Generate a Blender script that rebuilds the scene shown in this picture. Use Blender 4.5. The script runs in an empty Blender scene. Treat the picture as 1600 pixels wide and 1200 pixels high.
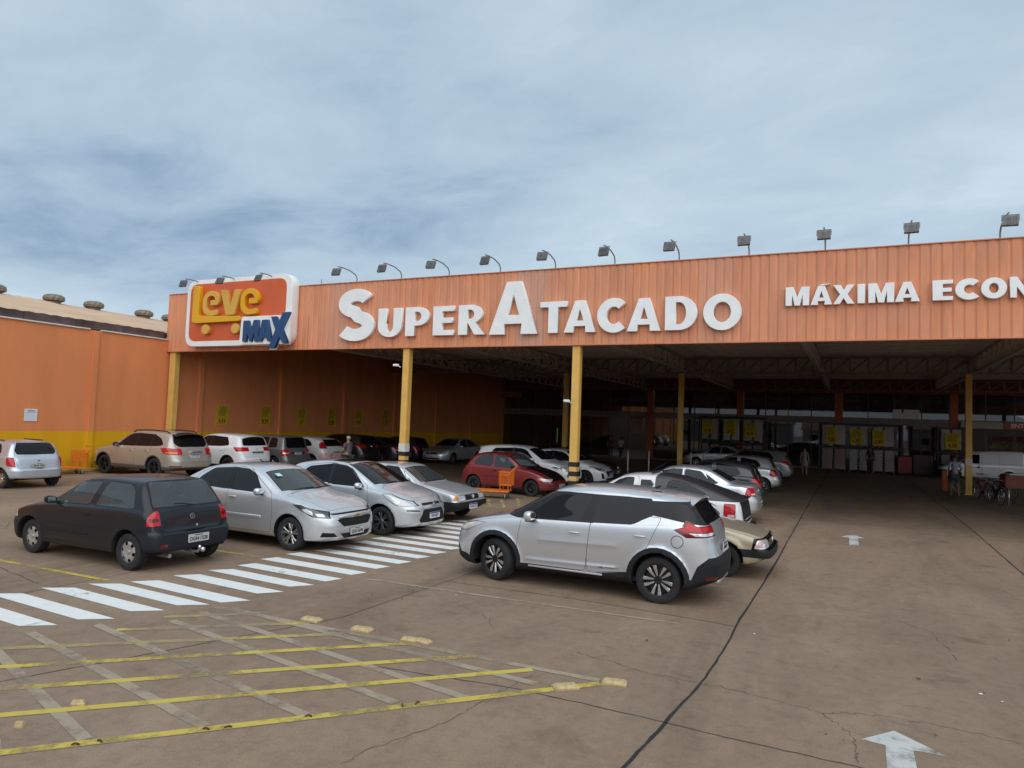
import bpy, bmesh, math, random
import numpy as np
from mathutils import Vector, Matrix, Euler
PI = math.pi
C = bpy.context.scene.collection
scene = bpy.context.scene
random.seed(7)
# ------------------------------------------------------------------ camera, sky, sun, exposure
def setup_view():
    f, pitch, roll, yaw, h = 1100.55, .0540512, .0357511, .4504357, 2.52
    cam = bpy.data.cameras.new('camera')
    cam.sensor_width = 36.0
    cam.lens = 36.0 * f / 1600.0
    cam.clip_start = .1; cam.clip_end = 3000
    co = bpy.data.objects.new('camera', cam)
    C.objects.link(co)
    fwd = Vector((-math.sin(yaw) * math.cos(pitch), math.cos(yaw) * math.cos(pitch), math.sin(pitch)))
    r0 = Vector((math.cos(yaw), math.sin(yaw), 0))
    u0 = r0.cross(fwd)
    right = r0 * math.cos(roll) + u0 * math.sin(roll)
    up = u0 * math.cos(roll) - r0 * math.sin(roll)
    M = Matrix((right, up, -fwd)).transposed().to_4x4()
    M.translation = (0, 0, h)
    co.matrix_world = M
    scene.camera = co
    # overcast sky: Nishita blue seen through a broken, streaky cloud sheet
    w = bpy.data.worlds.new('World'); scene.world = w; w.use_nodes = True
    nt = w.node_tree; N = nt.nodes; Lk = nt.links
    bg = N['Background']; bg.inputs['Strength'].default_value = SKY_STRENGTH
    sky = N.new('ShaderNodeTexSky'); sky.sky_type = 'NISHITA'; sky.sun_disc = False
    sky.sun_elevation = math.radians(SUN_EL); sky.sun_rotation = math.radians(SUN_AZ); sky.dust_density = 2.0; sky.air_density = 1.0
    tc = N.new('ShaderNodeTexCoord')
    sp = N.new('ShaderNodeSeparateXYZ'); Lk.new(tc.outputs['Generated'], sp.inputs[0])
    zz = N.new('ShaderNodeMath'); zz.operation = 'MAXIMUM'; Lk.new(sp.outputs[2], zz.inputs[0]); zz.inputs[1].default_value = 0.0
    za = N.new('ShaderNodeMath'); za.operation = 'ADD'; Lk.new(zz.outputs[0], za.inputs[0]); za.inputs[1].default_value = .16
    dv = N.new('ShaderNodeVectorMath'); dv.operation = 'DIVIDE'; Lk.new(tc.outputs['Generated'], dv.inputs[0])
    cb = N.new('ShaderNodeCombineXYZ')
    for i in range(3): Lk.new(za.outputs[0], cb.inputs[i])
    Lk.new(cb.outputs[0], dv.inputs[1])
    def noise(scale, detail, rough, dist, rot, sc, off=(0, 0, 0)):
        mp = N.new('ShaderNodeMapping'); mp.inputs['Rotation'].default_value = (0, 0, rot); mp.inputs['Scale'].default_value = sc; mp.inputs['Location'].default_value = off
        Lk.new(dv.outputs[0], mp.inputs['Vector'])
        n = N.new('ShaderNodeTexNoise'); n.inputs['Scale'].default_value = scale; n.inputs['Detail'].default_value = detail; n.inputs['Roughness'].default_value = rough; n.inputs['Distortion'].default_value = dist
        Lk.new(mp.outputs[0], n.inputs['Vector'])
        return n.outputs['Fac']
    big = noise(.50, 4, .48, .25, .50, (.62, 1.2, 0), CLOUD_OFF)
    fine = noise(2.3, 10, .60, .3, .60, (.8, 1.1, 0), (3.1, .4, 0))
    def math2(op, a, b):
        n = N.new('ShaderNodeMath'); n.operation = op
        for i, v in enumerate((a, b)):
            if isinstance(v, (int, float)): n.inputs[i].default_value = v
            else: Lk.new(v, n.inputs[i])
        return n.outputs[0]
    d = math2('ADD', math2('MULTIPLY', big, .66), math2('MULTIPLY', fine, .34))
    ramp = N.new('ShaderNodeValToRGB'); Lk.new(d, ramp.inputs[0])
    cr = ramp.color_ramp
    cr.elements[0].position = .36; cr.elements[0].color = (0.198, 0.291, 0.419, 1)
    cr.elements[1].position = .64; cr.elements[1].color = (0.532, 0.646, 0.716, 1)
    for pos, col in ((.42, (0.294, 0.398, 0.507)), (.47, (0.372, 0.477, 0.568)), (.54, (0.427, 0.534, 0.620))):
        e = cr.elements.new(pos); e.color = (*col, 1)
    # pale low band along the horizon
    hz = N.new('ShaderNodeMapRange'); Lk.new(sp.outputs[2], hz.inputs[0])
    hz.inputs[1].default_value = .0; hz.inputs[2].default_value = .16; hz.inputs[3].default_value = .72; hz.inputs[4].default_value = 0.0
    mh = N.new('ShaderNodeMix'); mh.data_type = 'RGBA'
    Lk.new(hz.outputs[0], mh.inputs[0]); Lk.new(ramp.outputs[0], mh.inputs[6]); mh.inputs[7].default_value = (.60, .70, .80, 1)
    # cloud radiance is set in the sky texture's own (physically bright) units
    sc = N.new('ShaderNodeVectorMath'); sc.operation = 'SCALE'; sc.inputs['Scale'].default_value = CLOUD_GAIN / SKY_STRENGTH
    Lk.new(mh.outputs[2], sc.inputs[0])
    mx = N.new('ShaderNodeMix'); mx.data_type = 'RGBA'; mx.inputs[0].default_value = .92
    Lk.new(sky.outputs[0], mx.inputs[6]); Lk.new(sc.outputs[0], mx.inputs[7])
    Lk.new(mx.outputs[2], bg.inputs['Color'])
    su = bpy.data.lights.new('sun', 'SUN'); su.energy = SUN_E; su.angle = math.radians(95); su.color = (1.0, .98, .955)
    so = bpy.data.objects.new('sun', su); C.objects.link(so)
    az, el = math.radians(SUN_AZ), math.radians(SUN_EL)
    d = Vector((math.sin(az) * math.cos(el), math.cos(az) * math.cos(el), math.sin(el)))   # towards the sun
    so.rotation_euler = (-d).to_track_quat('-Z', 'Y').to_euler()
    so.location = d * 60
    vs = scene.view_settings
    vs.view_transform = 'Standard'; vs.look = 'None'; vs.gamma = 1.0; vs.use_curve_mapping = False
    vs.exposure = EXPOSURE
    scene.render.engine = 'CYCLES'
    scene.cycles.use_denoising = True
    scene.cycles.max_bounces = 12; scene.cycles.diffuse_bounces = 6; scene.cycles.transparent_max_bounces = 12
    scene.cycles.sample_clamp_indirect = 4.0
    scene.cycles.caustics_reflective = False; scene.cycles.caustics_refractive = False

SUN_EL, SUN_AZ, SUN_E = 44.0, 146.0, 1.25     # sun behind the camera to the right, veiled by cloud
SKY_STRENGTH, CLOUD_GAIN, EXPOSURE = .10, .66, 0.86
CLOUD_OFF = (7.7, 2.2, 0)
setup_view()
# ------------------------------------------------------------------ helpers
def link(o, parent=None):
    C.objects.link(o)
    if parent is not None:
        o.parent = parent
    return o

def tag(o, label=None, cat=None, group=None, kind=None):
    if label: o['label'] = label
    if cat: o['category'] = cat
    if group: o['group'] = group
    if kind: o['kind'] = kind
    return o

def thing(name, label, cat, loc=(0, 0, 0), rz=0.0, group=None):
    o = bpy.data.objects.new(name, None)
    o.empty_display_size = 0.3
    link(o)
    o.location = loc
    o.rotation_euler = (0, 0, rz)
    return tag(o, label, cat, group)

def sub(name, parent, loc=(0, 0, 0)):
    o = bpy.data.objects.new(name, None)
    o.empty_display_size = 0.1
    link(o, parent)
    o.location = loc
    return o

def mesh_obj(name, verts, faces, mat, parent=None, smooth=False):
    me = bpy.data.meshes.new(name)
    me.from_pydata([tuple(v) for v in verts], [], faces)
    me.validate()
    if smooth:
        me.shade_smooth()
    if mat is not None:
        me.materials.append(mat)
    o = bpy.data.objects.new(name, me)
    return link(o, parent)

def bm_obj(name, bm, mat, parent=None, smooth=False, angle=None):
    me = bpy.data.meshes.new(name)
    bmesh.ops.recalc_face_normals(bm, faces=bm.faces)
    bm.to_mesh(me)
    bm.free()
    if smooth:
        if angle:
            me.shade_smooth()
            me.set_sharp_from_angle(angle=math.radians(angle))
        else:
            me.shade_smooth()
    for m in (mat if isinstance(mat, (list, tuple)) else [mat]):
        me.materials.append(m)
    o = bpy.data.objects.new(name, me)
    return link(o, parent)

def share(name, src, parent=None, loc=None, rot=None, scale=None):
    o = bpy.data.objects.new(name, src.data)
    link(o, parent)
    if loc is not None: o.location = loc
    if rot is not None: o.rotation_euler = rot
    if scale is not None: o.scale = scale
    return o

def copy_tree(o, parent=None):
    c = o.copy()
    C.objects.link(c)
    c.parent = parent
    for ch in list(o.children):
        copy_tree(ch, c)
    return c

def add_box(bm, c, s, bev=0.0, rot=None, seg=1):
    M = Matrix.Translation(Vector(c))
    if rot is not None:
        M = M @ Euler(rot).to_matrix().to_4x4()
    M = M @ Matrix.Diagonal((s[0], s[1], s[2], 1.0))
    r = bmesh.ops.create_cube(bm, size=1.0, matrix=M)
    if bev > 0:
        es = set()
        for v in r['verts']:
            es.update(v.link_edges)
        bmesh.ops.bevel(bm, geom=list(es), offset=bev, segments=seg, affect='EDGES', clamp_overlap=True)
    return r

def add_tube(bm, pts, r, n=8, cap=True):
    """tube through pts; r number or list"""
    pts = [Vector(p) for p in pts]
    rs = r if isinstance(r, (list, tuple)) else [r] * len(pts)
    rings = []
    prev_u = None
    for i, p in enumerate(pts):
        if i == 0: d = pts[1] - pts[0]
        elif i == len(pts) - 1: d = pts[-1] - pts[-2]
        else: d = (pts[i + 1] - pts[i]).normalized() + (pts[i] - pts[i - 1]).normalized()
        if d.length < 1e-9: d = Vector((0, 0, 1))
        d.normalize()
        if prev_u is None:
            a = Vector((0, 0, 1)) if abs(d.z) < 0.9 else Vector((1, 0, 0))
            u = d.cross(a).normalized()
        else:
            u = (prev_u - d * prev_u.dot(d)).normalized()
        prev_u = u
        w = d.cross(u)
        rings.append([bm.verts.new(p + (u * math.cos(2 * PI * k / n) + w * math.sin(2 * PI * k / n)) * rs[i]) for k in range(n)])
    for a, b in zip(rings, rings[1:]):
        for k in range(n):
            bm.faces.new((a[k], a[(k + 1) % n], b[(k + 1) % n], b[k]))
    if cap:
        bm.faces.new(rings[0][::-1])
        bm.faces.new(rings[-1])

def add_lathe(bm, prof, n=24, axis='z', c=(0, 0, 0), close=False):
    """prof: list of (r, h); revolve about the axis"""
    c = Vector(c)
    rings = []
    for (r, h) in prof:
        ring = []
        for k in range(n):
            a = 2 * PI * k / n
            x, y = r * math.cos(a), r * math.sin(a)
            if axis == 'z': p = Vector((x, y, h))
            elif axis == 'y': p = Vector((x, h, y))
            else: p = Vector((h, x, y))
            ring.append(bm.verts.new(c + p))
        rings.append(ring)
    prs = list(zip(rings, rings[1:]))
    if close: prs.append((rings[-1], rings[0]))
    for a, b in prs:
        for k in range(n):
            try: bm.faces.new((a[k], a[(k + 1) % n], b[(k + 1) % n], b[k]))
            except ValueError: pass
    if not close:
        for ring in (rings[0], rings[-1]):
            try: bm.faces.new(ring)
            except ValueError: pass

def add_prism(bm, poly, y0, y1, axis='y'):
    """extrude a 2D polygon (a,b) along axis: 'y': a=x,b=z ; 'z': a=x,b=y ; 'x': a=y,b=z"""
    def P(a, b, t):
        return (a, t, b) if axis == 'y' else ((a, b, t) if axis == 'z' else (t, a, b))
    A = [bm.verts.new(P(a, b, y0)) for a, b in poly]
    B = [bm.verts.new(P(a, b, y1)) for a, b in poly]
    n = len(poly)
    bm.faces.new(A)
    bm.faces.new(B[::-1])
    for k in range(n):
        bm.faces.new((A[k], B[k], B[(k + 1) % n], A[(k + 1) % n]))

def round_poly(pts, r, n=3):
    out = []
    N = len(pts)
    for i in range(N):
        p = Vector(pts[i]); a = Vector(pts[i - 1]) - p; b = Vector(pts[(i + 1) % N]) - p
        rr = min(r, a.length * 0.45, b.length * 0.45)
        if rr < 1e-4:
            out.append(tuple(p)); continue
        s = p + a.normalized() * rr; e = p + b.normalized() * rr
        for k in range(n + 1):
            t = k / n
            q = s * (1 - t) ** 2 + p * 2 * t * (1 - t) + e * t * t
            out.append((q.x, q.y))
    return out

def grow_poly(pts, d):
    """offset a convex polygon outward by d"""
    N = len(pts)
    area = sum(pts[i][0] * pts[(i + 1) % N][1] - pts[(i + 1) % N][0] * pts[i][1] for i in range(N))
    sg = 1 if area > 0 else -1
    P = [Vector(p) for p in pts]
    out = []
    for i in range(N):
        e1 = (P[i] - P[i - 1]).normalized(); e2 = (P[(i + 1) % N] - P[i]).normalized()
        n1 = Vector((e1.y, -e1.x)) * sg; n2 = Vector((e2.y, -e2.x)) * sg
        m = n1 + n2
        if m.length < 1e-6: m = n1
        m.normalize()
        k = max(0.4, m.dot(n1))
        q = P[i] + m * (d / k)
        out.append((q.x, q.y))
    return out

def chaikin(pts, n=2):
    pts = [Vector(p) for p in pts]
    for _ in range(n):
        o = [pts[0]]
        for a, b in zip(pts, pts[1:]):
            o.append(a * 0.75 + b * 0.25); o.append(a * 0.25 + b * 0.75)
        o.append(pts[-1])
        pts = o
    return pts

def interp(pts):
    xs = [p[0] for p in pts]; ys = [p[1] for p in pts]
    def f(x):
        return float(np.interp(x, xs, ys))
    return f

def text_obj(name, body, size, mat, parent, loc, rot, depth=0.002, bold=0.0, sx=1.0, align='CENTER'):
    cu = bpy.data.curves.new(name, 'FONT')
    cu.body = body; cu.size = size; cu.extrude = depth; cu.offset = bold
    cu.align_x = align; cu.align_y = 'CENTER'; cu.resolution_u = 3
    t = bpy.data.objects.new(name, cu)
    C.objects.link(t)
    dg = bpy.context.evaluated_depsgraph_get()
    me = bpy.data.meshes.new_from_object(t.evaluated_get(dg))
    bpy.data.objects.remove(t)
    bpy.data.curves.remove(cu)
    if sx != 1.0:
        me.transform(Matrix.Diagonal((sx, 1, 1, 1)))
    me.materials.clear(); me.materials.append(mat)
    o = bpy.data.objects.new(name, me)
    link(o, parent)
    o.location = loc
    o.rotation_euler = rot
    return o

def shape_mesh(name, loops, depth, bevel, mat, parent=None):
    """flat outline(s) in the local XY plane (holes allowed), extruded along local Z, as a mesh"""
    cu = bpy.data.curves.new(name, 'CURVE')
    cu.dimensions = '2D'; cu.fill_mode = 'BOTH'
    cu.extrude = depth / 2; cu.bevel_depth = bevel; cu.bevel_resolution = 1
    for lp in loops:
        sp = cu.splines.new('POLY')
        sp.points.add(len(lp) - 1)
        for i, (x, y) in enumerate(lp):
            sp.points[i].co = (x, y, 0, 1)
        sp.use_cyclic_u = True
    t = bpy.data.objects.new(name, cu)
    C.objects.link(t)
    dg = bpy.context.evaluated_depsgraph_get()
    me = bpy.data.meshes.new_from_object(t.evaluated_get(dg))
    bpy.data.objects.remove(t)
    bpy.data.curves.remove(cu)
    me.materials.clear()
    if mat is not None: me.materials.append(mat)
    o = bpy.data.objects.new(name, me)
    return link(o, parent)

# ------------------------------------------------------------------ materials
def new_mat(name):
    m = bpy.data.materials.new(name)
    m.use_nodes = True
    nt = m.node_tree
    return m, nt, nt.nodes['Principled BSDF']

def setp(p, **k):
    for key, v in k.items():
        p.inputs[key.replace('_', ' ')].default_value = v

def rgba(c):
    return (c[0], c[1], c[2], 1.0)

def simple(name, col, rough=0.6, metal=0.0, noise=0.0, scale=8.0, coat=0.0, bump=0.0, spec=0.5):
    """plain paint / plastic / metal with a little uneven tone and relief"""
    m, nt, p = new_mat(name)
    setp(p, Roughness=rough, Metallic=metal)
    p.inputs['Specular IOR Level'].default_value = spec
    if coat:
        p.inputs['Coat Weight'].default_value = coat
        p.inputs['Coat Roughness'].default_value = 0.04
    if noise > 0 or bump > 0:
        tc = nt.nodes.new('ShaderNodeTexCoord')
        nz = nt.nodes.new('ShaderNodeTexNoise')
        nz.inputs['Scale'].default_value = scale; nz.inputs['Detail'].default_value = 6
        nt.links.new(tc.outputs['Object'], nz.inputs['Vector'])
        rp = nt.nodes.new('ShaderNodeMapRange')
        rp.inputs[1].default_value = 0.25; rp.inputs[2].default_value = 0.75
        rp.inputs[3].default_value = 1 - noise; rp.inputs[4].default_value = 1 + noise
        nt.links.new(nz.outputs['Fac'], rp.inputs[0])
        mx = nt.nodes.new('ShaderNodeVectorMath'); mx.operation = 'SCALE'
        mx.inputs[0].default_value = col[:3]
        nt.links.new(rp.outputs[0], mx.inputs['Scale'])
        nt.links.new(mx.outputs[0], p.inputs['Base Color'])
        if bump > 0:
            b = nt.nodes.new('ShaderNodeBump')
            b.inputs['Strength'].default_value = bump; b.inputs['Distance'].default_value = 0.01
            nt.links.new(nz.outputs['Fac'], b.inputs['Height'])
            nt.links.new(b.outputs[0], p.inputs['Normal'])
    else:
        p.inputs['Base Color'].default_value = rgba(col)
    return m

def car_paint(name, col, metal=0.0, rough=0.35, coat=1.0, dust=0.25, dustcol=(0.20, 0.14, 0.10), coat_rough=0.03, spec=.5):
    """clear-coated paint with road dust gathered low on the panels and faint grime overall"""
    m, nt, p = new_mat(name)
    setp(p, Metallic=metal, Roughness=rough)
    p.inputs['Specular IOR Level'].default_value = spec
    p.inputs['Coat Weight'].default_value = coat
    p.inputs['Coat Roughness'].default_value = coat_rough
    tc = nt.nodes.new('ShaderNodeTexCoord')
    nz = nt.nodes.new('ShaderNodeTexNoise')
    nz.inputs['Scale'].default_value = 2.2; nz.inputs['Detail'].default_value = 8; nz.inputs['Roughness'].default_value = 0.65
    nt.links.new(tc.outputs['Object'], nz.inputs['Vector'])
    sx = nt.nodes.new('ShaderNodeSeparateXYZ')
    nt.links.new(tc.outputs['Object'], sx.inputs[0])
    hz = nt.nodes.new('ShaderNodeMapRange')
    hz.inputs[1].default_value = 0.55; hz.inputs[2].default_value = 0.18
    hz.inputs[3].default_value = 0.0; hz.inputs[4].default_value = 1.0
    nt.links.new(sx.outputs['Z'], hz.inputs[0])
    a = nt.nodes.new('ShaderNodeMath'); a.operation = 'MULTIPLY_ADD'
    nt.links.new(hz.outputs[0], a.inputs[0]); a.inputs[1].default_value = 0.9; a.inputs[2].default_value = 0.12
    b = nt.nodes.new('ShaderNodeMath'); b.operation = 'MULTIPLY'
    nt.links.new(a.outputs[0], b.inputs[0]); nt.links.new(nz.outputs['Fac'], b.inputs[1])
    c = nt.nodes.new('ShaderNodeMath'); c.operation = 'MULTIPLY'; c.use_clamp = True
    nt.links.new(b.outputs[0], c.inputs[0]); c.inputs[1].default_value = dust * 2
    mix = nt.nodes.new('ShaderNodeMix'); mix.data_type = 'RGBA'
    mix.inputs[6].default_value = rgba(col); mix.inputs[7].default_value = rgba(dustcol)
    nt.links.new(c.outputs[0], mix.inputs[0])
    nt.links.new(mix.outputs[2], p.inputs['Base Color'])
    # dust dulls the gloss
    r = nt.nodes.new('ShaderNodeMapRange')
    r.inputs[3].default_value = coat_rough; r.inputs[4].default_value = 0.6
    nt.links.new(c.outputs[0], r.inputs[0])
    nt.links.new(r.outputs[0], p.inputs['Coat Roughness'])
    return m

def glass_mat(name, tint=(0.06, 0.065, 0.07), clear=0.5, ior=1.42):
    """tinted automotive / shop glass: clear fraction lets the inside show, Fresnel reflection on top"""
    m = bpy.data.materials.new(name)
    m.use_nodes = True
    nt = m.node_tree
    nt.nodes.clear()
    out = nt.nodes.new('ShaderNodeOutputMaterial')
    tr = nt.nodes.new('ShaderNodeBsdfTransparent'); tr.inputs[0].default_value = rgba([min(1, t * 6 * clear + clear * 0.35) for t in tint])
    df = nt.nodes.new('ShaderNodeBsdfDiffuse'); df.inputs[0].default_value = rgba(tint)
    m1 = nt.nodes.new('ShaderNodeMixShader'); m1.inputs[0].default_value = clear
    nt.links.new(df.outputs[0], m1.inputs[1]); nt.links.new(tr.outputs[0], m1.inputs[2])
    gl = nt.nodes.new('ShaderNodeBsdfGlossy'); gl.inputs['Roughness'].default_value = 0.02
    gl.inputs[0].default_value = (1, 1, 1, 1)
    fr = nt.nodes.new('ShaderNodeFresnel'); fr.inputs[0].default_value = ior
    m2 = nt.nodes.new('ShaderNodeMixShader')
    nt.links.new(fr.outputs[0], m2.inputs[0]); nt.links.new(m1.outputs[0], m2.inputs[1]); nt.links.new(gl.outputs[0], m2.inputs[2])
    nt.links.new(m2.outputs[0], out.inputs[0])
    return m
def hull(pts):
    pts = sorted(set((float(p[0]), float(p[1])) for p in pts))
    def half(ps):
        o = []
        for p in ps:
            while len(o) > 1 and (o[-1][0] - o[-2][0]) * (p[1] - o[-2][1]) - (o[-1][1] - o[-2][1]) * (p[0] - o[-2][0]) <= 1e-9: o.pop()
            o.append(p)
        return o[:-1]
    return half(pts) + half(pts[::-1])

# ------------------------------------------------------------------ vehicles
def body_bmesh(sp):
    """a lofted shell: sections along the length, rounded nose and tail in plan, crowned roof and glass, tumblehome"""
    L, W = sp['L'], sp['W']
    hw = W / 2
    top = interp([tuple(p) for p in chaikin(sp['top'], sp.get('tn', 2))])
    topp = chaikin(sp['top'], sp.get('tn', 2))
    sh = interp([tuple(p) for p in chaikin(sp['sh'], 2)])
    bot = interp(sp.get('bot', [(0, .24), (.25, .20), (L - .3, .21), (L, .27)]))
    Rf, af = sp.get('nose', (.42, .60))
    Rr, ar = sp.get('tail', (.34, .68))
    wex = interp(sp.get('wex', [(0, 1), (L, 1)]))
    crown = interp([tuple(p) for p in chaikin(sp['crown'], 1)])
    tum = sp.get('tum', .30)
    gin = interp(sp.get('gin', [(0, .08), (.9, .05), (L - .3, .05), (L, .06)]))
    mid = sp['mid']
    side = sp.get('side', [(.90, 0.0), (.965, .10), (.985, .35), (1.0, .66), (.988, .92)])
    def wplan(s):
        k = 1.0
        if s < Rf: k = min(k, af + (1 - af) * math.sqrt(max(0, 1 - (1 - s / Rf) ** 2)))
        if L - s < Rr: k = min(k, ar + (1 - ar) * math.sqrt(max(0, 1 - (1 - (L - s) / Rr) ** 2)))
        return hw * k * wex(s)
    S = {0.0, L}
    for k in range(1, 11):
        th = PI / 2 * k / 10
        S.add(Rf * (1 - math.cos(th))); S.add(L - Rr * (1 - math.cos(th)))
    for k in range(int(L / .085) + 1): S.add(k * .085)
    acc = 0
    for a, b in zip(topp, topp[1:]):
        n = max(1, int((b - a).length / .06))
        for k in range(n): S.add(a.x + (b.x - a.x) * k / n)
    S = sorted(S)
    T = [S[0]]
    for s in S[1:]:
        if s - T[-1] > .011: T.append(s)
    if L - T[-1] > 1e-6: T[-1] = L
    pf = interp(sp.get('pf', [(.2, .05), (.35, 0), (.55, 0), (.8, .05)]))
    pr = interp(sp.get('pr', [(.2, .05), (.35, 0), (.55, 0), (.8, .05)]))
    flares = sp.get('flare', (.012, .012))
    wr = sp['wr']
    wc = [(sp['fo'], wr), (sp['fo'] + sp['wb'], wr)]
    bm = bmesh.new()
    rings = []
    for s in T:
        w = wplan(s)
        zb, zs, zt = bot(s), sh(s), top(s)
        zs = min(zs, zt - .03)
        cr = crown(s)
        z5 = max(zs + .018, zt - cr)
        h5 = z5 - zs
        w6 = w * sp.get('shw', .965)
        w7 = w6 - gin(s) * .45
        w5 = w6 - gin(s) - tum * h5
        pts = [(0, zb), (w * .78, zb), (w * side[0][0], zb + .015)]
        for (fw, fz) in side[1:]:
            pts.append((w * fw, zb + (zs - zb) * fz + .0))
        pts += [(w6, zs), (w7, zs + min(.02, h5 * .4)), (w7 + (w5 - w7) * .5 + .012 * min(1, h5 / .3), zs + h5 * .5), (w5 + .004, z5 - min(.03, h5 * .2)), (w5 - .055, z5 + (zt - z5) * .28 + .01), (w5 * .62, z5 + (zt - z5) * .80), (w5 * .25, zt), (0, zt)]
        pts = chaikin(pts, 2)
        ring = []
        full = [(p.x, p.y) for p in pts] + [(-p.x, p.y) for p in pts[-2:0:-1]]
        for (y, z) in full:
            s2 = s
            if s < .7: s2 += pf(z) * (1 - s / .7) ** 2
            if L - s < .7: s2 -= pr(z) * (1 - (L - s) / .7) ** 2
            # wheel-arch swelling
            if z < zs:
                for (cs, cz), fl in zip(wc, flares):
                    d = math.hypot(s2 - cs, z - cz)
                    k = max(0.0, min(1.0, (wr + .17 - d) / .10))
                    y += math.copysign(fl * k * k * (3 - 2 * k), y) if abs(y) > hw * .5 else 0
            ring.append(bm.verts.new((mid - s2, y, z)))
        rings.append(ring)
    N = len(rings[0])
    M = N // 2
    for a, b in zip(rings, rings[1:]):
        for k in range(N):
            bm.faces.new((a[k], b[k], b[(k + 1) % N], a[(k + 1) % N]))
    for ring, flip in ((rings[0], False), (rings[-1], True)):
        half = ring[:M + 1]; oth = [ring[0]] + [ring[N - k] for k in range(1, M)] + [ring[M]]
        sg = -1 if flip else 1
        nc = 12
        rows = []
        for k in range(M + 1):
            if half[k] is oth[k]: rows.append([half[k]] * (nc + 1)); continue
            a, b = half[k].co, oth[k].co
            rows.append([half[k]] + [bm.verts.new(a.lerp(b, j / nc) + Vector((sg * sp.get('bow', .03) * (1 - (2 * j / nc - 1) ** 2), 0, 0))) for j in range(1, nc)] + [oth[k]])
        for k in range(M):
            for j in range(nc):
                vs = []
                for v in (rows[k][j], rows[k + 1][j], rows[k + 1][j + 1], rows[k][j + 1]):
                    if v not in vs: vs.append(v)
                if len(vs) > 2:
                    try: bm.faces.new(vs if not flip else vs[::-1])
                    except ValueError: pass
    bmesh.ops.recalc_face_normals(bm, faces=bm.faces)
    return bm

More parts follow.
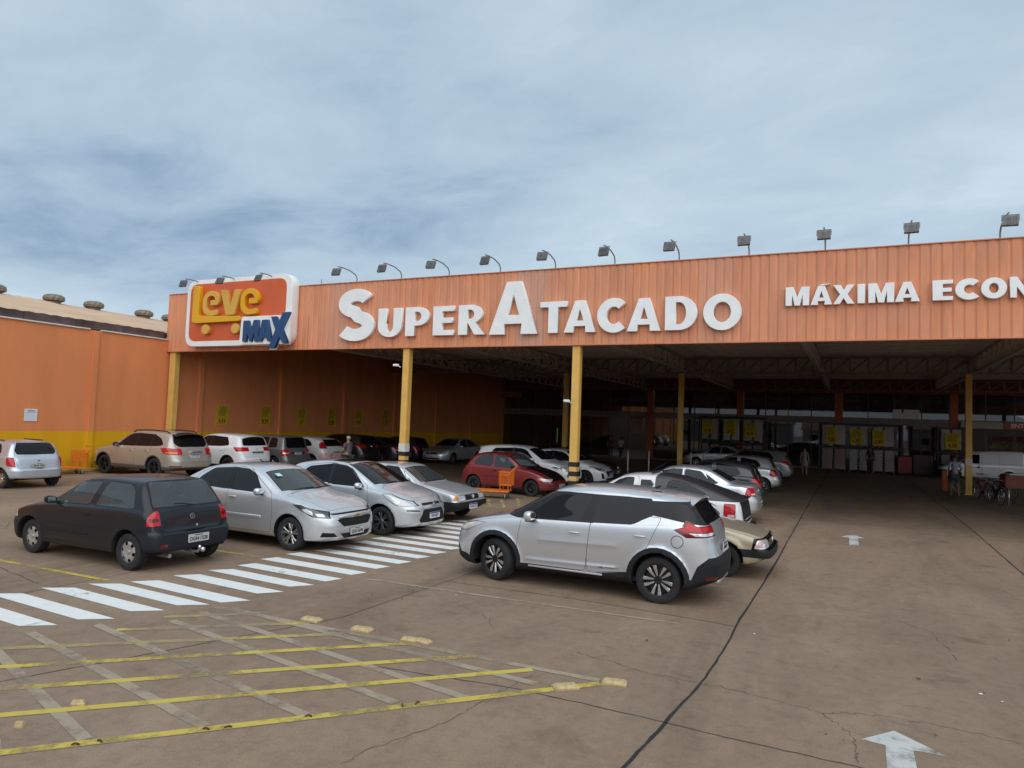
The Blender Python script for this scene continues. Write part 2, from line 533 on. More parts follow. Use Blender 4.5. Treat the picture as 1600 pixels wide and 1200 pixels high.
class Cutter:
    def __init__(self, bm, mid):
        self.bm = bm; self.mid = mid
        self.lay = bm.faces.layers.int.new('tag')
        self.cache = {}
        self.names = {0: 'body'}
    def idx(self, name):
        for k, v in self.names.items():
            if v == name: return k
        k = len(self.names); self.names[k] = name
        return k
    def uv(self, co, ax):
        if ax == 'y': return (self.mid - co.x, co.z)
        if ax == 'x': return (co.y, co.z)
        return (self.mid - co.x, co.y)
    def select(self, poly, ax, flt=None, only=None):
        if isinstance(flt, tuple):      # (y0, y1, s0, s1): both sides, cut cleanly at those planes
            y0, y1, s0, s1 = flt
            out = []
            for sg in (1, -1):
                fs = self._select([(s0, sg * y0), (s1, sg * y0), (s1, sg * y1), (s0, sg * y1)], 'z', None, only)
                out += self._select(poly, ax, None, only, fs)
            return out
        return self._select(poly, ax, flt, only)
    def _select(self, poly, ax, flt=None, only=None, among=None):
        """faces of the shell inside a convex outline, split exactly along it"""
        bm = self.bm
        xs = [p[0] for p in poly]; ys = [p[1] for p in poly]
        x0, x1, y0, y1 = min(xs), max(xs), min(ys), max(ys)
        allow = None if only is None else {self.idx(n) for n in only}
        ia, ib = {'y': (0, 4), 'x': (2, 4), 'z': (0, 2)}[ax]
        fs = []
        cache, lay, mid = self.cache, self.lay, self.mid
        for f in (bm.faces if among is None else among):
            bb = cache.get(f)
            if bb is None:
                cs = [v.co for v in f.verts]
                X = [c.x for c in cs]; Y = [c.y for c in cs]; Z = [c.z for c in cs]
                bb = cache[f] = (mid - max(X), mid - min(X), min(Y), max(Y), min(Z), max(Z))
            if bb[ia] > x1 or bb[ia + 1] < x0 or bb[ib] > y1 or bb[ib + 1] < y0: continue
            if allow is not None and f[lay] not in allow: continue
            if flt is not None:
                c = f.calc_center_median()
                if not flt(mid - c.x, c.y, c.z, f.normal): continue
            fs.append(f)
        n = len(poly)
        area = sum(poly[i][0] * poly[(i + 1) % n][1] - poly[(i + 1) % n][0] * poly[i][1] for i in range(n))
        if area < 0: poly = poly[::-1]
        poly = hull(poly); n = len(poly)
        for i in range(n):
            if not fs: break
            p, q = poly[i], poly[(i + 1) % n]
            dx, dy = q[0] - p[0], q[1] - p[1]
            l = math.hypot(dx, dy)
            if l < 1e-6: continue
            ox, oy = dy / l, -dx / l          # outward
            if ax == 'y': co = (self.mid - p[0], 0, p[1]); no = (-ox, 0, oy)
            elif ax == 'x': co = (0, p[0], p[1]); no = (0, ox, oy)
            else: co = (self.mid - p[0], p[1], 0); no = (-ox, oy, 0)
            cov, nov = Vector(co), Vector(no)
            # only faces that straddle need the cut
            ins, strad = [], []
            for f in fs:
                ds = [(v.co - cov).dot(nov) for v in f.verts]
                if max(ds) <= 1e-5: ins.append(f)
                elif min(ds) < -1e-5: strad.append(f)
            for f in strad:
                pieces = self.split(f, cov, nov)
                for g in pieces:
                    if (g.calc_center_median() - cov).dot(nov) < 0: ins.append(g)
            fs = ins
        return fs
    def split(self, f, co, no):
        """split one face of the shell along a plane; returns its pieces"""
        eps = 1e-5
        for e in list(f.edges):
            a, b = e.verts
            da, db = (a.co - co).dot(no), (b.co - co).dot(no)
            if (da > eps and db < -eps) or (da < -eps and db > eps):
                bmesh.utils.edge_split(e, a, da / (da - db))
        vs = list(f.verts)
        on = [v for v in vs if abs((v.co - co).dot(no)) <= eps * 1.5]
        self.cache.pop(f, None)
        if len(on) >= 2:
            ax = no.orthogonal() if False else None
            for i in range(len(on)):
                for j in range(i + 1, len(on)):
                    ia, ib = vs.index(on[i]), vs.index(on[j])
                    if abs(ia - ib) in (1, len(vs) - 1): continue
                    try:
                        g = bmesh.utils.face_split(f, on[i], on[j])[0]
                        g[self.lay] = f[self.lay]
                        g.normal_update(); f.normal_update()
                        return [f, g]
                    except Exception:
                        pass
        return [f]
    def cut(self, poly, ax, name, flt=None, only=None):
        fs = self.select(poly, ax, flt, only)
        k = self.idx(name)
        for f in fs: f[self.lay] = k
        return fs
    def ring(self, poly, ax, name, gap='panel_gap', d=.006, flt=None, only=('body',)):
        fs = self.select(grow_poly(poly, d), ax, flt, only)
        g = self.idx(gap)
        for f in fs: f[self.lay] = g
        ins = self._select(poly, ax, None, None, fs)
        k = self.idx(name)
        for f in ins: f[self.lay] = k
        return ins
    def seam(self, pts, ax, d=.005, flt=None, only=('body',), gap='panel_gap'):
        for a, b in zip(pts, pts[1:]):
            t = Vector((b[0] - a[0], b[1] - a[1]))
            if t.length < 1e-6: continue
            t.normalize(); nn = Vector((-t.y, t.x)) * d; t = t * d * .5
            q = [(a[0] - t.x + nn.x, a[1] - t.y + nn.y), (a[0] - t.x - nn.x, a[1] - t.y - nn.y), (b[0] + t.x - nn.x, b[1] + t.y - nn.y), (b[0] + t.x + nn.x, b[1] + t.y + nn.y)]
            self.cut(q, ax, gap, flt, only)

SIDE = lambda s, y, z, n: abs(n.y) > .45
SIDEL = lambda s, y, z, n: n.y > .45
TOPF = lambda s, y, z, n: n.z > .3
FRONT = lambda s, y, z, n: n.x > .25
REAR = lambda s, y, z, n: n.x < -.25

def wheel_meshes(R, width, style, MT):
    """returns list of (name, mesh object data builder) centred on the hub, axis along y, outer face towards +y"""
    rr = R * {'steel': .60, 'cap5': .60, 'cap': .62}.get(style, .68)
    hw = width / 2
    out = []
    bm = bmesh.new()
    prof = [(rr - .012, -hw * .80), (rr + .01, -hw * .92), (R * .86, -hw), (R * .955, -hw * .90), (R * .992, -hw * .66), (R, -hw * .3), (R, -hw * .27), (R - .008, -hw * .25), (R - .008, -hw * .16), (R, -hw * .14), (R, hw * .14), (R - .008, hw * .16), (R - .008, hw * .25), (R, hw * .27), (R, hw * .3),
            (R * .992, hw * .66), (R * .955, hw * .90), (R * .86, hw), (rr + .012, hw * .93), (rr - .004, hw * .80), (rr - .012, hw * .72)]
    add_lathe(bm, prof, 40, 'y', close=True)
    out.append(('tyre', bm, MT['tyre']))
    # barrel + dark back
    bm = bmesh.new()
    add_lathe(bm, [(rr - .004, hw * .82), (rr - .016, hw * .80), (rr - .022, hw * .35), (rr - .03, -hw * .3)], 36, 'y', close=False)
    for f in [f for f in bm.faces if len(f.verts) > 8]:
        if f.calc_center_median().y > 0: bm.faces.remove(f)
    out.append(('rim_barrel', bm, MT['rim_dark'] if style in ('ten', 'darkalloy', 'steel', 'twin_dark') else MT['rim_mid']))
    def spoke(bm, a, r0, r1, w0, w1, y0, y1, th=.018, skew=0.0):
        ca, sa = math.cos(a), math.sin(a)
        cb, sb = math.cos(a + skew), math.sin(a + skew)
        P = []
        for (r, w, y, c, s) in ((r0, w0, y0, ca, sa), ((r0 + r1) / 2, (w0 + w1) / 2, (y0 + y1) / 2 + .006, (ca + cb) / 2, (sa + sb) / 2), (r1, w1, y1, cb, sb)):
            l = math.hypot(c, s); c, s = c / l, s / l
            for (ww, yy) in ((-w / 2, y - .003), (-w / 2 * .7, y + .004), (w / 2 * .7, y + .004), (w / 2, y - .003), (w / 2, y - th), (-w / 2, y - th)):
                P.append(bm.verts.new((r * c - ww * s, yy, r * s + ww * c)))
        for k in range(2):
            A, B = P[k * 6:k * 6 + 6], P[k * 6 + 6:k * 6 + 12]
            for i in range(6):
                bm.faces.new((A[i], A[(i + 1) % 6], B[(i + 1) % 6], B[i]))
        bm.faces.new(P[:6][::-1]); bm.faces.new(P[12:])
    yf = hw * .66
    if style == 'ten':
        bm = bmesh.new(); b2 = bmesh.new()
        for k in range(10):
            a = 2 * PI * k / 10 + .1
            spoke(bm, a, rr * .27, rr * .97, .020, .062, yf - .004, yf + .012, th=.02, skew=.10 if k % 2 else -.06)
        add_lathe(b2, [(rr * .30, yf - .03), (rr * .30, yf - .006), (rr * .26, yf), (rr * .13, yf), (rr * .12, yf - .008), (.001, yf - .008)], 20, 'y')
        add_lathe(bm, [(rr * .985, yf + .004), (rr, yf + .012), (rr * .985, yf + .016), (rr * .955, yf + .010), (rr * .955, yf + .002)], 36, 'y', close=True)
        for k in range(5):
            a = 2 * PI * k / 5
            add_lathe(b2, [(.008, yf), (.008, yf + .008), (.001, yf + .009)], 6, 'y', c=(rr * .2 * math.cos(a), 0, rr * .2 * math.sin(a)))
        out += [('rim', bm, MT['rim_silver']), ('hub', b2, MT['rim_dark'])]
        b3 = bmesh.new()
        add_lathe(b3, [(rr - .03, yf - .045), (.02, yf - .045)], 24, 'y')
        out.append(('brake_disc', b3, MT['rim_dark']))
    elif style in ('multi', 'five', 'twin_dark', 'darkalloy', 'eight'):
        bm = bmesh.new()
        if style == 'multi':
            for k in range(5):
                for d in (-.17, .17):
                    a = 2 * PI * k / 5 + PI / 2
                    spoke(bm, a + d * .75, rr * .16, rr * .97, .032, .044, yf - .004, yf + .008, skew=d * .55)
        elif style == 'five':
            for k in range(5):
                spoke(bm, 2 * PI * k / 5 + PI / 2, rr * .15, rr * .97, .05, .075, yf - .008, yf + .006)
        elif style == 'eight':
            for k in range(8):
                spoke(bm, 2 * PI * k / 8 + .2, rr * .15, rr * .97, .03, .045, yf - .008, yf + .006)
        else:
            for k in range(6 if style == 'twin_dark' else 5):
                n = 6 if style == 'twin_dark' else 5
                for d in (-.13, .13):
                    spoke(bm, 2 * PI * k / n + d + .3, rr * .15, rr * .97, .024, .034, yf - .006, yf + .006, skew=d * .4)
        add_lathe(bm, [(rr * .985, yf), (rr, yf + .010), (rr * .985, yf + .014), (rr * .945, yf + .008), (rr * .945, yf)], 36, 'y', close=True)
        add_lathe(bm, [(rr * .23, yf - .02), (rr * .23, yf - .004), (rr * .18, yf + .004), (rr * .10, yf + .004), (rr * .09, yf + .008), (.001, yf + .010)], 20, 'y')
        out.append(('rim', bm, MT['rim_silver'] if style in ('multi', 'five', 'eight') else (MT['rim_grey'] if style == 'twin_dark' else MT['rim_dark'])))
        b3 = bmesh.new()
        add_lathe(b3, [(rr - .03, yf - .05), (.02, yf - .05)], 24, 'y')
        out.append(('brake_disc', b3, MT['rim_dark']))
    elif style in ('cap5', 'cap'):
        # pressed plastic trim: domed disc with pockets near the rim
        bm = bmesh.new()
        n = 60
        rad = [.001, rr * .16, rr * .20, rr * .34, rr * .52, rr * .62, rr * .86, rr * .94, rr * 1.0, rr * 1.02]
        hgt = [yf + .022, yf + .022, yf + .006, yf + .010, yf + .020, yf + .022, yf + .016, yf + .010, yf + .002, yf - .02]
        nsp = 6 if style == 'cap5' else 8
        rings = []
        for r, hh in zip(rad, hgt):
            rings.append([bm.verts.new((r * math.cos(2 * PI * k / n), hh, r * math.sin(2 * PI * k / n))) for k in range(n)])
        hole = []
        for i, (a, b) in enumerate(zip(rings, rings[1:])):
            for k in range(n):
                f = bm.faces.new((a[k], a[(k + 1) % n], b[(k + 1) % n], b[k]))
                per = n // nsp
                if i in (5, 6) and (k % per) in ((0, 1, 2, 3) if style == 'cap5' else (0, 1, 2)): hole.append(f)
        for f in hole: bm.faces.remove(f)
        for k in range(4):
            a = 2 * PI * k / 4 + .4
            add_lathe(bm, [(.009, yf), (.009, yf + .016), (.001, yf + .018)], 6, 'y', c=(rr * .27 * math.cos(a), 0, rr * .27 * math.sin(a)))
        out.append(('hubcap', bm, MT['rim_silver'] if style == 'cap' else MT['cap_grey']))
        b3 = bmesh.new()
        add_lathe(b3, [(rr - .02, yf - .02), (.02, yf - .03)], 24, 'y')
        out.append(('brake_disc', b3, MT['rim_dark']))
    else:  # plain steel wheel
        bm = bmesh.new()
        n = 32
        rad = [.001, rr * .14, rr * .16, rr * .40, rr * .50, rr * .60, rr * .74, rr * .86, rr * .96, rr * 1.0]
        hgt = [yf - .01, yf - .01, yf - .024, yf - .020, yf - .002, yf, yf - .018, yf - .04, yf - .035, yf]
        rings = [[bm.verts.new((r * math.cos(2 * PI * k / n), hh, r * math.sin(2 * PI * k / n))) for k in range(n)] for r, hh in zip(rad, hgt)]
        hole = []
        for i, (a, b) in enumerate(zip(rings, rings[1:])):
            for k in range(n):
                f = bm.faces.new((a[k], a[(k + 1) % n], b[(k + 1) % n], b[k]))
                if i == 6 and k % 4 < 2: hole.append(f)
        for f in hole: bm.faces.remove(f)
        for k in range(4):
            a = 2 * PI * k / 4 + .4
            add_lathe(bm, [(.010, yf - .02), (.010, yf - .004), (.001, yf)], 6, 'y', c=(rr * .27 * math.cos(a), 0, rr * .27 * math.sin(a)))
        out.append(('rim', bm, MT['rim_dark']))
    return out

_wheel_cache = {}
def make_wheel(parent, R, width, style, loc, right, steer=0.0):
    w = sub('wheel', parent, loc)
    w.rotation_euler = (0, 0, steer + (PI if right else 0))
    key = (R, width, style)
    if key not in _wheel_cache:
        L = []
        for name, bm, m in wheel_meshes(R, width, style, MT):
            o = bm_obj(name, bm, m, w, smooth=True, angle=32)
            L.append((name, o))
        _wheel_cache[key] = L
    else:
        for name, o in _wheel_cache[key]:
            share(name, o, w)
    return w

PARTMAT = {}   # filled after materials exist

def build_car(sp, label, cat, x, y, heading, group=None, paint=None, name='parked_car', steer=0.0, glass=None, far=False):
    """builds one vehicle from its sheet sp; x,y = centre between the axles on the ground; heading in radians"""
    L, W = sp['L'], sp['W']
    mid = sp['fo'] + sp['wb'] / 2
    sp['mid'] = mid
    paint = paint or sp['paint']
    sp['paint_now'] = paint
    root = thing(name, label, cat, (x, y, 0), heading, group)
    bm = body_bmesh(sp)
    K = Cutter(bm, mid)
    hw = W / 2
    # ---- lower zones in other materials (bumpers, cladding)
    for (nm, ax, poly, flt) in sp.get('zones', []):
        K.cut(poly, ax, nm, flt)
    # ---- doors, bonnet, tailgate
    base = ('body',) + tuple(sp.get('doorbase', ()))
    for nm, poly in sp.get('doors', []):
        K.ring(round_poly(poly, .05, 2), 'y', nm, flt=SIDE, only=base, d=.0065)
    if 'hood' in sp:
        K.ring(round_poly(sp['hood'], .06, 2), 'z', 'bonnet', flt=TOPF, d=.006)
    if 'tailgate' in sp:
        K.ring(round_poly(sp['tailgate'], .06, 2), 'x', 'tailgate', flt=lambda s, yy, z, n: n.x < -.3 and s > L * .6, d=.006)
    for (ax, pts, flt) in sp.get('seams', []):
        K.seam(pts, ax, .005, flt, only=None)
    # ---- glass: black surround then pane
    for nm, poly in sp.get('band', []):          # gloss-black areas (pillars between panes)
        K.cut(round_poly(poly, .02, 2), 'y', nm, lambda s, yy, z, n: abs(yy) > .40)
    for i, wd in enumerate(sp['wins']):
        poly, r = (wd[0], wd[1]) if isinstance(wd, tuple) and isinstance(wd[0], list) else (wd, .04)
        K.cut(round_poly(grow_poly(poly, .014), r + .014, 2), 'y', 'window_seal', SIDE)
        K.cut(round_poly(poly, r, 2), 'y', 'side_window%d' % i, SIDE, only=('window_seal',))
    ws = sp['ws']    # (s0, half0, s1, half1, bow)
    s0, h0, s1, h1, bow = ws
    poly = [(s1, h1), (s1, -h1), (s0 + bow, -h0), (s0 + bow * .3, -h0 * .62), (s0, -h0 * .25), (s0, h0 * .25), (s0 + bow * .3, h0 * .62), (s0 + bow, h0)]
    f1 = lambda s, yy, z, n: n.x > .22 and n.z > .15 and s > s0 - .1
    K.cut(grow_poly(poly, .022), 'z', 'window_seal', f1)
    K.cut(round_poly(poly, .03, 2), 'z', 'windscreen', f1, only=('window_seal',))
    if 'rw' in sp:   # rear window: polygon in (y,z) seen from behind
        f2 = lambda s, yy, z, n: n.x < -.2 and s > L * .55
        rp = sp['rw']
        K.cut(round_poly(grow_poly(rp, .022), .07, 3), 'x', 'window_seal', f2)
        K.cut(round_poly(rp, .055, 3), 'x', 'rear_window', f2, only=('window_seal',))
    # ---- lamps, grilles, anything else drawn on the shell
    for (nm, ax, poly, flt) in sp.get('patches', []):
        if nm in ('headlight', 'taillight') and not (nm == 'taillight' and 'lamp_bezel' in [q[0] for q in sp['patches']]): K.cut(grow_poly(hull(poly), .009), ax, 'lamp_seam', flt)
        K.cut(poly, ax, nm, flt)
    # ---- wheel arches
    ra = sp.get('ra', sp['wr'] + .055)
    for ci, cs in enumerate((sp['fo'], sp['fo'] + sp['wb'])):
        cz = sp['wr'] + sp.get('archup', (.012, .012))[ci]
        if 'clad' in sp:
            R2 = ra + sp['clad']
            fs = K.cut([(cs + R2 * math.cos(2 * PI * k / 28), cz + R2 * math.sin(2 * PI * k / 28)) for k in range(28)], 'y', 'cladding', SIDE)
        circ = [(cs + ra * math.cos(2 * PI * k / 32), cz + ra * math.sin(2 * PI * k / 32)) for k in range(32)]
        fs = K.select(circ, 'y', lambda s, yy, z, n: abs(yy) > hw * .45)
        bmesh.ops.delete(bm, geom=fs, context='FACES')
    # turned-in lip of the arch
    be = [e for e in bm.edges if len(e.link_faces) == 1]
    r = bmesh.ops.extrude_edge_only(bm, edges=be)
    nv = [g for g in r['geom'] if isinstance(g, bmesh.types.BMVert)]
    kk = K.idx('wheel_well')
    for f in [g for g in r['geom'] if isinstance(g, bmesh.types.BMFace)]: f[K.lay] = kk
    for v in nv: v.co.y -= math.copysign(.05, v.co.y)
    for (ax, poly, flt, amt) in sp.get('push', []):
        vs = set()
        for f in K.select(poly, ax, flt):
            vs.update(f.verts)
        for v in vs:
            v.co += v.normal * amt
    bm.normal_update()
    # ---- split into parts
    groups = {}
    for f in bm.faces:
        nm = K.names[f[K.lay]]
        if nm == 'body' and f.normal.z < -.85: nm = 'underbody'
        c = f.calc_center_median()
        b = nm.rstrip('0123456789')
        if b in ('side_window', 'door', 'front_door', 'rear_door', 'headlight', 'taillight', 'indicator', 'fog_lamp', 'reflector', 'sliding_door', 'light_inset', 'taillight_lens', 'headlight_lens'):
            key = (nm, 'L' if c.y > 0 else 'R')
        elif b in ('pillar_trim', 'fuel_flap', 'decal'): key = (nm, 'L' if c.y > 0 else 'R')
        elif b in ('black_bumper', 'lower_bumper'): key = (nm, 'F' if c.x > 0 else 'B')
        elif b in ('cladding', 'lamp_seam', 'lamp_bezel'): key = (nm, ('F' if c.x > 0 else 'B') + ('L' if c.y > 0 else 'R'))
        elif b == 'window_seal': key = (nm, ('L' if c.y > 0 else 'R') if abs(f.normal.y) > .45 else ('F' if c.x > 0 else 'B'))
        elif b == 'air_intake': key = (nm, 'L' if c.y > .46 else ('R' if c.y < -.46 else 'C'))
        else: key = (nm, '')
        groups.setdefault(key, []).append(f)
    glass = glass or sp.get('glass', MT['tint'])
    objs = {}
    for (nm, sd), fs in sorted(groups.items()):
        base_nm = nm.rstrip('0123456789')
        vid = {}; vs = []; ns = []
        faces = []
        for f in fs:
            ids = []
            for v in f.verts:
                if v not in vid:
                    vid[v] = len(vs); vs.append(v.co.copy()); ns.append(v.normal.copy())
                ids.append(vid[v])
            faces.append(ids)
        if base_nm in ('side_window', 'windscreen', 'rear_window'): m = sp.get('ws_glass', glass) if base_nm == 'windscreen' else glass
        elif base_nm in ('body', 'door', 'front_door', 'rear_door', 'bonnet', 'tailgate', 'sliding_door', 'bumper'): m = paint
        else: m = sp.get('mats', {}).get(base_nm) or PARTMAT[base_nm]
        me = bpy.data.meshes.new(base_nm)
        me.from_pydata([tuple(v) for v in vs], [], faces)
        me.shade_smooth()
        me.normals_split_custom_set_from_vertices([tuple(n) for n in ns])
        me.materials.append(m)
        o = bpy.data.objects.new(base_nm, me)
        par = root
        link(o, par)
        objs[(nm, sd)] = o
        if base_nm in ('body', 'front_door', 'rear_door', 'bonnet', 'tailgate', 'door', 'sliding_door') and sp.get('lining', True) and not far:
            # inner skin in dark trim, 18 mm inside the panel
            li = mesh_obj('lining', [v - n * .018 for v, n in zip(vs, ns)], [f[::-1] for f in faces], MT['trim'], o)
    bm.free()
    # ---- wheel wells
    b2 = bmesh.new()
    for ci, cs in enumerate((sp['fo'], sp['fo'] + sp['wb'])):
        cz = sp['wr'] + sp.get('archup', (.012, .012))[ci]
        for sg in (-1, 1):
            A = []
            for k in range(17):
                a = PI * k / 16 * 1.1 - .157
                A.append([b2.verts.new((mid - cs + (ra + .012) * math.cos(a), sg * yy, cz + (ra + .012) * math.sin(a))) for yy in (hw - .035, hw - .36)])
            for p, q in zip(A, A[1:]):
                b2.faces.new((p[0], q[0], q[1], p[1]))
            b2.faces.new([p[1] for p in A])
    bm_obj('wheel_well', b2, MT['well'], root, smooth=False)
    # ---- wheels
    tr = hw - .035 - sp.get('tw', .185) / 2 - sp.get('inset', 0)
    for cs, st in ((sp['fo'], steer), (sp['fo'] + sp['wb'], 0)):
        for sg in (1, -1):
            make_wheel(root, sp['wr'], sp.get('tw', .185), sp['rim'], (mid - cs, sg * tr, sp['wr']), sg < 0, st)
    # ---- cabin
    if not far and sp.get('cabin', True):
        cabin(root, sp, mid)
    for fn in sp.get('extras', []):
        fn(root, sp, mid, objs)
    return root

def cabin(root, sp, mid):
    W = sp['W']
    c0 = sp.get('seat_s', sp['ws'][0] + .95)
    zf = sp.get('floor', .34)
    for i, (ss, yy, wd) in enumerate(((c0, .34, .46), (c0, -.34, .46), (c0 + .82, 0, 1.16))):
        if ss > sp['L'] - (.95 if wd > .8 else .55): continue
        bm = bmesh.new()
        add_box(bm, (mid - ss + .02, yy, zf + .20), (.46, wd, .16), .05, seg=2)
        add_box(bm, (mid - ss - .27, yy, zf + .50), (.14, wd * .94, .58), .05, rot=(0, .0 - .22, 0), seg=2)
        heads = (0,) if wd < .8 else (-.34, .34)
        for hy in heads:
            add_box(bm, (mid - ss - .36, yy + hy, zf + .84), (.10, .24, .19), .045, rot=(0, -.15, 0), seg=2)
        bm_obj('seat', bm, sp.get('seatmat', MT['seat']), root, smooth=True, angle=50)
    bm = bmesh.new()
    s0 = sp['ws'][0]
    zc = sp.get('dash', .80)
    add_box(bm, (mid - s0 - .42, 0, zc - .06), (.55, W * .80, .16), .06, seg=2)
    add_box(bm, (mid - s0 - .5, 0, zc - .3), (.35, W * .78, .4), .03)
    o = bm_obj('dashboard', bm, MT['trim'], root, smooth=True, angle=50)
    bm = bmesh.new()
    pts = [(.17 * math.cos(2 * PI * k / 20), .17 * math.sin(2 * PI * k / 20)) for k in range(21)]
    Mx = Matrix.Translation((mid - s0 - .74, .34, zc + .02)) @ Euler((0, -.45 + PI / 2, 0)).to_matrix().to_4x4()
    add_tube(bm, [Mx @ Vector((a, b, 0)) for a, b in pts], .014, 6)
    add_tube(bm, [Mx @ Vector((-.16, 0, 0)), Mx @ Vector((.16, 0, 0))], .016, 5)
    bm_obj('steering_wheel', bm, MT['trim'], root, smooth=True)
    bm = bmesh.new()
    add_box(bm, (mid - sp['L'] * .5, 0, zf - .05), (sp['L'] * .55, W * .82, .06))
    bm_obj('cabin_floor', bm, MT['trim'], root)

# ---- small fittings shared by the cars
def ex_mirrors(s, y, z, mat=None, base=True, size=(.10, .20, .13), drop=0.0):
    def f(root, sp, mid, objs):
        for sg in (1, -1):
            bm = bmesh.new()
            yy = y
            # cap: tapered rounded shell
            r = bmesh.ops.create_uvsphere(bm, u_segments=14, v_segments=9, radius=.5)
            for v in r['verts']:
                q = v.co
                ex = 2.6
                q.x, q.y, q.z = [math.copysign(abs(2 * t) ** (2 / ex) * .5, t) for t in q]
                q.z *= .9 + .25 * q.y
                if q.x < -.28: q.x = -.28
                q.x *= size[0] * 1.25; q.y *= size[1]; q.z *= size[2]
                q.y *= sg
                q.x += mid - s; q.y += sg * (yy + size[1] * .45); q.z += z
            o = bm_obj('mirror', bm, mat if mat else sp['paint_now'], root, smooth=True, angle=60)
            bm = bmesh.new()
            add_box(bm, (mid - s - .005, sg * (yy - .01), z - size[2] * .42 - drop), (.06, .12, .035), .01)
            add_box(bm, (mid - s + .0, sg * (yy + size[1] * .42), z - size[2] * .40), (size[0] * .8, size[1] * .7, .03), .012)
            bm_obj('mirror_foot', bm, MT['black'], o)
            bm = bmesh.new()
            add_box(bm, (mid - s - size[0] * .35, sg * (yy + size[1] * .45), z), (.006, size[1] * .66, size[2] * .60), .002)
            bm_obj('mirror_glass', bm, MT['mirror'], o)
    return f

def ex_handles(lst, mat=None, style='grab'):
    """lst of (s, z); both sides; y found from the shell width by ray"""
    def f(root, sp, mid, objs):
        for (s, z, dn) in lst:
            for sg in (1, -1):
                par = objs.get((dn, 'L' if sg > 0 else 'R')) or root
                y = shell_y(objs, mid - s, z, sg)
                bm = bmesh.new()
                m = mat or sp['paint_now']
                if style == 'flap':
                    add_box(bm, (mid - s, sg * (y + .002), z), (.15, .016, .045), .006)
                    m = mat or MT['black']
                else:
                    pts = [(mid - s + .085, sg * (y - .004), z), (mid - s + .065, sg * (y + .026), z), (mid - s, sg * (y + .032), z + .002), (mid - s - .065, sg * (y + .026), z), (mid - s - .085, sg * (y - .004), z)]
                    add_tube(bm, pts, [.010, .013, .015, .013, .010], 8)
                o = bm_obj('handle', bm, m, par, smooth=True, angle=40)
    return f

def shell_y(objs, x, z, sg):
    best = None
    for (nm, sd), o in objs.items():
        if nm.rstrip('0123456789') not in ('front_door', 'rear_door', 'door', 'body', 'sliding_door', 'cladding', 'bumper', 'lower_trim'): continue
        for v in o.data.vertices:
            if v.co.y * sg > 0:
                d = (v.co.x - x) ** 2 + ((v.co.z - z) * 1.5) ** 2
                if best is None or d < best[0]: best = (d, abs(v.co.y))
    return best[1] if best else .8

def shell_x(objs, y, z, sg):
    """outermost x of the shell at (y,z) towards sg (+1 front, -1 rear)"""
    best = None
    for (nm, sd), o in objs.items():
        if nm in ('wheel_well',): continue
        for v in o.data.vertices:
            if v.co.x * sg > 0:
                d = (abs(v.co.y - y)) ** 2 * .3 + ((v.co.z - z)) ** 2
                if d < .012:
                    t = v.co.x * sg - d * 4
                    if best is None or t > best[0]: best = (t, v.co.x)
    return best[1] if best else 0

def ex_plate(text, front=False, z=.5, y=0.0, style='grey', tilt=0.0, dx=0.0, city=''):
    """number plate: pressed plate with rim, characters and (new style) blue strip"""
    def f(root, sp, mid, objs):
        sg = 1 if front else -1
        x = shell_x(objs, y, z, sg) + sg * (.012 + dx)
        p = sub('number_plate', root, (x, y, z))
        p.rotation_euler = (PI / 2, 0, PI / 2 if front else -PI / 2)
        p.rotation_euler = (Euler((tilt, 0, 0)).to_matrix().to_4x4() @ Matrix.Identity(4)).to_euler()
        M = Euler((0, 0, PI / 2 if front else -PI / 2)).to_matrix() @ Euler((PI / 2 + tilt, 0, 0)).to_matrix()
        p.rotation_euler = M.to_euler()
        bm = bmesh.new()
        add_prism(bm, round_poly([(-.20, -.065), (.20, -.065), (.20, .065), (-.20, .065)], .012, 2), -.004, .003, 'z')
        bm_obj('plate_sheet', bm, MT['plate_grey'] if style == 'grey' else MT['plate_white'], p)
        text_obj('plate_text', text, .082 if style == 'grey' else .078, MT['ink'], p, (0, -.014, .0045), (0, 0, 0), .0008, .002, .92 if len(text) > 7 else 1.02)
        if style == 'new':
            bm = bmesh.new(); add_box(bm, (0, .047, .0042), (.392, .03, .001)); bm_obj('plate_band', bm, MT['plate_blue'], p)
        elif city:
            bm = bmesh.new(); add_box(bm, (0, .046, .0042), (.15, .012, .001)); bm_obj('plate_header', bm, MT['ink'], p)
    return f

def ex_box(name, c, s, mat, bev=.008, rot=None, pair=False, seg=1):
    """c in (s, y, z)"""
    def f(root, sp, mid, objs):
        for sg in ((1, -1) if pair else (1,)):
            bm = bmesh.new()
            add_box(bm, (mid - c[0], c[1] * sg, c[2]), s, bev, rot, seg)
            bm_obj(name, bm, sp['paint_now'] if mat == 'paint' else MT[mat], root, smooth=bev > 0, angle=40)
    return f

def ex_tube(name, pts, r, mat, pair=False, n=7):
    def f(root, sp, mid, objs):
        for sg in ((1, -1) if pair else (1,)):
            bm = bmesh.new()
            add_tube(bm, [(mid - p[0], p[1] * sg, p[2]) for p in pts], r, n)
            bm_obj(name, bm, sp['paint_now'] if mat == 'paint' else MT[mat], root, smooth=True, angle=50)
    return f

def ex_disc(name, c, r, mat, front=True, th=.006, sx=1.0, sz=1.0, n=20):
    def f(root, sp, mid, objs):
        sg = 1 if front else -1
        x = shell_x(objs, c[0], c[1], sg)
        bm = bmesh.new()
        add_lathe(bm, [(r, 0), (r, th * .6), (r * .85, th), (.0005, th * 1.1)], n, 'x', c=(0, 0, 0))
        for v in bm.verts: v.co = Vector((x + sg * (v.co.x + .002), c[0] + v.co.y * sx, c[1] + v.co.z * sz))
        bm_obj(name, bm, MT[mat], root, smooth=True, angle=40)
    return f

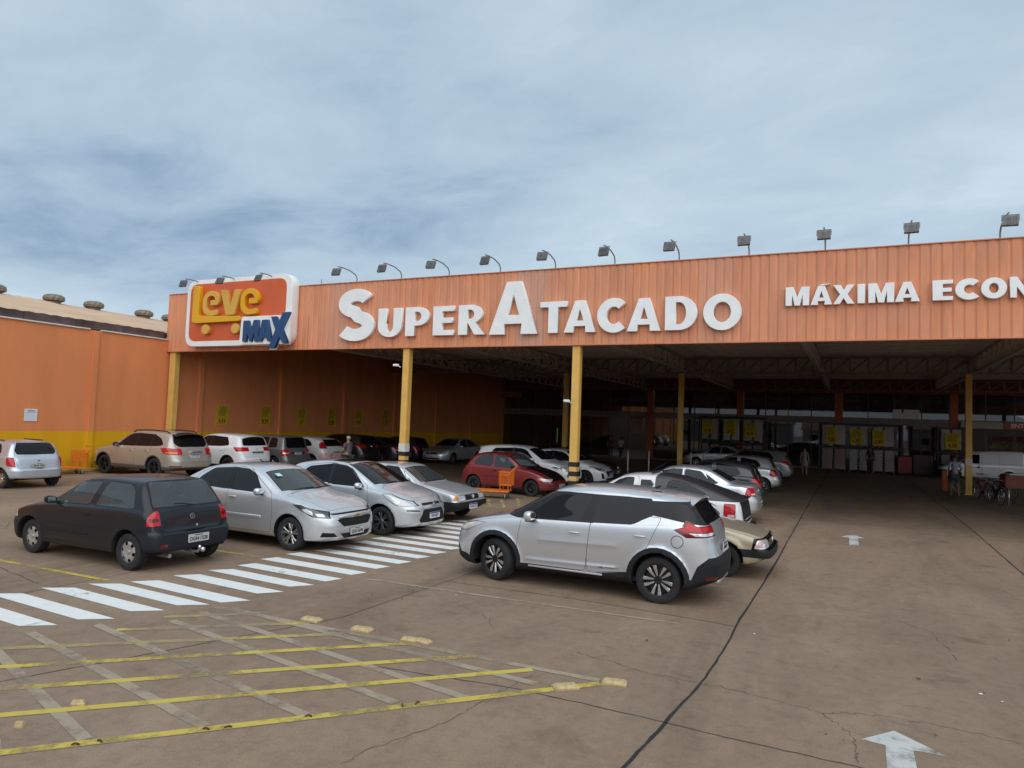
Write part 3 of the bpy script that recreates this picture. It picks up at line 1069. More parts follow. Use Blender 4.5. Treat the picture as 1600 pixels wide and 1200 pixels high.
def ex_emblem_ring(c, r, front=True, mat='chrome', dx=0.0, kind='vw'):
    """maker's badge: a ring with V over W strokes, or chevrons, or a bow-tie"""
    def f(root, sp, mid, objs):
        sg = 1 if front else -1
        x = shell_x(objs, c[0], c[1], sg) + sg * (.006 + dx)
        bm = bmesh.new()
        def line(a, b, w):
            add_tube(bm, [(x, c[0] + a[0] * r * sg, c[1] + a[1] * r), (x, c[0] + b[0] * r * sg, c[1] + b[1] * r)], w, 5)
        if kind == 'vw':
            pts = [(x, c[0] + r * math.cos(2 * PI * k / 20), c[1] + r * math.sin(2 * PI * k / 20)) for k in range(21)]
            add_tube(bm, pts, r * .10, 5)
            w = r * .10
            line((-.38, .85), (0, .12), w); line((.38, .85), (0, .12), w)
            line((-.86, .42), (-.42, -.82), w); line((-.42, -.82), (0, .0), w)
            line((.86, .42), (.42, -.82), w); line((.42, -.82), (0, .0), w)
        elif kind == 'chevron':
            for dz in (.35, -.55):
                line((-.75, dz - .25), (0, dz + .4), r * .16); line((.75, dz - .25), (0, dz + .4), r * .16)
        elif kind == 'bowtie':
            add_prism(bm, [(-1.6, -.25), (-.55, -.25), (-.65, -.55), (.45, -.55), (.55, -.25), (1.6, -.25), (1.7, .25), (.6, .25), (.7, .55), (-.4, .55), (-.5, .25), (-1.5, .25)], 0, .012, 'x')
            for v in bm.verts: v.co = Vector((x - .004 + sg * v.co.x, c[0] + sg * v.co.y * r, c[1] + v.co.z * r))
        elif kind == 'oval':
            pts = [(x, c[0] + 1.4 * r * math.cos(2 * PI * k / 20), c[1] + r * .9 * math.sin(2 * PI * k / 20)) for k in range(21)]
            add_tube(bm, pts, r * .12, 5)
            line((-.5, -.5), (-.3, .5), r * .12); line((.3, -.5), (.5, .5), r * .12); line((-.4, -.05), (.4, .08), r * .12)
        else:
            pts = [(x, c[0] + r * math.cos(2 * PI * k / 20), c[1] + r * math.sin(2 * PI * k / 20)) for k in range(21)]
            add_tube(bm, pts, r * .12, 5)
            line((-1.25, 0), (1.25, 0), r * .16)
        bm_obj('badge', bm, MT[mat], root, smooth=True, angle=50)
    return f

def ex_wiper(front=True, s=0, z=0, y0=-.55, y1=.05, dz=0.05, ds=0.05):
    def f(root, sp, mid, objs):
        bm = bmesh.new()
        add_tube(bm, [(mid - s, y0, z), (mid - s - ds * .5, (y0 + y1) / 2, z + dz * .5 + .01), (mid - s - ds, y1, z + dz)], .009, 5)
        bm_obj('wiper', bm, MT['black'], root, smooth=True)
    return f

def ex_ball(name, c, r, mat, pair=False):
    def f(root, sp, mid, objs):
        for sg in ((1, -1) if pair else (1,)):
            bm = bmesh.new()
            bmesh.ops.create_uvsphere(bm, u_segments=14, v_segments=9, radius=r, matrix=Matrix.Translation((mid - c[0], c[1] * sg, c[2])))
            bm_obj(name, bm, MT[mat], root, smooth=True)
    return f

def ex_screen_sticker(c):
    def f(root, sp, mid, objs):
        bm = bmesh.new()
        add_box(bm, (mid - c[0], c[1], c[2]), (.10, .13, .004), 0, (0, .50, 0))
        bm_obj('sticker', bm, MT['sticker'], root)
    return f

def ex_plate_recess(c, s):
    def f(root, sp, mid, objs):
        bm = bmesh.new()
        x = shell_x(objs, c[1], c[2], -1) + .004
        add_box(bm, (x, c[1], c[2]), (.02, s[0], s[1]), .012)
        bm_obj('plate_recess', bm, MT['silver_trim'], root)
    return f

def ex_spoiler(s0, s1, half, drop=.03, th=.03, mat='paint'):
    """lip that carries the roof line past the top of the rear glass"""
    def f(root, sp, mid, objs):
        top = interp([tuple(p) for p in chaikin(sp['top'], 2)]); cr = interp(sp['crown'])
        zt = top(s0) + .006
        bm = bmesh.new()
        rows = []
        for k, t in enumerate((0, .35, .7, .93, 1.0, .96, .6, .2)):
            up = k < 5
            row = []
            for j in range(-6, 7):
                u = j / 6
                s = s0 + (s1 - s0) * t - (.05 * u * u if t > .5 else 0)
                z = zt - drop * t - cr(s0) * .80 * abs(u) ** 2.6 - (0 if up else th * (1 - .3 * (k == 5)))
                row.append(bm.verts.new((mid - s, u * half, z)))
            rows.append(row)
        for a, b in zip(rows, rows[1:] + rows[:1]):
            for p in range(12): bm.faces.new((a[p], a[p + 1], b[p + 1], b[p]))
        bm.faces.new([r[0] for r in rows]); bm.faces.new([r[-1] for r in rows][::-1])
        bm_obj('spoiler', bm, sp['paint_now'] if mat == 'paint' else MT[mat], root, smooth=True, angle=50)
    return f
def decal(name):
    """printed concentric swoosh, grey on white"""
    m, nt, p = new_mat(name)
    tc = nt.nodes.new('ShaderNodeTexCoord')
    w = nt.nodes.new('ShaderNodeTexWave'); w.wave_type = 'RINGS'; w.rings_direction = 'Y'
    w.inputs['Scale'].default_value = 4.0; w.inputs['Distortion'].default_value = 2.0
    mp = nt.nodes.new('ShaderNodeMapping'); mp.inputs['Location'].default_value = (1.52, 0, -.60)
    nt.links.new(tc.outputs['Object'], mp.inputs['Vector']); nt.links.new(mp.outputs[0], w.inputs['Vector'])
    r = nt.nodes.new('ShaderNodeValToRGB')
    r.color_ramp.elements[0].position = .25; r.color_ramp.elements[0].color = (.12, .125, .13, 1)
    r.color_ramp.elements[1].position = .6; r.color_ramp.elements[1].color = (.70, .70, .70, 1)
    nt.links.new(w.outputs['Color'], r.inputs[0]); nt.links.new(r.outputs[0], p.inputs['Base Color'])
    setp(p, Roughness=.3)
    return m

MT = {
    'tyre': simple('tyre_rubber', (.018, .018, .019), .82, noise=.25, scale=14, bump=.15),
    'rim_silver': simple('machined_alloy', (.62, .62, .62), .26, .9),
    'rim_mid': simple('alloy_barrel', (.16, .16, .16), .45, .6),
    'rim_grey': simple('graphite_alloy', (.24, .24, .245), .3, .8),
    'rim_dark': simple('black_wheel', (.014, .014, .015), .45, .2),
    'cap_grey': simple('hubcap_silver', (.46, .46, .45), .38, .55, noise=.2, scale=20),
    'well': simple('wheel_well_black', (.006, .006, .006), .95),
    'black': simple('textured_black_plastic', (.014, .0145, .016), .6, noise=.2, scale=40, spec=.25),
    'gloss_black': simple('gloss_black', (.006, .006, .007), .14, spec=.32),
    'satin_black': simple('satin_black', (.011, .011, .012), .38, spec=.35),
    'trim': simple('cabin_trim', (.03, .03, .032), .8),
    'seat': simple('seat_cloth_dark', (.035, .036, .04), .9, noise=.2, scale=30),
    'seat_grey': simple('seat_cloth_grey', (.16, .16, .165), .9, noise=.2, scale=30),
    'chrome': simple('chrome', (.72, .72, .72), .10, 1.0),
    'mirror': simple('mirror_face', (.60, .62, .64), .04, 1.0),
    'gold': simple('gold_badge', (.55, .36, .12), .3, .8),
    'red_lens': simple('red_lens', (.46, .010, .018), .14, coat=.25),
    'dark_red_lens': simple('dark_red_lens', (.13, .007, .012), .14, coat=.3),
    'clear_lens': simple('clear_lens', (.55, .56, .56), .12, .25, coat=1.0),
    'bright_lens': simple('bright_lens', (.72, .74, .74), .08, .35, coat=1.0),
    'lamp_dark': simple('lamp_dark', (.10, .105, .11), .12, .5, coat=.4),
    'smoke_lens': simple('smoke_lens', (.07, .075, .08), .10, .4, coat=1.0),
    'amber_lens': simple('amber_lens', (.62, .24, .02), .15, coat=1.0),
    'white_red_lens': simple('white_red_lens', (.55, .36, .36), .14, coat=1.0),
    'plate_grey': simple('plate_grey', (.50, .50, .49), .4, .1, noise=.08, scale=30),
    'plate_white': simple('plate_white', (.72, .72, .72), .4),
    'plate_blue': simple('plate_blue', (.02, .05, .30), .4),
    'ink': simple('plate_ink', (.02, .02, .022), .5),
    'steel': simple('galvanised', (.42, .42, .42), .42, .7, noise=.2, scale=12),
    'tint': glass_mat('tinted_glass', (.018, .020, .023), .30, 1.40),
    'tint_dark': glass_mat('dark_tinted_glass', (.008, .008, .010), .10, 1.36),
    'clear_glass': glass_mat('car_glass', (.10, .112, .112), .62),
    'haze_glass': glass_mat('hazy_car_glass', (.13, .15, .155), .62),
    'white_plastic': simple('white_plastic', (.72, .72, .70), .45),
    'orange_plastic': simple('orange_paint', (.72, .17, .012), .42, noise=.1, scale=12),
    'sticker': simple('sticker', (.45, .72, .66), .5),
    'silver_trim': simple('silver_trim', (.55, .55, .56), .35, .6),
    'bumper_navy': simple('bumper_dark_plastic', (.011, .0135, .019), .5, noise=.2, scale=20, spec=.35),
    'taupe': simple('taupe_plastic', (.10, .092, .084), .5),
    'canopy_black': simple('canopy_black', (.022, .024, .028), .32, coat=.4),
    'decal_mat': decal('wheel_decal'),
    'under': simple('underbody', (.010, .010, .010), .95),
}
PARTMAT.update({
    'underbody': MT['under'], 'wheel_well': MT['well'], 'panel_gap': MT['well'], 'window_seal': MT['gloss_black'],
    'pillar_trim': MT['satin_black'], 'cladding': MT['black'], 'lower_bumper': MT['black'], 'black_bumper': MT['black'], 'grille': MT['well'], 'headlight': MT['clear_lens'],
    'headlight_lens': MT['bright_lens'], 'taillight': MT['red_lens'], 'taillight_lens': MT['bright_lens'], 'indicator': MT['amber_lens'],
    'fog_lamp': MT['bright_lens'], 'reflector': MT['dark_red_lens'], 'light_inset': MT['smoke_lens'], 'side_moulding': MT['black'],
    'lower_trim': MT['black'], 'grille_bar': MT['chrome'], 'roof_cover': MT['gloss_black'], 'canopy': MT['gloss_black'], 'air_intake': MT['well'],
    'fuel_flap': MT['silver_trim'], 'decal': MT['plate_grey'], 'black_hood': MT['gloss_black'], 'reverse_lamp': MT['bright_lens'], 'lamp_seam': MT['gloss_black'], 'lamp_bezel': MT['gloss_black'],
})
PAINT = {
    'silver': car_paint('silver_paint', (.64, .66, .685), .68, .33, dust=.08),
    'silver_b': car_paint('silver_blue_paint', (.55, .60, .66), .6, .36, dust=.15),
    'silver_c': car_paint('silver_dusty_paint', (.63, .65, .67), .6, .36, dust=.28),
    'silver_old': car_paint('silver_old_paint', (.57, .595, .615), .6, .4, dust=.2),
    'black': car_paint('black_paint', (.0075, .010, .0145), 0, .45, .45, dust=.03, coat_rough=.05, spec=.25),
    'champagne': car_paint('champagne_paint', (.46, .42, .38), .5, .4, dust=.3),
    'white': car_paint('white_paint', (.74, .75, .76), 0, .4, dust=.12),
    'white_d': car_paint('white_dusty_paint', (.70, .70, .70), 0, .4, dust=.2),
    'grey': car_paint('grey_paint', (.20, .215, .22), .5, .4, dust=.2),
    'dark': car_paint('dark_paint', (.025, .026, .03), .3, .4, dust=.15),
    'red': car_paint('red_paint', (.20, .012, .018), .25, .4, dust=.15),
    'beige': car_paint('beige_paint', (.45, .375, .26), .3, .4, dust=.28),
}
def rect(a, b, c, d): return [(a, c), (b, c), (b, d), (a, d)]
ANY = None
def spec_gol():
    L = 3.81
    return dict(L=L, W=1.64, H=1.415, wb=2.47, fo=.78, wr=.288, tw=.18, rim='cap5', tn=2, inset=.012,
        top=[(0, .60), (.02, .665), (.12, .715), (.5, .82), (.95, .905), (1.03, .925), (1.10, .96), (1.78, 1.325), (1.95, 1.375), (2.30, 1.405), (2.75, 1.412), (3.15, 1.395), (3.30, 1.375), (3.36, 1.34), (3.62, 1.02), (3.67, .965), (3.73, .92), (3.79, .70), (L, .62)],
        sh=[(0, .56), (.1, .64), (.5, .76), (1.0, .865), (1.8, .895), (2.6, .92), (3.3, .935), (3.62, .90), (3.74, .80), (L, .60)],
        crown=[(0, .03), (.9, .045), (1.1, .10), (1.8, .09), (2.1, .055), (3.2, .055), (3.35, .06), (3.6, .05), (L, .03)],
        bot=[(0, .27), (.25, .19), (3.3, .22), (L, .30)], nose=(.5, .55), tail=(.27, .82), tum=.25, wex=[(0, 1), (2.6, 1), (3.4, .985), (L, .96)],
        pf=[(.2, .10), (.32, .02), (.5, 0), (.56, .03), (.7, .06)], pr=[(.25, .10), (.33, .02), (.46, 0), (.575, .0), (.60, .045), (.9, .06)],
        wins=[([(1.34, .925), (2.24, .945), (2.38, 1.315), (1.86, 1.275)], .045), ([(2.40, .95), (2.54, 1.325), (3.06, 1.315), (3.20, 1.25), (3.32, .985), (3.28, .955)], .05)],
        ws=(1.10, .60, 1.76, .50, .10), rw=[(-.635, .985), (.635, .985), (.535, 1.35), (-.535, 1.35)],
        doors=[('door', [(1.15, .30), (2.36, .29), (2.40, .55), (2.36, .93), (2.47, 1.345), (1.86, 1.315), (1.20, .935), (1.12, .70)])],
        hood=[(.16, -.58), (1.03, -.66), (1.03, .66), (.16, .58)],
        tailgate=[(-.62, .615), (.62, .615), (.66, .93), (.52, 1.365), (-.52, 1.365), (-.66, .93)],
        zones=[('black_bumper', 'y', rect(-.1, .62, .1, .55), None), ('black_bumper', 'y', rect(3.24, 3.9, .1, .585), None)],
        seams=[('y', [(1.16, .585), (2.40, .60), (2.85, .605)], SIDE)],
        patches=[('taillight', 'y', round_poly([(3.635, .715), (3.90, .715), (3.90, .955), (3.635, .955)], .02), (.585, 2, 3.5, 9)),
                 ('reverse_lamp', 'y', rect(3.66, 3.90, .775, .83), (.60, .78, 3.5, 9)),
                 ('reflector', 'x', rect(.50, .62, .37, .43), lambda s, y, z, n: n.x < -.2 and s > 3.2),
                 ('headlight', 'y', [(-.1, .56), (.42, .60), (.36, .72), (-.1, .70)], (.38, 2, -1, .5))],
        mats={'reverse_lamp': MT['dark_red_lens'], 'black_bumper': MT['bumper_navy'], 'window_seal': MT['black']}, glass=MT['haze_glass'], seatmat=MT['seat_grey'],
        extras=[ex_mirrors(1.42, .80, .975, MT['black'], size=(.10, .19, .12)), ex_handles([(2.24, .795, 'door')], MT['black'], 'flap'),
                ex_plate('DGN·1528', False, .475, -0.04, city='SP · FRANCA'), ex_emblem_ring((0, .81), .045, False, 'rim_grey'),
                ex_tube('tow_bar', [(3.6, -.0, .26), (3.80, -.0, .25), (3.90, 0, .26), (3.93, 0, .31)], .022, 'steel'),
                ex_ball('tow_ball', (3.93, 0, .335), .03, 'chrome'), ex_ball('tow_bracket', (3.86, -.12, .27), .045, 'chrome'),
                ex_tube('exhaust_pipe', [(3.4, .38, .22), (3.72, .38, .22)], .035, 'steel'),
                ex_box('door_moulding', (1.77, .815, .475), (1.1, .012, .03), 'black', .004, pair=True),
                ex_disc('tailgate_lock', (0, .685), .018, 'chrome', False),
                ex_wiper(False, 3.66, .985, -.05, .34, .05, .04), ex_wiper(True, 1.08, .945, -.5, .05, .02, .02)])

def spec_cobalt():
    L = 4.48
    return dict(L=L, W=1.735, H=1.515, wb=2.62, fo=.88, wr=.31, tw=.195, rim='multi',
        top=[(0, .66), (.03, .72), (.12, .775), (.45, .90), (.95, 1.01), (1.05, 1.035), (1.16, 1.08), (1.80, 1.415), (2.0, 1.475), (2.35, 1.51), (2.85, 1.508), (3.2, 1.46), (3.45, 1.39), (3.88, 1.145), (3.98, 1.11), (4.25, 1.10), (4.40, 1.075), (4.45, .98), (L, .80)],
        sh=[(0, .62), (.12, .70), (.45, .84), (1.0, .955), (1.8, .995), (2.8, 1.02), (3.7, 1.05), (4.2, 1.04), (4.40, .98), (L, .70)],
        crown=[(0, .03), (.9, .06), (1.15, .12), (1.8, .10), (2.1, .055), (3.2, .07), (3.5, .09), (3.9, .05), (L, .04)],
        bot=[(0, .22), (.3, .19), (4.1, .21), (L, .30)], nose=(.62, .45), tail=(.42, .62), tum=.30,
        pf=[(.2, .06), (.28, .0), (.42, .015), (.48, .0), (.62, .03), (.70, .08), (.8, .10)], pr=[(.25, .08), (.4, 0), (.6, 0), (.75, .03), (1.0, .05)],
        wins=[([(1.62, 1.02), (2.42, 1.035), (2.44, 1.425), (2.15, 1.415), (1.92, 1.33)], .04), ([(2.54, 1.035), (3.18, 1.06), (3.40, 1.10), (3.30, 1.22), (3.05, 1.385), (2.54, 1.425)], .045)],
        band=[('pillar_trim', [(2.38, 1.025), (2.58, 1.025), (2.58, 1.44), (2.40, 1.44)])],
        ws=(1.14, .66, 1.80, .53, .12), rw=[(-.55, 1.17), (.55, 1.17), (.46, 1.38), (-.46, 1.38)],
        doors=[('front_door', [(1.34, .30), (2.46, .29), (2.50, .60), (2.46, 1.03), (2.47, 1.455), (2.12, 1.45), (1.36, 1.00), (1.30, .70)]),
               ('rear_door', [(2.475, .29), (3.15, .30), (3.30, .66), (3.50, 1.05), (3.40, 1.27), (3.08, 1.42), (2.485, 1.455), (2.475, 1.03), (2.515, .60)])],
        hood=[(.20, -.52), (.34, -.62), (1.08, -.74), (1.08, .74), (.34, .62), (.20, .52)],
        zones=[('lower_bumper', 'y', rect(-.1, 4.6, .10, .215), None)],
        patches=[('headlight', 'y', [(.12, .645), (.36, .665), (.80, .855), (.62, .855), (.20, .745)], (.38, 2, -1, .9)),
                 ('headlight_lens', 'y', [(.36, .69), (.47, .715), (.60, .785), (.50, .80), (.38, .755)], (.4, 2, -1, .9)),
                 ('headlight_lens', 'y', [(.17, .66), (.28, .668), (.33, .725), (.22, .715)], (.42, 2, -1, .9)),
                 ('grille', 'x', [(-.50, .60), (-.36, .475), (.36, .475), (.50, .60), (.42, .625), (-.42, .625)], lambda s, y, z, n: n.x > .1 and s < .5),
                 ('grille', 'x', [(-.55, .69), (.55, .69), (.55, .72), (-.55, .72)], lambda s, y, z, n: n.x > .1 and s < .5),
                 ('air_intake', 'x', [(-.44, .355), (-.34, .26), (.34, .26), (.44, .355)], lambda s, y, z, n: n.x > .1 and s < .5),
                 ('air_intake', 'x', [(.50, .30), (.56, .37), (.72, .385), (.74, .30)], lambda s, y, z, n: n.x > .1 and s < .6),
                 ('air_intake', 'x', [(-.50, .30), (-.56, .37), (-.72, .385), (-.74, .30)], lambda s, y, z, n: n.x > .1 and s < .6),
                 ('taillight', 'y', [(4.12, .80), (4.6, .80), (4.6, 1.02), (4.16, 1.0)], (.5, 2, 4, 9))],
        glass=MT['tint'], ws_glass=MT['clear_glass'], mats={'headlight': MT['lamp_dark']}, seatmat=MT['seat_grey'],
        extras=[ex_mirrors(1.60, .835, 1.045, None, size=(.115, .20, .14)), ex_handles([(2.33, .90, 'front_door'), (3.22, .93, 'rear_door')]),
                ex_plate('QGU 5696', True, .375, 0.0, city='MG · PATOS'), ex_emblem_ring((0, .655), .052, True, 'gold', .012, 'bowtie'),
                ex_box('grille_bar', (.03, 0, .655), (.05, .92, .05), 'silver_trim', .015), ex_box('intake_bar', (.04, 0, .31), (.03, .74, .016), 'silver_trim', .004),
                ex_ball('fog_lamp', (.20, .655, .335), .042, 'bright_lens', True), ex_box('side_moulding', (2.35, .862, .565), (1.55, .018, .055), 'paint', .008, pair=True),
                ex_tube('antenna', [(2.45, 0, 1.52), (2.53, 0, 1.57)], .012, 'black'), ex_wiper(True, 1.13, 1.075, -.55, .08, .02, .03), ex_wiper(True, 1.13, 1.075, .05, .6, .02, .02),
                ex_screen_sticker((1.62, -.40, 1.33))])

def spec_c3():
    L = 3.94
    return dict(L=L, W=1.73, H=1.53, wb=2.46, fo=.80, wr=.31, tw=.195, rim='twin_dark',
        top=[(0, .66), (.03, .71), (.12, .76), (.40, .90), (.80, 1.0), (.88, 1.03), (1.0, 1.085), (1.72, 1.43), (1.9, 1.485), (2.2, 1.52), (2.7, 1.525), (3.2, 1.47), (3.45, 1.41), (3.68, 1.16), (3.80, 1.0), (3.9, .86), (L, .70)],
        sh=[(0, .60), (.12, .70), (.40, .82), (.9, .94), (1.7, .985), (2.6, 1.01), (3.4, 1.03), (3.75, .95), (L, .62)],
        crown=[(0, .03), (.8, .07), (1.0, .13), (1.7, .12), (2.1, .07), (3.2, .08), (3.6, .09), (L, .04)],
        bot=[(0, .22), (.3, .19), (3.6, .22), (L, .30)], nose=(.66, .40), tail=(.45, .60), tum=.33,
        pf=[(.2, .06), (.28, .0), (.5, .0), (.62, .03), (.75, .09)], pr=[(.25, .08), (.4, 0), (.62, 0), (.75, .04), (1.0, .06)],
        wins=[([(1.30, 1.00), (2.20, 1.015), (2.22, 1.43), (1.95, 1.41), (1.72, 1.325)], .05), ([(2.31, 1.02), (3.02, 1.04), (3.16, 1.12), (2.95, 1.34), (2.31, 1.43)], .05)],
        band=[('pillar_trim', [(2.16, 1.01), (2.36, 1.01), (2.36, 1.45), (2.18, 1.45)])],
        ws=(.98, .66, 2.02, .50, .13), rw=[(-.50, 1.10), (.50, 1.10), (.44, 1.38), (-.44, 1.38)],
        doors=[('front_door', [(1.18, .30), (2.24, .29), (2.28, .60), (2.24, 1.01), (2.26, 1.47), (1.92, 1.45), (1.20, 1.0), (1.12, .70)]),
               ('rear_door', [(2.255, .29), (2.84, .30), (3.02, .66), (3.22, 1.05), (3.0, 1.38), (2.275, 1.47), (2.255, 1.01), (2.295, .60)])],
        hood=[(.26, -.38), (.42, -.56), (.92, -.68), (.92, .68), (.42, .56), (.26, .38)],
        zones=[('lower_bumper', 'y', rect(-.1, 4.6, .10, .21), None)],
        patches=[('roof_cover', 'z', [(1.98, -.50), (2.45, -.48), (2.45, .48), (1.98, .50)], lambda s, y, z, n: n.z > .6 and z > 1.3), ('headlight', 'y', [(.10, .665), (.30, .655), (.44, .68), (.78, .885), (.60, .89), (.20, .745)], (.34, 2, -1, .9)),
                 ('headlight_lens', 'y', [(.36, .70), (.46, .715), (.58, .80), (.50, .825), (.36, .76)], (.34, 2, -1, .9)),
                 ('grille', 'x', [(-.36, .655), (.36, .655), (.34, .705), (-.34, .705)], lambda s, y, z, n: n.x > .1 and s < .5),
                 ('air_intake', 'x', round_poly([(-.46, .30), (.46, .30), (.50, .36), (.36, .58), (-.36, .58), (-.50, .36)], .05), lambda s, y, z, n: n.x > .1 and s < .5),
                 ('light_inset', 'x', [(.48, .535), (.72, .55), (.72, .585), (.48, .57)], lambda s, y, z, n: n.x > .1 and s < .6),
                 ('light_inset', 'x', [(-.48, .535), (-.72, .55), (-.72, .585), (-.48, .57)], lambda s, y, z, n: n.x > .1 and s < .6),
                 ('taillight', 'y', [(3.55, .78), (4.1, .78), (4.1, 1.02), (3.60, 1.02)], (.5, 2, 3.4, 9))],
        glass=MT['tint_dark'],
        extras=[ex_mirrors(1.36, .835, 1.03, None, size=(.115, .20, .14), drop=.02), ex_handles([(2.12, .88, 'front_door'), (2.92, .90, 'rear_door')]),
                ex_plate('SDN5J47', True, .44, 0.0, 'new'), ex_emblem_ring((0, .705), .075, True, 'chrome', .014, 'chevron'),
                ex_ball('fog_lamp', (.26, .60, .42), .05, 'bright_lens', True), ex_wiper(True, .98, 1.075, -.55, .0, .02, .03),
                ex_tube('antenna', [(2.1, 0, 1.53), (2.0, 0, 1.62)], .010, 'black')])

def spec_square(pl='EAX4C07', beige=False):
    L = 4.02
    ex = [ex_mirrors(1.46, .765, .955, MT['black'], size=(.09, .17, .11)), ex_handles([(2.22, .80, 'door')], MT['black'], 'flap'),
          ex_emblem_ring((0, .62), .05, True, 'chrome', .01), ex_wiper(True, 1.16, .93, -.5, .05, .02, .02)]
    if pl: ex.append(ex_plate(pl, True, .40, -.10, 'new'))
    lamp = [('headlight', 'x', [(.36, .545), (.64, .545), (.64, .665), (.36, .665)], lambda s, y, z, n: n.x > .1 and s < .4), ('headlight', 'x', [(-.36, .545), (-.64, .545), (-.64, .665), (-.36, .665)], lambda s, y, z, n: n.x > .1 and s < .4)]
    if beige:
        lamp = [('lamp_bezel', 'y', [(-.1, .505), (.30, .505), (.26, .70), (-.1, .70)], lambda s, y, z, n: s < .5),
                ('headlight', 'y', round_poly([(-.1, .535), (.25, .535), (.20, .675), (-.1, .675)], .02), (.38, 2, -1, .5)),
                ('headlight_lens', 'y', round_poly([(.12, .545), (.225, .545), (.18, .665), (.12, .665)], .01), (.5, 2, -1, .5))]
    return dict(L=L, W=1.60, H=1.36, wb=2.36, fo=.76, wr=.285, tw=.175, rim='steel', tn=2,
        top=[(0, .655), (.015, .70), (.08, .725), (.5, .80), (1.05, .895), (1.12, .91), (1.20, .945), (1.78, 1.285), (1.92, 1.33), (2.2, 1.352), (2.7, 1.355), (3.0, 1.33), (3.15, 1.29), (3.46, .97), (3.55, .94), (3.93, .91), (3.97, .86), (4.0, .75), (L, .62)],
        sh=[(0, .61), (.08, .68), (.5, .76), (1.1, .86), (1.8, .885), (2.8, .90), (3.5, .905), (3.93, .87), (L, .58)],
        crown=[(0, .03), (1.05, .035), (1.2, .07), (1.78, .07), (2.1, .045), (3.0, .05), (3.2, .06), (3.5, .035), (L, .03)],
        bot=[(0, .33), (.2, .26), (.5, .20), (3.5, .22), (L, .30)], nose=(.22, .80), tail=(.22, .82), tum=.27,
        pf=[(.2, .12), (.36, .10), (.385, .0), (.50, 0), (.525, .075), (.7, .10)], pr=[(.25, .1), (.36, .08), (.38, 0), (.50, 0), (.52, .06), (.9, .09)], flare=(.022, .022), side=[(.92, 0.0), (.975, .10), (.985, .35), (1.0, .74), (.99, .90)],
        wins=[([(1.50, .90), (2.28, .905), (2.30, 1.275), (1.92, 1.265)], .025), ([(2.38, .91), (3.06, .925), (3.22, .96), (3.0, 1.235), (2.38, 1.28)], .03)],
        ws=(1.19, .58, 1.76, .52, .05), rw=[(-.52, .99), (.52, .99), (.47, 1.25), (-.47, 1.25)],
        doors=[('door', [(1.22, .27), (2.32, .27), (2.33, .90), (2.34, 1.30), (1.90, 1.29), (1.24, .88)])],
        hood=[(.06, -.60), (1.10, -.66), (1.10, .66), (.06, .60)],
        zones=[('black_bumper', 'y', rect(-.1, .52, .38, .515), None), ('black_bumper', 'y', rect(3.55, 4.2, .37, .51), None)] + ([] if beige else [('lower_bumper', 'y', rect(-.1, .48, .1, .38), None)]),
        patches=[('grille', 'x', [(-.335, .545), (.335, .545), (.335, .675), (-.335, .675)], lambda s, y, z, n: n.x > .1 and s < .4)] + lamp +
                ([] if beige else [('indicator', 'y', [(-.1, .55), (.16, .55), (.14, .665), (-.1, .665)], (.655, 2, -1, .4))]) +
                [('taillight', 'y', rect(3.82, 4.2, .62, .80), (.5, 2, 3.6, 9))],
        seams=[('y', [(1.52, .90), (1.73, 1.18)], SIDE)], glass=MT['tint'], mats=dict(headlight_lens=MT['white_red_lens'], headlight=MT['bright_lens']), ws_glass=MT['clear_glass'], extras=ex)

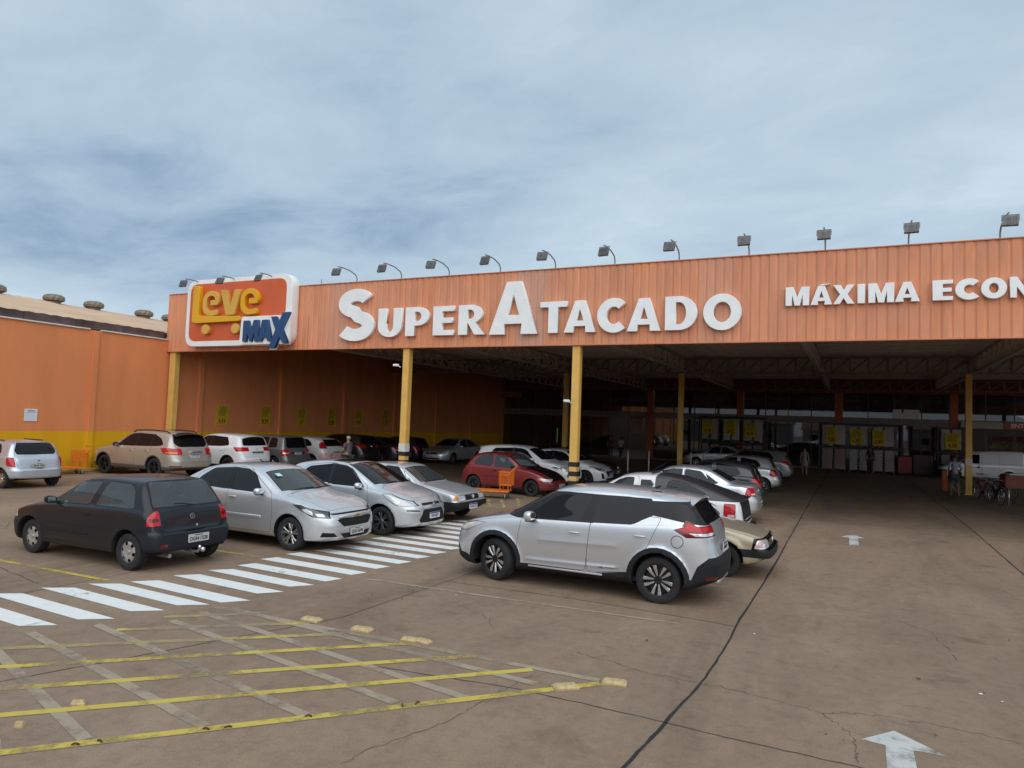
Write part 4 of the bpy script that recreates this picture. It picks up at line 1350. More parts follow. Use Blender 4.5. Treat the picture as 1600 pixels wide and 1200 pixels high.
def spec_celta():
    L = 3.79
    return dict(L=L, W=1.646, H=1.43, wb=2.443, fo=.80, wr=.285, tw=.175, rim='cap',
        top=[(0, .60), (.03, .66), (.12, .72), (.5, .86), (.9, .94), (.98, .96), (1.06, .995), (1.70, 1.36), (1.9, 1.40), (2.3, 1.425), (2.8, 1.43), (3.25, 1.40), (3.38, 1.375), (3.43, 1.33), (3.56, 1.08), (3.62, .985), (3.72, .90), (3.77, .70), (L, .60)],
        sh=[(0, .56), (.12, .66), (.5, .80), (1.0, .89), (1.8, .91), (2.7, .935), (3.4, .95), (3.65, .90), (L, .58)],
        crown=[(0, .03), (.9, .06), (1.05, .12), (1.7, .09), (2.1, .055), (3.25, .06), (3.45, .09), (3.6, .07), (L, .03)],
        bot=[(0, .24), (.25, .20), (3.4, .23), (L, .30)], nose=(.55, .5), tail=(.42, .66), tum=.28,
        pf=[(.2, .08), (.3, .0), (.5, 0), (.7, .06)], pr=[(.25, .06), (.34, 0), (.55, 0), (.60, .035), (.9, .06)],
        wins=[([(1.36, .935), (2.20, .95), (2.26, 1.33), (1.82, 1.305)], .05), ([(2.34, .955), (2.95, .98), (3.08, 1.06), (2.92, 1.29), (2.34, 1.34)], .08)],
        ws=(1.05, .62, 1.70, .50, .1), rw=[(-.54, 1.035), (.54, 1.035), (.58, 1.12), (.49, 1.345), (-.49, 1.345), (-.58, 1.12)],
        doors=[('door', [(1.16, .28), (2.28, .28), (2.31, .95), (2.32, 1.37), (1.84, 1.345), (1.18, .92)])],
        hood=[(.18, -.52), (.96, -.68), (.96, .68), (.18, .52)],
        tailgate=[(-.60, .62), (.60, .62), (.64, .95), (.53, 1.385), (-.53, 1.385), (-.64, .95)],
        patches=[('taillight', 'y', round_poly([(3.50, .70), (3.9, .62), (3.9, .90), (3.46, .93)], .04), (.655, 2, 3.3, 9)),
                 ('headlight', 'y', [(.05, .58), (.5, .62), (.45, .74), (.1, .70)], (.4, 2, -1, .6))],
        glass=MT['tint'],
        extras=[ex_plate('ENA 0462', False, .70, 0.03, city='SP'), ex_wiper(False, 3.60, 1.06, -.05, .34, .03, .02), ex_emblem_ring((0, .84), .03, False, 'chrome', .004, 'bowtie'), ex_mirrors(1.40, .80, .97, MT['black']),
                ex_box('roof_bar', (2.4, .56, 1.42), (1.0, .03, .03), 'black', .01, pair=True), ex_handles([(2.2, .80, 'door')], MT['black'], 'flap')])

def spec_veracruz():
    L = 4.84
    return dict(L=L, W=1.945, H=1.75, wb=2.805, fo=.95, wr=.372, tw=.245, rim='darkalloy', clad=.05,
        top=[(0, .72), (.03, .80), (.14, .86), (.5, 1.0), (1.0, 1.10), (1.1, 1.12), (1.2, 1.17), (2.0, 1.63), (2.2, 1.70), (2.6, 1.745), (3.3, 1.745), (4.0, 1.70), (4.28, 1.66), (4.36, 1.60), (4.55, 1.30), (4.66, 1.16), (4.76, 1.0), (4.82, .8), (L, .66)],
        sh=[(0, .66), (.14, .80), (.5, .94), (1.1, 1.05), (2.0, 1.09), (3.2, 1.12), (4.2, 1.15), (4.6, 1.05), (L, .64)],
        crown=[(0, .04), (1.0, .08), (1.2, .14), (2.0, .12), (2.4, .07), (4.0, .08), (4.4, .12), (4.6, .10), (L, .04)],
        bot=[(0, .30), (.3, .26), (4.4, .28), (L, .38)], nose=(.66, .48), tail=(.52, .58), tum=.34,
        pf=[(.25, .08), (.4, .0), (.6, 0), (.85, .09)], pr=[(.3, .1), (.44, 0), (.66, 0), (.74, .03), (1.1, .06)],
        wins=[([(1.62, 1.13), (2.62, 1.145), (2.64, 1.60), (2.3, 1.585), (2.02, 1.48)], .05), ([(2.72, 1.15), (3.42, 1.17), (3.42, 1.585), (2.72, 1.605)], .03), ([(3.50, 1.175), (3.98, 1.20), (4.14, 1.24), (3.92, 1.45), (3.50, 1.58)], .06)],
        band=[('pillar_trim', [(2.56, 1.14), (2.78, 1.14), (2.78, 1.62), (2.58, 1.62)]), ('pillar_trim', [(3.36, 1.16), (3.56, 1.16), (3.56, 1.60), (3.36, 1.60)])],
        ws=(1.19, .74, 2.0, .58, .14), rw=[(-.56, 1.19), (.56, 1.19), (.70, 1.30), (.62, 1.60), (-.62, 1.60), (-.70, 1.30)],
        doors=[('front_door', [(1.38, .42), (2.66, .42), (2.70, .8), (2.66, 1.14), (2.68, 1.64), (2.3, 1.63), (1.40, 1.12)]), ('rear_door', [(2.675, .42), (3.30, .44), (3.42, .78), (3.60, 1.17), (3.48, 1.62), (2.695, 1.64), (2.675, 1.14), (2.715, .8)])],
        tailgate=[(-.60, .66), (.60, .66), (.74, 1.16), (.66, 1.66), (-.66, 1.66), (-.74, 1.16)],
        zones=[('lower_bumper', 'y', rect(-.1, 5, .1, .44), None)],
        patches=[('taillight', 'y', [(4.10, 1.10), (4.28, .93), (4.9, .87), (4.9, 1.08), (4.3, 1.13)], (.52, 2, 3.9, 9)),
                 ('indicator', 'y', [(4.34, .945), (4.9, .92), (4.9, .97), (4.40, .99)], (.70, 2, 3.9, 9)),
                 ('reflector', 'y', rect(4.55, 5, .45, .49), (.6, 2, 4.4, 9)),
                 ('headlight', 'y', [(.1, .70), (.6, .76), (.55, .92), (.15, .84)], (.4, 2, -1, .8))],
        mats={'lower_bumper': MT['taupe'], 'cladding': MT['taupe']}, glass=MT['tint_dark'],
        extras=[ex_plate('RTC7H48', False, .845, 0.0, 'new'), ex_box('tailgate_bar', (4.80, 0, .985), (.03, .60, .035), 'chrome', .01), ex_mirrors(1.72, .93, 1.17, MT['black'], size=(.12, .22, .17)), ex_handles([(2.52, .98, 'front_door'), (3.36, 1.0, 'rear_door')], MT['chrome']),
                ex_tube('roof_rail', [(2.15, .60, 1.65), (2.3, .60, 1.715), (3.2, .61, 1.745), (3.95, .60, 1.72), (4.12, .59, 1.65)], .022, 'black', True), ex_spoiler(4.15, 4.52, .62, .06, .035, 'black'),
                ex_plate_recess((4.80, 0, .83), (.50, .22))])

def spec_creta(white=True):
    L = 4.27
    return dict(L=L, W=1.78, H=1.635, wb=2.59, fo=.84, wr=.335, tw=.215, rim='darkalloy', clad=.045,
        top=[(0, .74), (.03, .82), (.12, .88), (.5, 1.0), (.9, 1.06), (1.0, 1.08), (1.1, 1.13), (1.8, 1.53), (2.0, 1.59), (2.4, 1.63), (3.0, 1.63), (3.6, 1.60), (3.84, 1.56), (3.92, 1.50), (4.06, 1.22), (4.12, 1.10), (4.2, .96), (4.25, .8), (L, .66)],
        sh=[(0, .68), (.12, .82), (.5, .94), (1.0, 1.01), (1.8, 1.04), (3.0, 1.08), (3.8, 1.10), (4.1, 1.02), (L, .62)],
        crown=[(0, .04), (.9, .06), (1.1, .12), (1.8, .10), (2.2, .06), (3.6, .07), (3.95, .10), (4.1, .08), (L, .04)],
        bot=[(0, .26), (.3, .22), (3.9, .25), (L, .36)], nose=(.55, .52), tail=(.46, .62), tum=.30,
        pf=[(.25, .08), (.4, .0), (.6, 0), (.85, .07)], pr=[(.3, .1), (.42, 0), (.62, 0), (.70, .03), (1.1, .06)],
        wins=[([(1.46, 1.075), (2.32, 1.095), (2.36, 1.51), (2.05, 1.50), (1.84, 1.42)], .04), ([(2.44, 1.10), (3.10, 1.125), (3.42, 1.17), (3.40, 1.25), (3.22, 1.47), (2.44, 1.51)], .045)],
        band=[('pillar_trim', [(2.28, 1.09), (2.48, 1.09), (2.48, 1.53), (2.30, 1.53)])],
        ws=(1.09, .68, 1.8, .54, .12), rw=[(-.60, 1.18), (.60, 1.18), (.62, 1.26), (.53, 1.50), (-.53, 1.50), (-.62, 1.26)],
        doors=[('front_door', [(1.26, .36), (2.36, .36), (2.40, .7), (2.36, 1.09), (2.38, 1.55), (2.0, 1.54), (1.28, 1.06)]), ('rear_door', [(2.375, .36), (3.0, .38), (3.14, .74), (3.34, 1.12), (3.40, 1.2), (3.22, 1.52), (2.395, 1.55), (2.375, 1.09), (2.415, .7)])],
        tailgate=[(-.60, .70), (.60, .70), (.66, 1.10), (.56, 1.555), (-.56, 1.555), (-.66, 1.10)],
        zones=[('lower_bumper', 'y', rect(-.1, 5, .1, .36), None), ('lower_bumper', 'x', [(-.72, .1), (.72, .1), (.60, .52), (-.60, .52)], lambda s, y, z, n: n.x < -.3 and s > 3.9)],
        patches=[('taillight', 'y', [(3.74, 1.09), (3.92, .93), (4.4, .96), (4.4, 1.09), (3.98, 1.09)], (.40, 2, 3.6, 9)),
                 ('reflector', 'x', rect(.50, .70, .42, .49), lambda s, y, z, n: n.x < -.2 and s > 3.9), ('reflector', 'x', rect(-.70, -.50, .42, .49), lambda s, y, z, n: n.x < -.2 and s > 3.9),
                 ('headlight', 'y', [(.1, .72), (.7, .84), (.55, .93), (.15, .86)], (.36, 2, -1, .8)),
                 ('light_inset', 'y', [(.3, .78), (.62, .85), (.55, .89), (.3, .86)], (.36, 2, -1, .8)),
                 ('grille', 'x', [(-.40, .66), (-.30, .50), (.30, .50), (.40, .66), (.36, .80), (-.36, .80)], lambda s, y, z, n: n.x > .1 and s < .5),
                 ('air_intake', 'x', [(-.60, .30), (.60, .30), (.52, .42), (-.52, .42)], lambda s, y, z, n: n.x > .1 and s < .5),
                 ('air_intake', 'x', [(.56, .46), (.72, .50), (.74, .60), (.66, .60)], lambda s, y, z, n: n.x > .1 and s < .6), ('air_intake', 'x', [(-.56, .46), (-.72, .50), (-.74, .60), (-.66, .60)], lambda s, y, z, n: n.x > .1 and s < .6)],
        glass=MT['tint_dark'],
        extras=[ex_box('plate_bar', (4.235, 0, .90), (.03, .62, .05), 'black', .01), ex_emblem_ring((0, 1.02), .04, False, 'chrome', .004, 'oval'), ex_spoiler(3.72, 4.03, .56, .05),
                ex_mirrors(1.52, .855, 1.10, None, size=(.115, .21, .15)), ex_handles([(2.24, .93, 'front_door'), (3.1, .96, 'rear_door')])])

def spec_livina():
    L = 4.18
    return dict(L=L, W=1.69, H=1.58, wb=2.60, fo=.86, wr=.31, tw=.19, rim='eight',
        top=[(0, .66), (.03, .73), (.12, .79), (.5, .92), (.85, 1.0), (.95, 1.03), (1.05, 1.08), (1.75, 1.48), (1.95, 1.54), (2.3, 1.575), (3.0, 1.58), (3.7, 1.55), (3.84, 1.52), (3.88, 1.46), (4.0, 1.08), (4.05, .98), (4.12, .86), (4.16, .7), (L, .6)],
        sh=[(0, .6), (.12, .73), (.5, .86), (1.0, .96), (1.8, .98), (3.0, 1.0), (3.8, 1.0), (4.05, .92), (L, .58)],
        crown=[(0, .04), (.9, .06), (1.05, .12), (1.8, .10), (2.2, .06), (3.7, .06), (3.9, .08), (4.05, .06), (L, .04)],
        nose=(.55, .5), tail=(.34, .72), tum=.24, pr=[(.25, .08), (.36, 0), (.52, 0), (.58, .03), (1.1, .05)],
        wins=[([(1.40, 1.01), (2.24, 1.02), (2.28, 1.46), (1.98, 1.45), (1.76, 1.37)], .04), ([(2.36, 1.02), (3.0, 1.03), (3.02, 1.455), (2.36, 1.465)], .03), ([(3.12, 1.03), (3.56, 1.05), (3.52, 1.40), (3.40, 1.45), (3.12, 1.455)], .05)],
        ws=(1.04, .64, 1.76, .52, .12), rw=[(-.58, 1.05), (.58, 1.05), (.53, 1.46), (-.53, 1.46)],
        doors=[('front_door', [(1.2, .3), (2.28, .3), (2.30, 1.02), (2.32, 1.50), (1.95, 1.49), (1.22, 1.0)]), ('rear_door', [(2.305, .3), (2.95, .32), (3.05, 1.02), (3.06, 1.5), (2.33, 1.5), (2.305, 1.02)])],
        tailgate=[(-.60, .60), (.60, .60), (.64, 1.0), (.57, 1.53), (-.57, 1.53), (-.64, 1.0)],
        patches=[('taillight', 'y', round_poly([(3.86, .70), (4.3, .70), (4.3, .95), (3.90, .95)], .02), (.55, 2, 3.7, 9)),
                 ('taillight_lens', 'y', rect(3.95, 4.3, .78, .83), (.58, 2, 3.7, 9)),
                 ('reflector', 'x', rect(.26, .40, .74, .86), lambda s, y, z, n: n.x < -.3), ('reflector', 'x', rect(-.40, -.26, .74, .86), lambda s, y, z, n: n.x < -.3)],
        glass=MT['tint_dark'], extras=[ex_plate('EQT2B63', False, .80, 0.0, 'new'), ex_mirrors(1.45, .82, 1.04, None), ex_disc('badge', (0, .95), .03, 'chrome', False), ex_handles([(2.18, .88, 'front_door'), (2.95, .9, 'rear_door')])])

def spec_focus():
    L = 4.35
    return dict(L=L, W=1.84, H=1.49, wb=2.64, fo=.87, wr=.316, tw=.205, rim='eight',
        top=[(0, .64), (.03, .71), (.12, .77), (.5, .89), (.95, .98), (1.05, 1.0), (1.15, 1.05), (1.9, 1.41), (2.1, 1.46), (2.5, 1.49), (3.0, 1.485), (3.5, 1.44), (3.78, 1.385), (3.9, 1.32), (4.12, 1.06), (4.2, .96), (4.28, .84), (4.33, .7), (L, .6)],
        sh=[(0, .6), (.12, .71), (.5, .83), (1.0, .93), (1.9, .965), (3.0, 1.0), (3.8, 1.03), (4.15, .95), (L, .58)],
        crown=[(0, .04), (.9, .06), (1.15, .12), (1.9, .10), (2.2, .06), (3.5, .08), (3.9, .12), (4.15, .08), (L, .04)],
        nose=(.6, .46), tail=(.46, .62), tum=.34, pr=[(.25, .08), (.36, 0), (.58, 0), (.66, .03), (1.1, .05)],
        wins=[([(1.55, .985), (2.38, 1.005), (2.42, 1.385), (2.1, 1.37), (1.9, 1.30)], .04), ([(2.50, 1.01), (3.14, 1.03), (3.46, 1.08), (3.36, 1.19), (3.1, 1.345), (2.50, 1.385)], .06)],
        band=[('pillar_trim', [(2.34, 1.0), (2.54, 1.0), (2.54, 1.40), (2.36, 1.40)])],
        ws=(1.14, .68, 1.9, .54, .12), rw=[(-.58, 1.08), (.58, 1.08), (.50, 1.345), (-.50, 1.345)],
        doors=[('front_door', [(1.34, .3), (2.42, .3), (2.45, 1.0), (2.46, 1.42), (2.08, 1.41), (1.36, .96)]), ('rear_door', [(2.435, .3), (3.1, .32), (3.25, .7), (3.5, 1.06), (3.36, 1.28), (3.12, 1.39), (2.475, 1.42), (2.465, 1.0)])],
        patches=[('taillight', 'y', [(3.86, 1.14), (3.98, .96), (4.4, .96), (4.02, 1.20), (3.92, 1.30)], (.56, 2, 3.7, 9))],
        glass=MT['tint_dark'], extras=[ex_mirrors(1.6, .9, 1.03, None), ex_handles([(2.3, .86, 'front_door'), (3.15, .88, 'rear_door')])])

def spec_sedan(lamps='corolla'):
    L = 4.52
    return dict(L=L, W=1.75, H=1.475, wb=2.60, fo=.94, wr=.31, tw=.195, rim='five' if lamps == 'corolla' else 'eight',
        top=[(0, .64), (.03, .70), (.12, .755), (.5, .86), (1.05, .96), (1.15, .985), (1.25, 1.03), (1.95, 1.385), (2.15, 1.44), (2.5, 1.472), (2.95, 1.465), (3.3, 1.40), (3.85, 1.09), (3.95, 1.06), (4.35, 1.05), (4.44, 1.02), (4.49, .88), (L, .7)],
        sh=[(0, .60), (.12, .69), (.5, .80), (1.1, .91), (1.9, .945), (2.9, .97), (3.8, .995), (4.35, .98), (L, .64)],
        crown=[(0, .03), (1.0, .06), (1.25, .12), (1.95, .10), (2.2, .06), (3.2, .07), (3.5, .09), (3.95, .05), (L, .04)],
        nose=(.6, .48), tail=(.45, .62), tum=.32, pf=[(.2, .06), (.3, 0), (.5, 0), (.62, .03), (.75, .08)], pr=[(.25, .08), (.38, 0), (.6, 0), (.75, .03), (1.0, .05)],
        wins=[([(1.68, .965), (2.48, .985), (2.50, 1.375), (2.2, 1.36), (1.96, 1.28)], .04), ([(2.58, .99), (3.2, 1.01), (3.28, 1.06), (3.02, 1.33), (2.58, 1.375)], .05), ([(3.30, 1.02), (3.50, 1.05), (3.16, 1.27)], .03)],
        ws=(1.24, .66, 1.95, .52, .12), rw=[(-.56, 1.13), (.56, 1.13), (.47, 1.36), (-.47, 1.36)],
        doors=[('front_door', [(1.42, .29), (2.52, .29), (2.54, .98), (2.55, 1.40), (2.15, 1.39), (1.44, .95)]), ('rear_door', [(2.535, .29), (3.2, .31), (3.34, .7), (3.44, 1.04), (3.1, 1.37), (2.56, 1.40), (2.555, .98)])],
        hood=[(.18, -.5), (1.16, -.7), (1.16, .7), (.18, .5)],
        patches=[('headlight', 'y', [(.1, .60), (.34, .60), (.74, .80), (.5, .82), (.16, .70)], (.36, 2, -1, .9)),
                 ('grille', 'x', [(-.36, .56), (.36, .56), (.40, .66), (-.40, .66)], lambda s, y, z, n: n.x > .1 and s < .4),
                 ('air_intake', 'x', [(-.50, .28), (.50, .28), (.56, .37), (-.56, .37)], lambda s, y, z, n: n.x > .1 and s < .5),
                 ('taillight', 'y', round_poly([(4.22, .77), (4.6, .74), (4.6, .94), (4.27, .965)], .04), (.54, 2, 4, 9)),
                 ('taillight_lens', 'y', rect(4.38, 4.6, .785, .825), (.58, 2, 4, 9))],
        glass=MT['tint'], extras=[ex_mirrors(1.66, .84, 1.0, None), ex_handles([(2.4, .86, 'front_door'), (3.25, .88, 'rear_door')])] +
            ([ex_plate('FXN 2831', True, .44, 0.0), ex_ball('fog_lamp', (.2, .66, .34), .045, 'bright_lens', True), ex_emblem_ring((0, .64), .055, True, 'chrome', .012, 'oval'), ex_box('grille_bar', (.06, 0, .625), (.04, .74, .018), 'chrome', .005)] if lamps == 'corolla' else
             [ex_plate('DQT 7719', False, .52, 0.0), ex_emblem_ring((0, .86), .045, False, 'chrome', .004)]))

def spec_palio():
    L = 3.74
    return dict(L=L, W=1.62, H=1.44, wb=2.36, fo=.74, wr=.278, tw=.165, rim='steel',
        top=[(0, .56), (.03, .63), (.12, .69), (.5, .84), (.92, .95), (1.0, .97), (1.08, 1.0), (1.72, 1.36), (1.9, 1.41), (2.3, 1.435), (2.75, 1.43), (3.05, 1.39), (3.2, 1.34), (3.52, 1.0), (3.6, .92), (3.68, .84), (3.72, .7), (L, .58)],
        sh=[(0, .52), (.12, .62), (.5, .77), (1.0, .89), (1.8, .91), (2.7, .93), (3.3, .94), (3.6, .84), (L, .56)],
        crown=[(0, .04), (.9, .07), (1.08, .12), (1.72, .09), (2.1, .06), (3.1, .07), (3.4, .09), (L, .04)],
        nose=(.6, .48), tail=(.42, .64), tum=.30, pf=[(.2, .08), (.32, 0), (.46, 0), (.7, .09)],
        wins=[([(1.36, .93), (2.24, .945), (2.26, 1.34), (1.82, 1.31)], .05), ([(2.36, .95), (3.06, .99), (3.10, 1.06), (2.88, 1.29), (2.36, 1.34)], .09)],
        ws=(1.07, .62, 1.72, .50, .11), rw=[(-.5, 1.03), (.5, 1.03), (.46, 1.31), (-.46, 1.31)],
        doors=[('door', [(1.14, .27), (2.30, .27), (2.31, .95), (2.32, 1.38), (1.84, 1.36), (1.16, .92)])],
        hood=[(.16, -.46), (.96, -.66), (.96, .66), (.16, .46)],
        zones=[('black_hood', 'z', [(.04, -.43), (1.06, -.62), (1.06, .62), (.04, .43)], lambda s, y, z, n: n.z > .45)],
        seams=[('y', [(.62, .50), (1.1, .575), (3.0, .60), (3.6, .60)], SIDE)],
        patches=[('headlight', 'y', [(.06, .535), (.28, .545), (.42, .60), (.40, .65), (.1, .62)], (.36, 2, -1, .7)),
                 ('indicator', 'y', [(.30, .55), (.40, .565), (.47, .625), (.40, .645)], (.36, 2, -1, .7)),
                 ('taillight', 'y', rect(3.56, 3.9, .7, .94), (.5, 2, 3.3, 9))],
        glass=MT['clear_glass'], extras=[ex_mirrors(1.42, .79, .96, MT['black'], size=(.10, .19, .13)), ex_handles([(2.2, .80, 'door')], MT['black'], 'flap'), ex_plate('CXT 4093', True, .37, 0.05), ex_disc('fuel_flap', (0, 0), .001, 'black')])

def spec_hb20():
    L = 3.94
    return dict(L=L, W=1.72, H=1.47, wb=2.53, fo=.80, wr=.31, tw=.19, rim='twin_dark',
        top=[(0, .62), (.03, .69), (.12, .76), (.5, .90), (.85, .97), (.95, 1.0), (1.05, 1.04), (1.75, 1.40), (1.95, 1.445), (2.3, 1.47), (2.7, 1.465), (3.15, 1.41), (3.4, 1.36), (3.66, 1.06), (3.76, .96), (3.86, .86), (3.91, .7), (L, .6)],
        sh=[(0, .58), (.12, .69), (.5, .83), (.95, .92), (1.8, .96), (2.7, 1.0), (3.4, 1.03), (3.75, .93), (L, .58)],
        crown=[(0, .04), (.85, .07), (1.05, .12), (1.75, .10), (2.1, .06), (3.1, .08), (3.5, .10), (L, .04)],
        nose=(.6, .46), tail=(.44, .62), tum=.32, pf=[(.2, .07), (.3, 0), (.5, .0), (.62, .03), (.75, .09)],
        wins=[([(1.36, .985), (2.20, 1.01), (2.24, 1.375), (1.95, 1.36), (1.74, 1.28)], .04), ([(2.34, 1.015), (2.96, 1.04), (3.22, 1.11), (2.95, 1.31), (2.34, 1.375)], .05)],
        band=[('pillar_trim', [(2.16, 1.0), (2.38, 1.0), (2.38, 1.395), (2.2, 1.395)])],
        ws=(1.04, .64, 1.76, .52, .12), rw=[(-.52, 1.09), (.52, 1.09), (.46, 1.33), (-.46, 1.33)],
        doors=[('front_door', [(1.18, .3), (2.24, .3), (2.27, 1.0), (2.28, 1.41), (1.92, 1.40), (1.2, .95)]), ('rear_door', [(2.265, .3), (2.85, .32), (3.0, .68), (3.26, 1.08), (2.98, 1.36), (2.30, 1.41), (2.285, 1.0)])],
        hood=[(.18, -.48), (.96, -.66), (.96, .66), (.18, .48)],
        patches=[('headlight', 'y', [(.1, .66), (.30, .66), (.72, .82), (.56, .84), (.16, .74)], (.38, 2, -1, .9)),
                 ('light_inset', 'y', [(.16, .675), (.30, .675), (.66, .815), (.56, .825), (.2, .73)], (.40, 2, -1, .9)),
                 ('grille', 'x', [(-.44, .60), (-.30, .42), (.30, .42), (.44, .60), (.38, .64), (-.38, .64)], lambda s, y, z, n: n.x > .1 and s < .5),
                 ('air_intake', 'x', [(-.48, .27), (.48, .27), (.42, .36), (-.42, .36)], lambda s, y, z, n: n.x > .1 and s < .5),
                 ('air_intake', 'x', [(.55, .34), (.62, .56), (.70, .56), (.66, .34)], lambda s, y, z, n: n.x > .1 and s < .6), ('air_intake', 'x', [(-.55, .34), (-.62, .56), (-.70, .56), (-.66, .34)], lambda s, y, z, n: n.x > .1 and s < .6),
                 ('taillight', 'y', [(3.55, .80), (4.1, .80), (4.1, 1.0), (3.58, 1.0)], (.5, 2, 3.3, 9))],
        glass=MT['tint_dark'], extras=[ex_mirrors(1.42, .83, 1.0, None), ex_plate('GHX5D21', True, .50, 0.0, 'new'), ex_handles([(2.1, .86, 'front_door'), (2.9, .89, 'rear_door')])])

